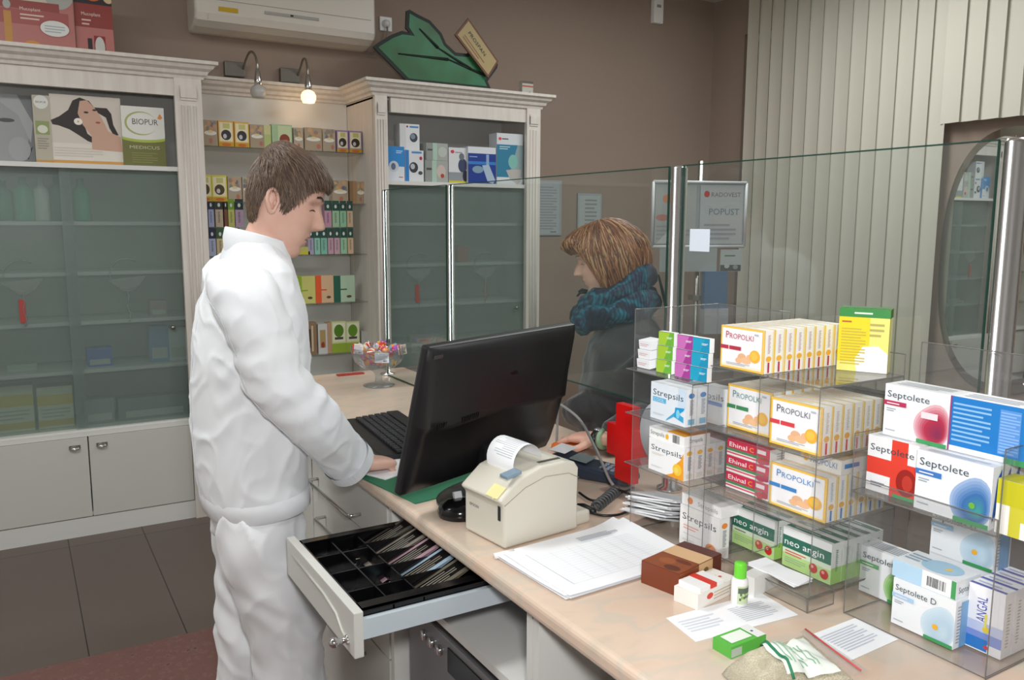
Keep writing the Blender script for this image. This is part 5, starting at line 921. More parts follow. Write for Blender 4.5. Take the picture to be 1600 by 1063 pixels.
# ------------------------------------------------------------------ card terminal with cable
t1, t2 = P(868, 712, 2, CT+.02), P(985, 765, 2, CT+.02); ct = (t1+t2)/2+Vector((.05, -.0, 0))
ta = radians(-62); ctn = P(925, 740, 2, CT+.01)
te = thing('card_terminal', (ctn.x+.01, ctn.y, CT), 'dark blue-grey card payment terminal with a keypad', 'card terminal', rz=ta); TM = col('#2c3444', .4); 
q = MB(); pr2 = [(-.105, .0005), (-.10, .022), (.02, .034), (.10, .050), (.115, .045), (.115, .0005)]
q.add([(x, y, z) for y in (-.042, .042) for x, z in [(-a, b) for a, b in pr2]], [tuple(range(6)), tuple(range(11, 5, -1))]+[(i, i+6, (i+1) % 6+6, (i+1) % 6) for i in range(6)], TM); bevel(q.build('body', te), .008, 3, 40)
kp = MB().box(-.005, .005, -.0045, .0045, 0, .004, col('#8f97a8', .5), None, .001).mesh('terminal_key')
for i in range(4):
    for j in range(3):
        o = bpy.data.objects.new('key', kp); COL.objects.link(o); o.parent = te; x = .025+i*.014; o.location = (x, -.016+j*.016, .0300-.0103*(x-.02)/.08*1.05+.0005)
for j, cc in enumerate(('#c83a2c', '#e0b030', '#3a9a50')): MB().box(-.005, .005, -.0045, .0045, 0, .004, col(cc)).build('key', te, (.083, -.016+j*.016, .0228))
MB().box(-.058, -.012, -.028, .028, .0, .002, col('#7f8c8c', .15), T(0, 0, .0375) @ Ry(.12)).build('display', te)
MB().box(-.112, -.068, -.034, .034, .0, .0012, PAPER, T(0, 0, .0495) @ Ry(.10)).build('receipt_roll_lid', te)
def cable(pts, r, c, label, nm='cable', n=8):
    pp = []; k_ = len(pts)
    for i in range((k_-1)*8+1):
        t = i/8; j = min(int(t), k_-2); u = t-j; a, b, c_, d = [Vector(pts[max(0, min(k_-1, j+e))]) for e in (-1, 0, 1, 2)]
        pp.append(.5*((2*b)+(c_-a)*u+(2*a-5*b+4*c_-d)*u*u+(3*b-a-3*c_+d)*u**3))
    return tag(MB().tube(pp, r, c, n).build(nm), label, 'cable')
g0 = P(872, 630, 0, XG-.03); e0 = P(958, 765, 2, CT+.02)
cable([(XG-.02, g0.y+.02, CT+.006), (g0.x, g0.y, g0.z-.01), g0, P(905, 655, 0, 1.22), P(930, 700, 0, 1.17), P(950, 745, 0, 1.14), (e0.x, e0.y, CT+.03)], .0035, col('#8f9090', .4), 'grey cable rising in an arc over the card terminal')
# coiled cord
cc0, cc1 = P(932, 792, 2, CT+.014), P(964, 766, 2, CT+.014); pts = []; ax = (cc1-cc0); L0 = ax.length; ax.normalize(); pe = Vector((-ax.y, ax.x, 0))
for i in range(140): a = i/140*2*pi*9; pts.append(cc0+ax*L0*i/140+pe*.010*cos(a)+Vector((0, 0, .0105*sin(a))))
tag(MB().tube(pts, .003, col('#4c4e50', .4), 6).build('coiled_cord'), 'dark grey coiled telephone-style cord on the counter', 'cord')
cable([P(965, 765, 2, CT+.02), P(985, 775, 2, CT+.006), P(978, 800, 2, CT+.005), P(945, 806, 2, CT+.005), P(915, 798, 2, CT+.006), P(900, 792, 2, CT+.006)], .003, BLACK, 'black cable looping beside the receipt printer')
cable([P(905, 770, 2, CT+.006), P(925, 782, 2, CT+.006), P(950, 778, 2, CT+.006), P(990, 762, 2, CT+.006)], .0028, BLACK, 'black cable running under the card terminal')
a, b_ = P(903, 790, 2, CT+.009), P(930, 800, 2, CT+.009); tag(MB().tube([a, a.lerp(b_, .3), a.lerp(b_, .8), b_], [.005, .009, .008, .004], BLACK, 10).build('cable_plug'), 'black cable plug lying right of the receipt printer', 'plug')
# ------------------------------------------------------------------ wallet, red cross display, leaflets
wa = P(893, 693, 2, CT+.01); put(MB().box(-.065, .065, -.04, .04, .0005, .022, col('#c8641e', .45), None, .010), 'wallet', (wa.x-.0, wa.y-.01, CT), .5, 'orange leather wallet under the woman\'s fingers', 'wallet')
yx = 1.36; xa = 1.14
rcx = P(985, 690, 1, yx+.0); 
RED = col('#d01818', .3); w0 = P(960, 680, 0, 1.19); 
cr = thing('red_cross_stand', (1.19, P(987, 700, 0, 1.19).y, CT), 'red cross display with a white disc standing at the end of the rack', 'cross'); c = Vector(cr.location)
def yz(px, py, x=1.19): q = P(px, py, 0, x); return (q.y-c.y, q.z-c.z)
ly, ry = yz(959, 680)[0], yz(1014, 680)[0]; uy, vy = yz(974, 700)[0], yz(1001, 700)[0]; zt4, z1a, z2a, zb4 = yz(990, 633)[1], yz(966, 660)[1], yz(966, 708)[1], .0006
hw = (ly-ry)/2; my_ = (ly+ry)/2; tw = (uy-vy)/2
out = [(my_-tw, zt4), (my_+tw, zt4), (my_+tw, z1a), (my_+hw, z1a), (my_+hw, z2a), (my_+tw, z2a), (my_+tw, .03), (my_-tw, .03), (my_-tw, z2a), (my_-hw, z2a), (my_-hw, z1a), (my_-tw, z1a)]
mb = MB(); mb.prism(out, .02, RED, Rz(pi/2)); mb.build('cross', cr)
MB().box(-.05, .03, my_-.05, my_+.05, .0006, .004, ACRYL).box(-.012, -.009, my_-.03, my_+.03, .004, .09, ACRYL).build('acrylic_foot', cr)
dq = P(1044, 680, 0, 1.16); mb = MB(); mb.lathe([(.001, 0), (.074, 0), (.074, .002), (.001, .002)], col('#e9ecf4', .35), T(0, 0, 0) @ Ry(-pi/2), 44); mb.build('white_disc', cr, (1.16-c.x, P(1047, 690, 0, 1.16).y-c.y+.022, dq.z-c.z-.004))
lf = [P(985, 770, 2, CT+.03), P(1060, 815, 2, CT+.03)]
for i in range(9):
    a = P(1000+3*i, 812-6*i, 0, 1.03+.006*i)
    mb = MB(); mb.box(-.055, .055, -.045, .045, 0, .0035, col('#e4e5e8' if i % 2 else '#c9cacc', .6), Rx(-.28+.035*(i % 3)) @ Ry(-.10))
    put(mb, 'leaflet', (1.095+.004*(i % 3), 1.252-.003*i, CT+.022+.0058*i), E90+.12*((i*7) % 5-2)/2+.2, ORD[i+1]+' folded leaflet from the bottom of the pile at the foot of the left rack', 'leaflet', 'leaflets piled at the foot of the rack')
# ------------------------------------------------------------------ papers, small boxes in front
pc = [P(786, 868, 2, CT), P(888, 938, 2, CT), P(1085, 878, 2, CT), P(985, 812, 2, CT)]; e1 = (pc[2]-pc[1]); pang = atan2(e1.y, e1.x)
for i in range(6):
    mb = MB(); w_, h_ = .297, .212; rows = []
    for u in range(13):
        rows.append([(u/12*w_, v_/6*h_, .0015+.0011*i+(.006*max(0, 1-u/2.2)*abs(v_-2)/6 if i > 3 else 0)*.6+(.012*max(0, (u-9)/3)**2*(v_/6) if i > 2 else 0)) for v_ in range(7)])
    mb.grid(rows, PAPER)
    mb.grid([[(p[0], p[1], p[2]-.0009) for p in r_] for r_ in reversed(rows)], PAPER)
    if i == 5:
        mb.art([('r', .10, .12, .105, .88, '#c4c9d2'), ('r', .10, .12, .93, .124, '#c4c9d2')]+[('r', .10, .16+k*.045, .93, .163+k*.045, '#ced3db') for k in range(14)]+[('r', x, .12, x+.002, .80, '#ced3db') for x in (.25, .4, .48, .6, .7, .8)]+[('l', .55, .83, .9, .93, 4, '#8f96a4')], w_*.93, h_*.93, T(.005, .008, .0015+.0011*i+.0006) @ Rx(-pi/2))
    put(mb, 'printed_sheet', (pc[1].x-.004*math.sin(i*2.1)-.002, pc[1].y+.004*math.cos(i*1.7), CT+.0005), pang+radians([-.8, 1.2, .2, -1.5, 1.8, 0][i]), ['lowest', 'second', 'third', 'fourth', 'fifth', 'topmost'][i]+' white sheet of the stack beside the receipt printer', 'paper', 'stack of printed sheets')
a = P(779, 868, 2, CT+.006); tag(put(MB().tube([(-.012, 0, .006), (.03, 0, .006)], .0055, WHITE, 12), 'paper_roll', (a.x+.003, a.y, CT), pang, 'tiny white paper roll sticking out under the sheets', 'roll'))
def box3(cl, cf, cr, h_, art, nm, label, base, side=(), top=(), topcol=None):     # bottom corners seen: left, near, right
    a, b, c_ = P(*cl, 2, CT), P(*cf, 2, CT), P(*cr, 2, CT); w_ = (c_-b).length; d_ = (a-b).length; an = atan2((c_-b).y, (c_-b).x)
    mb = carton_mesh(w_, d_, h_, base, art, side, top, topcol=topcol); ctr = b+Vector((cos(an), sin(an), 0))*w_/2+Vector((-sin(an), cos(an), 0))*d_/2
    return put(mb, nm, (ctr.x, ctr.y, CT+.0005), an, label)
WOOD = '#7a3a20'
bb = box3((1021, 905), (1060, 934), (1126, 900), .040, [('r', 0, 0, 1, 1, '#6a2f20'), ('r', .45, 0, .78, 1, '#dcb284'), ('r', 0, .0, .45, 1, '#8a4422'), ('e', .62, .6, .06, .16, '#7a6a3c')], 'tea_carton', 'brown wood-patterned carton with a beige band', WOOD, (), [('r', 0, 0, .46, 1, '#8f4a26'), ('e', .1, .3, .08, .2, '#5f2a16'), ('e', .25, .6, .1, .2, '#a05a30'), ('e', .36, .3, .05, .2, '#6a3018'), ('r', .46, 0, .78, 1, '#e0b88a'), ('r', .78, 0, 1, 1, '#5c2a22')])
box3((1062, 936), (1090, 955), (1150, 925), .026, [('r', .0, 0, 1, 1, '#efe9e2'), ('e', .3, .6, .08, .2, '#d8402c'), ('l', .4, .2, .9, .8, 3, '#c9b8a4')], 'medicine_carton', 'small white carton with a red dot in front of the brown one', '#efece6', (), [('l', .1, .2, .8, .8, 4, '#c9b49a'), ('e', .8, .4, .04, .06, '#d8502c')])
for i in range(4):
    a = P(1104, 950, 2, CT); an = atan2((P(1150, 930, 2, CT)-a).y, (P(1150, 930, 2, CT)-a).x)
    put(MB().box(0, .062, 0, .045, .0002, .0078, WHITE, None, .0008).box(.026, .042, -.0008, .046, 0, .008, col('#d83a2c')), 'medicine_carton', (a.x-.012, a.y+.004, CT+.0005+.0084*i), an, ['lowest', 'second', 'third', 'topmost'][i]+' thin white pack under the red band', 'box', 'thin white packs with a red band')
box3((1165, 925), (1178, 935), (1216, 915), .034, [('r', 0, 0, 1, 1, '#e6e6e2')], 'medicine_carton', 'plain whitish carton behind the green-capped bottle', '#dededa')
bt = P(1163, 950, 2, CT); bo = thing('spray_bottle', (bt.x, bt.y+.012, CT+.0012), 'small white bottle with a bright green cap', 'bottle')
MB().lathe([(.0125, .0003), (.0135, .002), (.0135, .040), (.0125, .045), (.008, .048)], WHITE, None, 24).build('bottle_body', bo)
lb = MB(); rows = []
for z in (.006, .036): rows.append([(.0137*cos(t), .0137*sin(t), z) for t in [radians(-150+i*12) for i in range(13)]])
lb.grid(rows, col('#c9d8b0')); 
for k in range(12):
    t = radians(-140+rr.uniform(0, 120)); z = rr.uniform(.010, .032); dd = .0022
    lb.poly([(.0139*cos(t-.12), .0139*sin(t-.12), z-dd), (.0139*cos(t+.12), .0139*sin(t+.12), z-dd), (.0139*cos(t+.12), .0139*sin(t+.12), z+dd), (.0139*cos(t-.12), .0139*sin(t-.12), z+dd)], col('#8fb82c' if k % 2 else '#5f6a5c'))
rows = [[(.0140*cos(t), .0140*sin(t), z) for t in [radians(-145+i*10) for i in range(13)]] for z in (.024, .033)]; lb.grid(rows, col('#5c6a58')); lb.build('label', bo)
MB().lathe([(.0095, .046), (.010, .048), (.0098, .070), (.009, .072), (.003, .0725)], col('#6fd83a', .35), None, 24).build('cap', bo)
def flat(corners, label, art=None, nm='paper_sheet', z=.0004, m=PAPER):
    v = [P(*q_, 2, CT) for q_ in corners]; c_ = sum(v, Vector())/4; c_.z = CT+z; mb = MB(); b0 = [(p.x-c_.x, p.y-c_.y, .0008) for p in v]; mb.add(b0+[(x, y, 0) for x, y, _ in b0], [(0, 1, 2, 3), (7, 6, 5, 4), (0, 4, 5, 1), (1, 5, 6, 2), (2, 6, 7, 3), (3, 7, 4, 0)], m)
    if art:
        u = (v[2]-v[1]); w_ = u.length; h_ = (v[0]-v[1]).length; an = atan2(u.y, u.x); mb.art(art, w_, h_, T(v[1].x-c_.x, v[1].y-c_.y, .0009) @ Rz(an) @ Rx(-pi/2))
    return put(mb, nm, c_, 0, label, 'paper')
flat([(1041, 967), (1087, 1004), (1247, 962), (1188, 927)], 'white sheet of paper under the green-capped bottle', [('l', .55, .2, .9, .8, 9, '#c8ccd6'), ('l', .06, .3, .4, .8, 5, '#d4dae4')])
flat([(1268, 993), (1330, 1033), (1404, 1000), (1336, 967)], 'small white note right of the plastic bag', [('l', .15, .2, .85, .85, 9, '#c4cad8')])
fp = P(1225, 900, 2, CT+.0285)
put(MB().box(-.05, .05, -.022, .022, 0, .0022, PAPER, Ry(.05)).box(-.045, .052, -.026, .018, .003, .0045, PAPER, Ry(.04) @ Rz(.15)), 'folded_paper', (1.083, .915, CT+.031), E90, 'folded white papers lying on the tray of the near rack', 'paper')
box3((1122, 1012), (1142, 1031), (1196, 1010), .018, [('r', 0, .0, 1, 1, '#5cb848'), ('r', 0, .1, .3, .8, '#b8c4b8')], 'medicine_carton', 'small flat green and white carton at the bottom of the view', '#58b444', [('r', 0, 0, 1, 1, '#d4d8d0')], [('r', .12, .2, .7, .85, '#e6ece2'), ('r', .75, .0, 1, 1, '#e4e6e4'), ('e', .85, .5, .03, .06, '#2c3c4c')])
# plastic bag with labels
bg = thing('dressing_pack', (*P(1215, 1035, 2, CT).xy, CT), 'clear plastic bag of pale dressing material with a green printed label', 'bag'); c = Vector(bg.location)
mb = MB(); rows = []; rr2 = random.Random(4)
pA, pB, pC, pD = P(1128, 1045, 2, CT+.01), P(1175, 1085, 2, CT+.01), P(1345, 1063, 2, CT+.01), P(1255, 985, 2, CT+.01)
nU, nV = 26, 18
for i in range(nU):
    u = i/(nU-1); row_ = []
    for j in range(nV):
        v_ = j/(nV-1); p = pA.lerp(pD, u).lerp(pB.lerp(pC, u), v_)-c; e = min(u, 1-u, v_, 1-v_); row_.append((p.x, p.y, .002+.030*min(1, e*4)**.6*(1 if u < .55 else .55)+.006*(noise.noise(p*55))*min(1, e*6)))
    rows.append(row_)
m, nt, b = newmat('cotton_wool'); n = N(nt, 'ShaderNodeTexNoise', Scale=90.0); r = ramp(nt, [(.35, '#c9bc98'), (.65, '#efe8d4')]); nt.links.new(n.outputs[0], r.inputs[0]); nt.links.new(r.outputs[0], b.inputs[0]); bump(nt, b, n.outputs[0], .003); b.inputs['Roughness'].default_value = .4
mb.grid(rows, m); mb.build('dressing_material', bg)
mb = MB(); mb.grid([[(p[0], p[1], p[2]+.0035) for p in r_[3:16]] for r_ in rows[9:23]], col('#e9efe6', .4)); lbm = mb.build('paper_label', bg)
mb = MB()
for k in range(9):
    i0 = 10+k
    mb.grid([[(p[0]*1.0, p[1], p[2]+.0042) for p in rows[i0+e][5:(14 if k % 3 else 11)]] if e == 0 else [(p[0]+(rows[i0+1][q_+5][0]-p[0])*.35, p[1]+(rows[i0+1][q_+5][1]-p[1])*.35, p[2]+.0042) for q_, p in enumerate(rows[i0][5:(14 if k % 3 else 11)])] for e in (0, 1)], col('#8fb89c'))
mb.build('label_text', lbm)
mb = MB(); gr = [rows[k][3] for k in range(9, 23)]; mb.tube([(p[0], p[1], p[2]+.005) for p in [rows[10][j] for j in range(2, 17)]], .0022, col('#1f7a54'), 6); mb.build('green_stripe', lbm)
z0_, z1b = P(1258, 985, 2, CT+.008)-c, P(1345, 1050, 2, CT+.008)-c
mb = MB(); mb.add([(z0_.x-.012, z0_.y, z0_.z), (z0_.x+.012, z0_.y+.008, z0_.z-.004), (z1b.x+.02, z1b.y+.0, z1b.z-.004), (z1b.x-.02, z1b.y-.0, z1b.z)], [(0, 1, 2, 3)], PVC); mb.build('bag_flap', bg)
mb = MB(); mb.tube([z0_+Vector((0, 0, .002)), z1b+Vector((0, 0, .002))], .0013, col('#d84a4a'), 5); mb.build('red_zip_line', bg)
# ================================================================== people
SKIN_M = skinmat('skin_fair', '#dbb3a2'); SKIN_W = skinmat('skin_light', '#d6ac9a'); LIP = col('#b0655a', .4); LIPW = col('#a85a52', .4)
def head_rings(prof, n=64, nose=1.0, W_scale=1.0, extra=()):
    """prof: list of (t, xf, zf, xb, zb, w, nose, expo) -> function (t, theta) -> local point; x forward, y left, z up, origin between the ears"""
    def f(t, th, off=0):
        xf, zf, xb, zb, w, ns, _ = crv(prof, t); c, s = cos(th), sin(th)
        cx, cz = (xf+xb)/2, (zf+zb)/2; ax, az = (xf-xb)/2, (zf-zb)/2
        ex = .88
        cc = abs(c)**ex*(1 if c >= 0 else -1); ss = abs(s)**ex*(1 if s >= 0 else -1)
        x = cx+cc*ax; z = cz+cc*az; y = ss*w*W_scale
        if c > 0:
            lat = y; z_ = z
            sg = .0085+.006*max(0, min(1, (.02-z_)/.035)); x += ns*nose*exp(-(lat/sg)**2)
            for sy in (-1, 1):
                d2 = ((lat-sy*.031)/.017)**2+((z_-.024)/.0115)**2; x -= .0125*exp(-d2)           # eye sockets
                d2 = ((lat-sy*.032)/.0125)**2+((z_-.0215)/.0065)**2; x += .0075*exp(-d2)         # closed lids
                d2 = ((lat-sy*.036)/.020)**2+((z_+.014)/.016)**2; x += .0035*exp(-d2)            # cheeks
                d2 = ((lat-sy*.024)/.020)**2+((z_-.043)/.007)**2; x += .0032*exp(-d2)            # brow ridge
                d2 = ((lat-sy*.0125)/.005)**2+((z_+.0175)/.0055)**2; x += .006*nose*exp(-d2)          # nostril wings
            lw = exp(-(lat/.021)**4)
            x += .0035*lw*exp(-((z_+.043)/.0055)**2)+.0038*lw*exp(-((z_+.0585)/.006)**2)-.0035*lw*exp(-((z_+.0505)/.0022)**2)
            x -= .003*exp(-(lat/.02)**2)*exp(-((z_+.070)/.006)**2)
        return Vector((x, y, z))
    return f
#        t    xf     zf     xb     zb     w     nose
PROF = [(0, .010, .1300, -.030, .1300, .004, 0, 1), (.03, .040, .1265, -.062, .1240, .034, 0, 1), (.08, .064, .1140, -.086, .1080, .056, 0, 1), (.15, .082, .0930, -.098, .0860, .070, 0, 1), (.22, .0895, .0700, -.102, .0640, .0755, 0, 1),
        (.29, .0910, .0480, -.100, .0440, .0765, .002, 1), (.34, .0880, .0330, -.096, .0280, .0755, .006, 1), (.38, .0875, .0220, -.092, .0160, .0745, .011, 1), (.43, .0885, .0060, -.086, .0020, .0725, .019, 1), (.47, .0890, -.0080, -.080, -.0100, .0705, .0265, 1),
        (.49, .0890, -.0150, -.077, -.0160, .0695, .0270, 1), (.51, .0885, -.0215, -.074, -.0210, .0685, .0180, 1), (.53, .0885, -.0290, -.070, -.0260, .0670, .0055, 1), (.57, .0895, -.0430, -.066, -.0340, .0640, .001, 1), (.61, .0885, -.0560, -.062, -.0420, .0610, 0, 1),
        (.65, .0860, -.0690, -.060, -.0500, .0575, 0, 1), (.69, .0860, -.0830, -.059, -.0580, .0530, 0, 1), (.73, .0810, -.0960, -.059, -.0660, .0490, 0, 1), (.76, .0660, -.1040, -.060, -.0740, .0475, 0, 1), (.80, .0400, -.1060, -.062, -.0860, .0480, 0, 1), (.85, .0180, -.1140, -.066, -.1020, .0500, 0, 1), (.92, .0080, -.1360, -.072, -.1280, .0530, 0, 1), (1, .0060, -.1700, -.080, -.1700, .060, 0, 1)]
def ear(M, mb, m, s=1):
    rows = []
    for i in range(13):
        a = i/12*2*pi; rx, rz = .0135, .025; rows.append([])
        for j in range(8):
            b = j/8*2*pi; r_ = .0042 if not (3.6 < a < 5.4) else .0055
            px_ = rx*cos(a)*(1 if sin(a) > -.2 else .75); pz = rz*sin(a); nx, nz = cos(a), sin(a)
            rows[-1].append((px_+nx*r_*cos(b)-.004*sin(a), s*(.010+.006*(cos(a) < 0)*abs(cos(a)))+s*r_*sin(b), pz+nz*r_*cos(b)))
    mb.grid(rows, m, M, True); mb.ball((0, s*.004, 0), .0120, .006, .023, m, M, 14, 8); mb.ball((.006, s*.009, -.004), .004, .005, .007, m, M, 8, 6)
def limb_rows(path, n=20, sq=1.0, fold=None, up=(0, 0, 1)):
    """path: (centre, ra, rb) ...; ra across, rb along `up`-ish axis"""
    pts = [Vector(p[0]) for p in path]; rows = []; L = len(pts); u = None
    for i, p in enumerate(pts):
        t = (pts[min(i+1, L-1)]-pts[max(i-1, 0)]).normalized(); a = Vector(up)
        w = (a-t*a.dot(t)).normalized() if u is None else (u-t*u.dot(t)).normalized(); u = w; v = t.cross(w); r_ = []
        for k in range(n):
            an = 2*pi*k/n; c, s = cos(an), sin(an); c = abs(c)**sq*(1 if c > 0 else -1); s = abs(s)**sq*(1 if s > 0 else -1)
            q = 1+(fold(i/(L-1), an, p) if fold else 0); r_.append(p+v*(path[i][1]*c*q)+w*(path[i][2]*s*q))
        rows.append(r_)
    return rows
def dense(path, k=6):
    keys = [(i, *p[0], p[1], p[2]) for i, p in enumerate(path)]; out = []
    for i in range((len(path)-1)*k+1):
        v = crv(keys, i/k); out.append((Vector(v[:3]), v[3], v[4]))
    return out
def remesh(mb, name, mat, voxel, smooth=4, parent=None, loc=None, deci=None):
    o = mb.build('tmp'); mo = o.modifiers.new('r', 'REMESH'); mo.mode = 'VOXEL'; mo.voxel_size = voxel
    s_ = o.modifiers.new('s', 'SMOOTH'); s_.iterations = smooth; s_.factor = .5
    bpy.context.view_layer.update(); dg = bpy.context.evaluated_depsgraph_get(); me = bpy.data.meshes.new_from_object(o.evaluated_get(dg)); me.name = name
    me.materials.clear(); me.materials.append(mat); me.polygons.foreach_set('material_index', [0]*len(me.polygons)); me.polygons.foreach_set('use_smooth', [True]*len(me.polygons))
    old = o.data; bpy.data.objects.remove(o); bpy.data.meshes.remove(old); return me
def hand(wrist, fwd, palm_n, side, curls, spread=.10, thumb=None, scale=1.0, fl=(.072, .080, .074, .058)):
    """palm plate with five separate skinned fingers. fwd: towards the fingers; palm_n: direction the palm faces; side: unit vector towards the thumb"""
    mb = MB(); f = Vector(fwd).normalized(); pn = Vector(palm_n); pn = (pn-f*pn.dot(f)).normalized(); s = Vector(side); s = (s-f*s.dot(f)-pn*s.dot(pn)).normalized(); w = Vector(wrist); m = SKIN_M; k = scale
    pth = [(w-f*.05*k, .027*k, .021*k), (w, .027*k, .019*k), (w+f*.03*k, .036*k, .017*k), (w+f*.06*k, .042*k, .0155*k), (w+f*.085*k, .041*k, .0125*k), (w+f*.094*k, .036*k, .009*k)]
    mb.grid(limb_rows(dense(pth, 3), 20, .8, None, -pn), m, None, True); mb.f.append(tuple(range(20))); mb.m.append(0); mb.sm.append(True); n_ = len(mb.v); mb.f.append(tuple(range(n_-20, n_))); mb.m.append(0); mb.sm.append(True)
    mb.tube([w+f*.015*k+s*.018*k+pn*.004, w+f*.045*k+s*.028*k+pn*.010], [.012*k, .014*k], m, 10)
    nails = []
    for i in range(4):
        lat = (.029-.0195*i)*k; base = w+f*(.084-.004*abs(i-1)-(.008 if i == 3 else 0))*k+s*lat; d = (f+s*spread*(1.3-i)).normalized(); p = base-d*.012*k; pts = [p, base]; a = curls[i][0]; L = fl[i]*k; r0 = (.0090, .0094, .0088, .0078)[i]*k; rr_ = [r0*1.05, r0*1.08]
        for sg, (ln, cu) in enumerate(zip((.45, .30, .25), curls[i])):
            d = (d*cos(cu)+pn*sin(cu)).normalized() if sg == 0 else (Matrix.Rotation(-cu if True else 0, 3, s.cross(Vector((0, 0, 0))) if False else d.cross(pn).normalized()) @ d) if False else (d*cos(cu)+(pn-d*pn.dot(d)).normalized()*sin(cu)).normalized()
            q = pts[-1]+d*L*ln; pts.append(pts[-1].lerp(q, .5)); rr_.append(r0*(.97-.06*sg)); pts.append(q); rr_.append(r0*(1.0-.10*(sg+1)+.02))
        pts.append(pts[-1]+d*.003*k); rr_.append(r0*.45); mb.tube(pts, rr_, m, 10); up_ = (-(pn-d*pn.dot(d))).normalized(); nails.append((pts[-2]-d*.004*k+up_*r0*.62, d, up_, r0))
    tb_ = w+f*.018*k+s*.026*k+pn*.006*k; td = (f*.62+s*.62+pn*.35).normalized() if thumb is None else Vector(thumb).normalized()
    t2 = (td*.8+f*.5).normalized(); t3 = (td*.55+f*.8).normalized(); pts = [tb_-td*.01, tb_+td*.018*k, tb_+td*.036*k, tb_+td*.036*k+t2*.014*k, tb_+td*.036*k+t2*.028*k, tb_+td*.036*k+t2*.028*k+t3*.022*k, tb_+td*.036*k+t2*.028*k+t3*.026*k]
    mb.tube(pts, [.013*k, .0125*k, .0108*k, .0102*k, .0100*k, .0085*k, .004*k], m, 10)
    return mb, nails
def strands(fn, hairs, rnd, mats, width=.0011, seg=4):
    """fn(rnd) -> list of points of one lock; each lock becomes a thin tapering ribbon with a ridge"""
    mb = MB()
    for _ in range(hairs):
        pts = fn(rnd)
        if not pts: continue
        m = rnd.choice(mats); vs = []; fs = []; L = len(pts); w0 = width*rnd.uniform(.7, 1.5)
        for i, p in enumerate(pts):
            t = (pts[min(i+1, L-1)]-pts[max(i-1, 0)]); t = t.normalized() if t.length > 1e-7 else Vector((0, 0, 1)); o = (p-fn.c).normalized(); sd = t.cross(o); sd = sd.normalized() if sd.length > 1e-5 else Vector((1, 0, 0)); w_ = w0*(1-.75*(i/(L-1))**2)
            vs += [p-sd*w_, p+o*w_*.9, p+sd*w_]
        for i in range(L-1):
            a = i*3; fs += [(a, a+1, a+4, a+3), (a+1, a+2, a+5, a+4)]
        mb.add(vs, fs, m, None, True)
    return mb
# ------------------------------------------------------------------ the man (faces +X)
MYC = 1.965
mR = thing('person', (.45, MYC, 0), 'standing person in white jacket and trousers with head bent, resting a hand on the counter', 'person'); mo_ = Vector((.45, MYC, 0))
hr = head_rings(PROF)
earp = P(441, 317, 1, MYC-.07)
HC = Vector((earp.x, MYC, earp.z)); HM = T(*HC) @ Rz(radians(-16)) @ Ry(radians(22)) @ Matrix.Diagonal((1.0, 1.0, 1.04, 1))
def men(p): return HM @ Vector((p.x*(1.10 if p.x > 0 else .62), p.y, p.z if p.z < 0 else p.z*.97))-mo_
body = MB(); rows = []; NR = 110; NS = 72
for i in range(NR+1):
    t = i/NR; r_ = []
    for k in range(NS):
        p = hr(t, 2*pi*k/NS)
        q = men(p)
        r_.append(q)
    rows.append(r_)
# straighten the neck towards the collar
nb = Vector((P(400, 375, 1, MYC).x, MYC, P(400, 395, 1, MYC).z))-mo_
for i, r_ in enumerate(rows):
    t = i/NR
    if t > .80:
        u = (t-.80)/.20; c = sum(r_, Vector())/NS; tgt = nb+Vector((0, 0, -.03)); uu = u*u*(3-2*u)
        for k in range(NS): d = r_[k]-c; flat = Vector((cos(2*pi*k/NS)*.066, sin(2*pi*k/NS)*.058, -.01*cos(2*pi*k/NS))); r_[k] = c.lerp(tgt, uu)+d.lerp(flat, uu)
body.grid(rows, SKIN_M, None, True)
for i in range(NR):            # lips take their own colour where they bulge
    pass
for s in (-1, 1): ear(T(*(-mo_)) @ HM @ T(-.006, s*.0715, .004) @ Rz(radians(-s*14)) @ Ry(radians(-8)), body, SKIN_M, s)
# forearm and hands (kept in the same body mesh)
wr = P(566, 722, 1, 1.87); wr = Vector((wr.x-.01, 1.87, CT+.034))
hb, nails = hand(wr, (.93, .30, -.12), (.05, 0, -1), (0, 1, .05), [(.55, .75, .45), (.60, .8, .5), (.65, .85, .5), (.75, .9, .5)], .07, (.55, .75, -.35), 1.0)
el = P(437, 600, 1, MYC-.2); elv = Vector((el.x+.01, MYC-.19, el.z-.01)); hb.tube([elv.lerp(wr, .1), elv.lerp(wr, .6), elv.lerp(wr, .93)], [.038, .033, .026], SKIN_M, 16)
me = remesh(hb, 'hand', SKIN_M, .0026, 3)
body.add([v.co-mo_ for v in me.vertices], [tuple(p.vertices) for p in me.polygons], SKIN_M, None, True)
w2 = Vector((.50, MYC+.20, .86)); hb, _n = hand(w2, (.08, -.05, -1), (0, -1, 0), (1, 0, .05), [(.3, .4, .3)]*4, .1); hb.tube([w2+Vector((-.02, .0, .26)), w2+Vector((0, 0, .02))], [.042, .027], SKIN_M, 16)
me = remesh(hb, 'hand', SKIN_M, .003, 3); body.add([v.co-mo_ for v in me.vertices], [tuple(p.vertices) for p in me.polygons], SKIN_M, None, True)
fc_ = MB()           # features: lips, brows, lash lines
def onface(y, z, off=.0006):       # point of the face surface at a given lateral/height position
    t0, t1 = .2, .74; th = abs(y)*13
    for _ in range(3):
        lo, hi = t0, t1
        for _k in range(9):
            m_ = (lo+hi)/2
            if hr(m_, th).z > z: lo = m_
            else: hi = m_
        a0, a1 = 0, 1.3
        for _k in range(8):
            th = (a0+a1)/2
            if hr(m_, th).y > abs(y): a1 = th
            else: a0 = th
    return Vector((hr(m_, th).x+off, y, z))
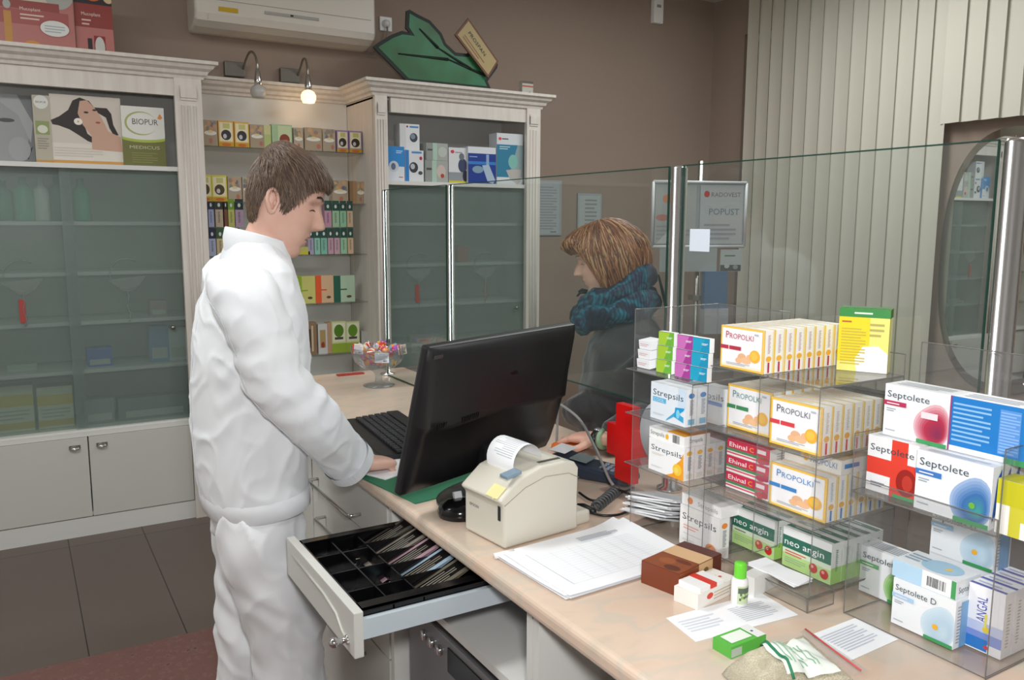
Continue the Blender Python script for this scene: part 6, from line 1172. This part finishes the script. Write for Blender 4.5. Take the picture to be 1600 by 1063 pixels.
def strip(pts, w, m, mb, off=.0008):
    top = []; bot = []
    for y, z, k in pts: p = onface(y, z, off); top.append(men(p+Vector((0, 0, w*k)))); bot.append(men(p-Vector((0, 0, w*k))))
    mb.grid([bot, top], m)
for s in (-1, 1):
    strip([(s*(.016+.007*i), .0165-.0008*i*(i-3), .9 if i else .3) for i in range(5)], .0015, col('#3a281e'), fc_, .0012)
lipm = MB(); strip([(y, -.0435+.002*(1-abs(y)/.021), max(.15, 1-(abs(y)/.022)**2)) for y in [-.021+.0035*i for i in range(13)]], .0030, LIP, lipm); strip([(y, -.0585+.001*(abs(y)/.021), max(.15, 1-(abs(y)/.021)**2)) for y in [-.019+.0032*i for i in range(13)]], .0036, LIP, lipm)
strip([(y, -.0512+.0006*abs(y)/.02, 1-.5*abs(y)/.026) for y in [-.025+.005*i for i in range(11)]], .0010, col('#6a3a34', .5), lipm, .0014); lipm.build('lips', mR); fc_.build('eyelashes', mR)
HB = [col('#65503f', .55), col('#534032', .55), col('#786250', .5), col('#4a392e', .6)]
rnd = random.Random(11)
hairline = [(0, .072), (.35, .073), (.7, .068), (.95, .058), (1.12, .040), (1.24, .008), (1.38, -.004), (1.5, .022), (1.75, .030), (1.95, .010), (2.15, -.022), (2.4, -.046), (3.15, -.056)]
def hl(th): return crv(hairline, abs(th))[0]
cap = MB(); rows = []
def tlim(th, lim):
    t = .8
    while t > .01 and hr(t, th).z < lim: t -= .01
    return t
LIM = [tlim(-pi+2*pi*k/60, hl(-pi+2*pi*k/60)) for k in range(60)]
for i in range(0, 50):
    r_ = []
    for k in range(60):
        th = -pi+2*pi*k/60; lim = hl(th); c_ = Vector((-.005, 0, .02)); p = hr(LIM[k]*i/49, th)
        d = (p-c_).normalized(); e = max(0, min(1, (p.z-lim)/.035)); thick = .0015+.0075*e+.004*max(0, d.z); r_.append(men(p+d*thick))
    rows.append(r_)
cap.grid(rows, HB[1], None, True)
def lock(rnd):
    for _ in range(20):
        t = rnd.uniform(.0, .74)**.8; th = rnd.uniform(-pi, pi); p = hr(t, th)
        if p.z > hl(th)-.001: break
    else: return None
    c_ = Vector((-.005, 0, .02)); o = (p-c_).normalized(); e = max(0, min(1, (p.z-hl(th))/.035)); top = max(0, o.z)
    ln = .014+.024*e; base = p+o*(.001+.006*e+.004*top)
    # comb: forwards on top, down at the sides and the back
    comb = Vector((.9*top+.15, .05*rnd.uniform(-1, 1)+.25*o.y*top, -.9+.55*top)) if th*th > .6 or top > .5 else Vector((.35, .1*o.y, -.9))
    comb += Vector((rnd.gauss(0, .18), rnd.gauss(0, .18), rnd.gauss(0, .12))); d = (comb-o*comb.dot(o)*.85).normalized(); pts = []; q = base.copy()
    for i in range(5):
        pts.append(men(q)); q = q+d*ln/4+o*(.0012-.0005*i)
        oo = (q-c_).normalized(); d = (d-oo*d.dot(oo)*.5+Vector((0, 0, -.10))).normalized()
    return pts
lock.c = men(Vector((-.005, 0, .02)))
st_ = strands(lock, 6500, rnd, HB, .0010); cap.add(st_.v, [], HB[0]); 
hair_o = cap
base_n = len(cap.v)-len(st_.v)
for f_, mi_ in zip(st_.f, st_.m): cap.f.append(tuple(i+base_n for i in f_)); cap.m.append(cap.mi(st_.mats[mi_])); cap.sm.append(True)
cap.build('hair', mR)
br = MB()
def brow(rnd):
    s = rnd.choice((-1, 1)); u = rnd.random(); y = s*(.012+.034*u); z = .0445+.007*math.sin(min(1, u*1.15)*pi*.62)-.006*max(0, u-.7)+rnd.uniform(-.0022, .0022); th = s*min(1.0, .014+abs(y)*13); p = None
    tt = .30
    p = onb.get((round(y, 3), round(z, 3)))
    if p is None: p = onface(y, z, .0008); onb[(round(y, 3), round(z, 3))] = p
    d = Vector((-.1, s*1.0, .25-.6*u)).normalized()*.006; return [men(p), men(p+d*.5+Vector((.0006, 0, 0))), men(p+d)]
brow.c = men(Vector((0, 0, 0))); onb = {}
strands(brow, 520, rnd, [col('#3e2d22', .6)], .0007).build('eyebrows', mR)
# ---- jacket
JK = cloth('white_cotton', '#dfe2e6', '#e9ebee', 6, .75, .010, stretch=(1, 1, .55))
def jfold(c, s_=1.0):
    def f(u, an, p): return s_*(.010*noise.noise(Vector((p.x*7+cos(an)*1.6, p.y*7+sin(an)*1.6, p.z*5+c)))+.007*sin(an*5+u*9+c*3)*u*(1-u)*2)
    return f
def secs(lst):   # (back px, front px, row px, half width y, lean) read on the mid plane
    out = []
    for bx, fx, py, hy in lst:
        a = P(bx, py, 1, MYC); b = P(fx, py, 1, MYC); zc = P((bx+fx)/2, py, 1, MYC-hy*.35).z; out.append((Vector(((a.x+b.x)/2, MYC, zc))-mo_, hy, (b.x-a.x)/2))
    return out
S1 = secs([(356, 437, 376, .066), (348, 444, 400, .088), (338, 456, 428, .130), (320, 466, 468, .165), (308, 472, 515, .172), (302, 475, 570, .165), (301, 474, 630, .160), (304, 473, 690, .162), (311, 473, 745, .168), (320, 474, 788, .174)])
mb = MB(); mb.grid(limb_rows(dense(S1, 8), 72, .86, jfold(1.0), (1, 0, 0)), JK, None, True)
n0 = len(mb.v); mb.f.append(tuple(range(71, -1, -1))); mb.m.append(0); mb.sm.append(True); mb.f.append(tuple(range(n0-72, n0))); mb.m.append(0); mb.sm.append(True)
sh_ = P(378, 442, 1, MYC-.155); el = P(437, 600, 1, MYC-.225); cf = P(547, 727, 1, 1.86)
AR = [(Vector((sh_.x, MYC-.075, sh_.z+.012))-mo_, .050, .055), (Vector((sh_.x+.003, MYC-.135, sh_.z-.022))-mo_, .060, .072), (Vector((sh_.x*.72+el.x*.28, MYC-.172, sh_.z*.72+el.z*.28))-mo_, .062, .070), (Vector((sh_.x*.35+el.x*.65, MYC-.19, sh_.z*.35+el.z*.65))-mo_, .058, .065), (Vector((el.x, MYC-.195, el.z))-mo_, .060, .064),
      (Vector((el.x*.6+cf.x*.4, MYC-.19, el.z*.6+cf.z*.4+.004))-mo_, .056, .062), (Vector((el.x*.25+cf.x*.75, MYC-.135, el.z*.25+cf.z*.75+.004))-mo_, .052, .058), (Vector((cf.x, MYC-.105, cf.z+.006))-mo_, .049, .056)]
def afold(u, an, p): return .028*noise.noise(Vector((cos(an)*1.3, sin(an)*1.3, u*9)))+.022*sin(u*38+an*1.5)*exp(-((u-.58)/.10)**2)+.02*sin(u*60+an*2)*exp(-((u-.93)/.05)**2)
ar = limb_rows(dense(AR, 8), 36, .95, afold, (1, 0, 0)); mb.grid(ar, JK, None, True); n0 = len(mb.v); mb.f.append(tuple(range(n0-36, n0))); mb.m.append(0); mb.sm.append(True); mb.f.append(tuple(range(n0-36*len(ar)+35, n0-36*len(ar)-1, -1))); mb.m.append(0); mb.sm.append(True)
AL = [(Vector((AR[0][0].x+.02, .07, AR[0][0].z)), .055, .058), (Vector((AR[0][0].x+.04, .125, AR[0][0].z-.05)), .058, .066), (Vector((AR[0][0].x+.06, .165, AR[0][0].z-.20)), .056, .062), (Vector((AR[0][0].x+.07, .19, AR[0][0].z-.34)), .052, .058), (w2+Vector((0, 0, .03))-mo_, .048, .052)]
al = limb_rows(dense(AL, 6), 30, .95, afold, (1, 0, 0)); mb.grid(al, JK, None, True); n0 = len(mb.v); mb.f.append(tuple(range(n0-30, n0))); mb.m.append(0); mb.sm.append(True); mb.f.append(tuple(range(n0-30*len(al)+29, n0-30*len(al)-1, -1))); mb.m.append(0); mb.sm.append(True)
me = remesh(mb, 'jacket', JK, .0060, 5)
# creases pressed into the remeshed cloth
NM = [v.normal.copy() for v in me.vertices]
for v, n_ in zip(me.vertices, NM):
    p = v.co.copy(); q = Vector((p.x*9, p.y*9, p.z*5.0)); a = noise.noise(q+Vector((3, 1, 7)))
    rdg = (1-abs(noise.noise(Vector((p.x*8+p.z*4.5, p.y*7, p.z*7-p.x*4))))*2.6); arm_zone = max(0, min(1, (-p.y-.10)/.06)); g_ = .0018*a+.0036*max(0, rdg)**3+.0030*max(0, 1-abs(noise.noise(Vector((p.x*15+p.z*9, p.y*12, p.z*10-p.x*8+4))))*3.2)**2
    g_ += .0035*sin((p.z*1.2-p.x*.55)*75+a*5)*exp(-((p.z-1.23)/.10)**2)*arm_zone+.0022*sin((p.z+p.x*.9)*70+a*6)*exp(-((p.z-1.40)/.08)**2)
    v.co = p+n_*g_*.9*(1-.7*max(0, min(1, (.93-p.z)/.03)))
jo = bpy.data.objects.new('jacket', me); COL.objects.link(jo); jo.parent = mR
# stand-up collar, cuffs, hem, seams and pocket
def band(rows_at, grow, m, nm, h0, h1, k):
    pass
c0 = Vector((P(404, 372, 1, MYC).x, MYC, P(404, 375, 1, MYC).z))-mo_
cl = MB(); rows = []
for j, (dz, g_, dx) in enumerate(((-.050, 1.05, .006), (-.030, 1.05, .003), (-.006, 1.02, .0), (.014, .98, .002), (.017, .955, .002), (.013, .93, .002), (-.02, .95, 0))):
    rows.append([])
    for k in range(48):
        a = 2*pi*k/48; rows[-1].append(c0+Vector((dx+cos(a)*.074*g_-.004, sin(a)*.069*g_, dz-.020*cos(a)-.006+(-.016 if cos(a) > .9 else 0))))
cl.grid(rows, JK, None, True); cl.build('collar', mR)
cu = MB(); a, b = ar[-4], ar[-1]; ce, cs = sum(ar[-1], Vector())/36, sum(ar[-3], Vector())/36
ex_ = (ce-cs).normalized()*.010; r0 = [cs+(p-cs)*1.10 for p in ar[-3]]; r1 = [ce+ex_+(p-ce)*1.10 for p in ar[-1]]; r2 = [ce+ex_+(p-ce)*1.0 for p in ar[-1]]; r3 = [cs+(p-cs)*.9 for p in ar[-3]]; cu.grid([r0, r1, r2, r3], JK, None, True, False); cu.build('cuff', mR)
hm = limb_rows(dense(S1, 8), 72, .86, jfold(1.0), (1, 0, 0)); he = MB(); ce = sum(hm[-1], Vector())/72
def sc_(r_, k, dz=0): c = sum(r_, Vector())/len(r_); return [c+(p-c)*k+Vector((0, 0, dz)) for p in r_]
he.grid([sc_(hm[-5], 1.012), sc_(hm[-4], 1.026), sc_(hm[-1], 1.028, -.010), sc_(hm[-1], 1.005, -.012), sc_(hm[-4], .97)], JK, None, True); he.build('hem', mR)
SEAM = col('#c6cad0', .8); sm = MB(); L = len(hm)
for k, rg in ((54, range(30, L)), (48, range(34, L))): sm.tube([c_+(hm[i][k]-c_)*1.012 for i in rg for c_ in [sum(hm[i], Vector())/72]], .0012, SEAM, 5)
sm2 = MB(); sm2.tube([sum(ar[i], Vector())/36+(ar[i][27]-sum(ar[i], Vector())/36)*1.03 for i in range(6, len(ar)-2)], .0012, SEAM, 5)
sm.build('side_seam', mR); sm2.build('sleeve_seam', mR)
# ---- trousers
TR = cloth('white_trouser_cotton', '#dfe1e4', '#ebecee', 5, .75, .012, stretch=(1, 1, .4))
tb_ = MB(); LEGC = []
def leg(lst, yy, seed):
    out = []
    for bx, fx, py, hy, dy in lst: a = P(bx, py, 1, MYC+yy+dy); b = P(fx, py, 1, MYC+yy+dy); zc = P((bx+fx)/2, py, 1, MYC+yy-hy*.8).z; out.append((Vector(((a.x+b.x)/2, MYC+yy+dy, zc))-mo_, hy, (b.x-a.x)/2))
    last = out[-1][0]; out.append((last+Vector((.01, 0, -.22)), .085, .10)); out.append((Vector((last.x+.02, last.y, .10)), .085, .105)); out.append((Vector((last.x+.03, last.y, .035)), .088, .112))
    def fo(u, an, p): return .05*noise.noise(Vector((cos(an)*1.2, sin(an)*1.2, u*7+seed)))+.045*sin(an*2+u*30+seed)*exp(-((u-.33)/.12)**2)
    LEGC.append(out); r_ = limb_rows(dense(out, 7), 36, .92, fo, (1, 0, 0)); tb_.grid(r_, TR, None, True); n0 = len(tb_.v); tb_.f.append(tuple(range(n0-36, n0))); tb_.m.append(0); tb_.sm.append(True); tb_.f.append(tuple(range(n0-36*len(r_)+35, n0-36*len(r_)-1, -1))); tb_.m.append(0); tb_.sm.append(True); return r_
leg([(346, 450, 748, .060, .03), (346, 450, 785, .066, .02), (344, 464, 850, .094, 0), (362, 480, 915, .094, -.01), (385, 499, 985, .088, -.01), (398, 499, 1063, .084, -.01)], -.085, 1)
leg([(345, 448, 748, .060, -.03), (345, 448, 785, .066, -.02), (336, 450, 850, .094, 0), (338, 440, 920, .092, 0), (339, 424, 990, .088, 0), (342, 428, 1063, .084, 0)], .095, 5)
tb_.grid(limb_rows(dense([(S1[-2][0]+Vector((0, 0, .02)), .148, S1[-2][2]*.82), (S1[-1][0]+Vector((0, 0, -.03)), .160, .094), (S1[-1][0]+Vector((.004, 0, -.09)), .16, .096)], 4), 40, .9, None, (1, 0, 0)), TR, None, True)
n0 = len(tb_.v); tb_.f.append(tuple(range(n0-40, n0))); tb_.m.append(0); tb_.sm.append(True); tb_.f.append(tuple(range(n0-40*9+39, n0-40*9-1, -1))); tb_.m.append(0); tb_.sm.append(True)
for lc in LEGC: body.grid(limb_rows([(p, a*.55, b*.55) for p, a, b in lc], 16, 1, None, (1, 0, 0)), SKIN_M, None, True)
body.grid(limb_rows([(p, a*.6, b*.6) for p, a, b in S1], 24, 1, None, (1, 0, 0)), SKIN_M, None, True)
body.build('body', mR)
me = remesh(tb_, 'trousers', TR, .0075, 5)
NM = [v.normal.copy() for v in me.vertices]
for v, n_ in zip(me.vertices, NM):
    p = v.co.copy(); a = noise.noise(p*7); rdg = (1-abs(noise.noise(Vector((p.x*6+p.z*3.2, p.y*6, p.z*4-p.x*3))))*2.4); v.co = p+n_*(.003*max(0, 1-abs(noise.noise(Vector((p.x*13+p.z*6, p.y*12, p.z*8-p.x*7+4))))*3.2)**2+.003*a+.008*max(0, rdg)**3+.003*sin((p.z*1.0+p.x*.9)*55+a*6)*exp(-((p.z-.60)/.16)**2))
to = bpy.data.objects.new('trousers', me); COL.objects.link(to); to.parent = mR
for s, x in ((-1, .055), (1, .0)):
    sb = MB(); sb.box(x-.10, x+.17, s*.09-.045, s*.09+.045, .0125, .07, WHITE, None, .02); sb.build('shoe', mR)
# ------------------------------------------------------------------ the woman
wd = radians(143); WE = P(952, 420, 0, 1.50); HWc = PD(949, 408, 2.45); HMW = T(*HWc) @ Rz(wd) @ Ry(radians(18)) @ Matrix.Diagonal((.92, .90, .82, 1))
wo = Vector((HWc.x+.03, HWc.y-.03, 0)); wR = thing('person', wo, 'person with auburn bob, dark coat and teal scarf standing behind the glass screen', 'person')
def wom(p): return HMW @ p-wo
body = MB(); rows = []
for i in range(91):
    t = i/90; r_ = [wom(hr(t, 2*pi*k/64)) for k in range(64)]
    if t > .8:
        u = (t-.8)/.2; uu = u*u*(3-2*u); c = sum(r_, Vector())/64; tgt = Vector((.03, -.02, 1.18))
        for k in range(64): d = r_[k]-c; an = 2*pi*k/64+wd; flat = Vector((cos(an)*.06, sin(an)*.055, 0)); r_[k] = c.lerp(tgt, uu)+d.lerp(flat, uu)
    rows.append(r_)
body.grid(rows, SKIN_W, None, True)
ww = P(938, 685, 2, CT+.045); fd = (P(872, 678, 2, CT+.035)-ww).normalized()
hb, nails = hand(ww, (fd.x, fd.y, -.12), (0, 0, -1), Vector((0, 0, 1)).cross(fd), [(.22, .35, .3), (.2, .38, .3), (.22, .4, .3), (.26, .42, .3)], .13, None, .94)
ee = Vector((ww.x+.19, ww.y+.02, ww.z+.05)); hb.tube([ee, ww-fd*.02], [.038, .024], SKIN_W, 14)
me = remesh(hb, 'hand', SKIN_W, .0026, 3); body.add([v.co-wo for v in me.vertices], [tuple(p.vertices) for p in me.polygons], SKIN_W, None, True)
body.grid(limb_rows(dense([((.05, -.02, 1.22), .12, .08), ((.05, -.02, .95), .12, .09), ((.05, -.02, .5), .11, .10), ((.05, -.02, .06), .09, .09)], 3), 20, 1, None, (cos(wd), sin(wd), 0)), SKIN_W, None, True)
body.build('body', wR)
nm_ = MB()
for i, (p, d, up_, r0) in enumerate(nails):
    s_ = d.cross(up_); nm_.add([p-wo+up_*.0022+d*a*.0052+s_*b*.0045 for a, b in ((-1, -1), (1, -.8), (1, .8), (-1, 1))], [(0, 1, 2, 3)], col('#e6e2ea' if i % 2 else '#4a56a8', .2))
nm_.build('nail_varnish', wR)
lw = MB()
def stripw(pts, w, m, mb, off=.0008):
    top = []; bot = []
    for y, z, k in pts: p = onface(y, z, off); top.append(wom(p+Vector((0, 0, w*k)))); bot.append(wom(p-Vector((0, 0, w*k))))
    mb.grid([bot, top], m)
stripw([(y, -.0435+.002*(1-abs(y)/.021), max(.15, 1-(abs(y)/.022)**2)) for y in [-.021+.0035*i for i in range(13)]], .0030, LIPW, lw); stripw([(y, -.0585, max(.15, 1-(abs(y)/.021)**2)) for y in [-.019+.0032*i for i in range(13)]], .0034, LIPW, lw); lw.build('lips', wR)
el_ = MB()
for s in (-1, 1):
    stripw([(s*(.016+.007*i), .0165-.0008*i*(i-3), .9 if i else .3) for i in range(5)], .0010, col('#3a2a24'), el_, .0012); stripw([(s*(.012+.008*i), .0465+.004*sin(i*.7), .9) for i in range(5)], .0014, col('#6a4a34'), el_, .001)
el_.build('eyelashes', wR)
HW = [col('#8a5030', .45), col('#6f3c22', .5), col('#a06a42', .42), col('#b58a62', .4), col('#57301e', .5)]
def hlw(th): return crv([(0, .082), (.5, .080), (.85, .060), (1.1, .02), (1.3, -.02), (1.6, -.05), (2.2, -.07), (3.15, -.08)], abs(th))[0]
cap = MB(); rows = []
LIM = [tlim(-pi+2*pi*k/60, hlw(-pi+2*pi*k/60)) for k in range(60)]
for i in range(0, 40):
    r_ = []
    for k in range(60):
        th = -pi+2*pi*k/60; lim = hlw(th); c_ = Vector((-.005, 0, .02)); p = hr(LIM[k]*i/39, th)
        d = (p-c_).normalized(); e = max(0, min(1, (p.z-lim)/.04)); r_.append(wom(p+d*(.002+.006*e)))
    rows.append(r_)
cap.grid(rows, HW[1], None, True)
# the bob itself: a shell that falls from the crown to jaw height at the sides and the back
def bobpt(th, u, jit=0):      # u 0 at the crown, 1 at the tips
    a = abs(th); tp = Vector((-.012, 0, .150)); fr = max(0, 1-a/1.0)
    rad = Vector((cos(th)*.112, sin(th)*.096, 0)); zend = -.095 if a > 1.15 else (.060 if a < .75 else .060-(a-.75)/.4*.155)
    zz_ = .150+(zend-.150)*u; wid = sqrt(max(0, 1-(1-min(1, u/.52))**2)); bulge = 1+.13*sin(min(1, max(0, (u-.2)/.8))*pi)-.12*max(0, u-.75)
    x = -.010+(rad.x*wid*bulge); y = rad.y*wid*bulge
    if fr > 0: x += .006*fr
    return Vector((x, y, zz_))+Vector((cos(th), sin(th), 0))*jit
rows = [[wom(bobpt(-pi+2*pi*k/60, i/16, -.006)) for k in range(60)] for i in range(17)]
cap.grid(rows, HW[0], None, True)
rnd2 = random.Random(5)
def lockw(rnd):
    th = rnd.uniform(-pi, pi); u0 = rnd.uniform(0, .6); ln = rnd.uniform(.35, .6); j = rnd.uniform(-.003, .006); tw_ = rnd.gauss(0, .10); pts = []
    for i in range(7):
        u = min(1.06, u0+ln*i/6); pts.append(wom(bobpt(th+tw_*i/6+.02*sin(u*9+th*6), min(u, 1.0), j+.002*sin(i))+Vector((0, 0, -.03*max(0, u-1)))))
    return pts
lockw.c = wom(Vector((-.005, 0, .02))); st2 = strands(lockw, 3800, rnd2, HW, .0015); bn = len(cap.v); cap.add(st2.v, [], HW[0])
for f_, mi_ in zip(st2.f, st2.m): cap.f.append(tuple(i+bn for i in f_)); cap.m.append(cap.mi(st2.mats[mi_])); cap.sm.append(True)
cap.build('hair', wR)
# coat
CO = cloth('dark_coat', '#1a1a1e', '#2c2b2f', 7, .7, .010, sheen=.3); ct_ = MB()
fx, fy_ = cos(wd), sin(wd); lx, ly_ = -sin(wd), cos(wd)       # forward / her left
hc = HWc-wo
CS = [((hc.x-.035*fx, hc.y-.035*fy_, hc.z-.15), .07, .07), ((hc.x-.055*fx, hc.y-.055*fy_, hc.z-.20), .155, .095), ((hc.x-.06*fx, hc.y-.06*fy_, hc.z-.26), .20, .115), ((hc.x-.05*fx, hc.y-.05*fy_, hc.z-.38), .205, .125), ((hc.x-.05*fx, hc.y-.05*fy_, hc.z-.55), .19, .125), ((hc.x-.05*fx, hc.y-.05*fy_, hc.z-.75), .20, .135), ((hc.x-.05*fx, hc.y-.05*fy_, .32), .21, .14)]
def cfo(u, an, p): return .06*noise.noise(Vector((cos(an)*1.4, sin(an)*1.4, u*8)))
rw = limb_rows(dense(CS, 6), 48, .9, cfo, (fx, fy_, 0)); ct_.grid(rw, CO, None, True); n0 = len(ct_.v); ct_.f.append(tuple(range(n0-48, n0))); ct_.m.append(0); ct_.sm.append(True); ct_.f.append(tuple(range(n0-48*len(rw)+47, n0-48*len(rw)-1, -1))); ct_.m.append(0); ct_.sm.append(True)
shl = Vector(CS[2][0])+Vector((lx, ly_, 0))*.16; elb = Vector((ww.x-wo.x+.20, ww.y-wo.y-.02, CT+.10)); cfp = ww-wo-fd*.035+Vector((0, 0, .004))
SA = [(shl, .07, .075), (shl.lerp(elb, .5)+Vector((.02, 0, 0)), .062, .068), (elb, .056, .060), (elb.lerp(cfp, .5), .050, .052), (cfp, .042, .040)]
rw = limb_rows(dense(SA, 6), 30, .95, cfo, (fx, fy_, .1)); ct_.grid(rw, CO, None, True); n0 = len(ct_.v); ct_.f.append(tuple(range(n0-30, n0))); ct_.m.append(0); ct_.sm.append(True); ct_.f.append(tuple(range(n0-30*len(rw)+29, n0-30*len(rw)-1, -1))); ct_.m.append(0); ct_.sm.append(True)
shr = Vector(CS[2][0])-Vector((lx, ly_, 0))*.16; SB = [(shr, .07, .075), (shr+Vector((.0, -.03, -.20)), .064, .07), (shr+Vector((.02, .0, -.33)), .056, .06), (P(930, 640, 0, 1.42)-wo, .048, .05), (P(893, 645, 0, 1.39)-wo, .042, .042)]
rw = limb_rows(dense(SB, 6), 30, .95, cfo, (fx, fy_, .1)); ct_.grid(rw, CO, None, True); n0 = len(ct_.v); ct_.f.append(tuple(range(n0-30, n0))); ct_.m.append(0); ct_.sm.append(True); ct_.f.append(tuple(range(n0-30*len(rw)+29, n0-30*len(rw)-1, -1))); ct_.m.append(0); ct_.sm.append(True)
me = remesh(ct_, 'coat', CO, .0075, 5)
NM = [v.normal.copy() for v in me.vertices]
for v, n_ in zip(me.vertices, NM):
    p = v.co.copy(); rdg = (1-abs(noise.noise(Vector((p.x*7+p.z*4, p.y*7, p.z*6-p.x*3))))*2.4); v.co = p+n_*(.006*max(0, rdg)**3)
co = bpy.data.objects.new('coat', me); COL.objects.link(co); co.parent = wR
# scarf
m, nt, b = newmat('patterned_scarf'); tc = nt.nodes.new('ShaderNodeTexCoord'); vv = N(nt, 'ShaderNodeTexVoronoi', Scale=14.0); ns_ = N(nt, 'ShaderNodeTexNoise', Scale=16.0); wv = N(nt, 'ShaderNodeTexWave', Scale=38.0, Distortion=3.0)
for n_ in (vv, ns_, wv): nt.links.new(tc.outputs['Object'], n_.inputs[0])
r1 = ramp(nt, [(.30, '#12202e'), (.45, '#1c2a44'), (.52, '#1c7080'), (.60, '#2b2748'), (.72, '#2a8088')]); nt.links.new(ns_.outputs[0], r1.inputs[0])
mx = nt.nodes.new('ShaderNodeMix'); mx.data_type = 'RGBA'; mx.blend_type = 'MULTIPLY'; nt.links.new(r1.outputs[0], mx.inputs[6]); r2 = ramp(nt, [(.35, '#8a86a8'), (.6, '#ffffff')]); nt.links.new(wv.outputs[0], r2.inputs[0]); nt.links.new(r2.outputs[0], mx.inputs[7]); mx.inputs[0].default_value = .7
nt.links.new(mx.outputs[2], b.inputs[0]); b.inputs['Roughness'].default_value = .8; bump(nt, b, ns_.outputs[0], .008); SCM = m
sc2 = MB(); cc_s = Vector((hc.x-.030*fx, hc.y-.030*fy_, hc.z-.088))
for turn, (R1, r1_, zo, tl) in enumerate(((.092, .040, .0, .42), (.112, .040, -.055, .25))):
    rows = []
    for i in range(49):
        a = 2*pi*i/48; ce = cc_s+Vector((cos(a)*R1*.9*fx-sin(a)*R1*.95*lx*-1, cos(a)*R1*fy_+sin(a)*R1*.95*ly_, zo-tl*.12*cos(a))); rd = (ce-cc_s); rd.z = 0; rd.normalize(); r_ = []
        for k in range(16):
            b_ = 2*pi*k/16; rr3 = r1_*(1+.18*sin(3*a+turn)+.15*sin(b_*3+a*5)); r_.append(ce+rd*cos(b_)*rr3*.7+Vector((0, 0, sin(b_)*rr3)))
        rows.append(r_)
    sc2.grid(rows, SCM, None, True)
q = Vector((hc.x+.058*fx, hc.y+.058*fy_, hc.z-.092))
for k in range(1, 3): sc2.tube([q, q+Vector((fx, fy_, 0))*(.012+.004*k)+Vector((0, 0, .014-.008*k)), q+Vector((fx, fy_, 0))*(.022+.004*k)+Vector((0, 0, .012-.013*k))], [.007, .005, .003], col('#14141c', .7), 6)
q = cc_s-Vector((fx, fy_, 0))*.09; sc2.grid([[q+Vector((lx, ly_, 0))*(.09*(j-3)/3)*w_+Vector((-fx, -fy_, 0))*(.012*i+.03)+Vector((0, 0, .05-.045*i)) for j in range(7)] for i, w_ in enumerate((.6, 1, 1.1, 1.0, .6))], SCM)
sc2.build('scarf', wR)
# bracelet and watch
M_ = T(*(ww-wo-fd*.012)) @ fd.to_track_quat('Z', 'Y').to_matrix().to_4x4(); bm_ = MB(); bm_.lathe([(.034, -.006), (.0375, 0), (.034, .006), (.030, 0)], col('#7f9a7a', .4), M_ @ Matrix.Diagonal((1.05, .8, 1, 1)), 28); bm_.build('bracelet', wR)
M2 = T(*(ww-wo+fd*.006)) @ fd.to_track_quat('Z', 'Y').to_matrix().to_4x4(); bm_ = MB(); bm_.lathe([(.0295, -.008), (.031, 0), (.0295, .008), (.028, 0)], BLACK, M2 @ Matrix.Diagonal((1.05, .78, 1, 1)), 28); bm_.ball((0, 0, 0), .012, .012, .004, col('#c8ccd0', .2, .8), T(*(ww-wo+fd*.006+Vector((0, 0, .024))))); bm_.build('wristwatch', wR)
bpy.context.view_layer.update()
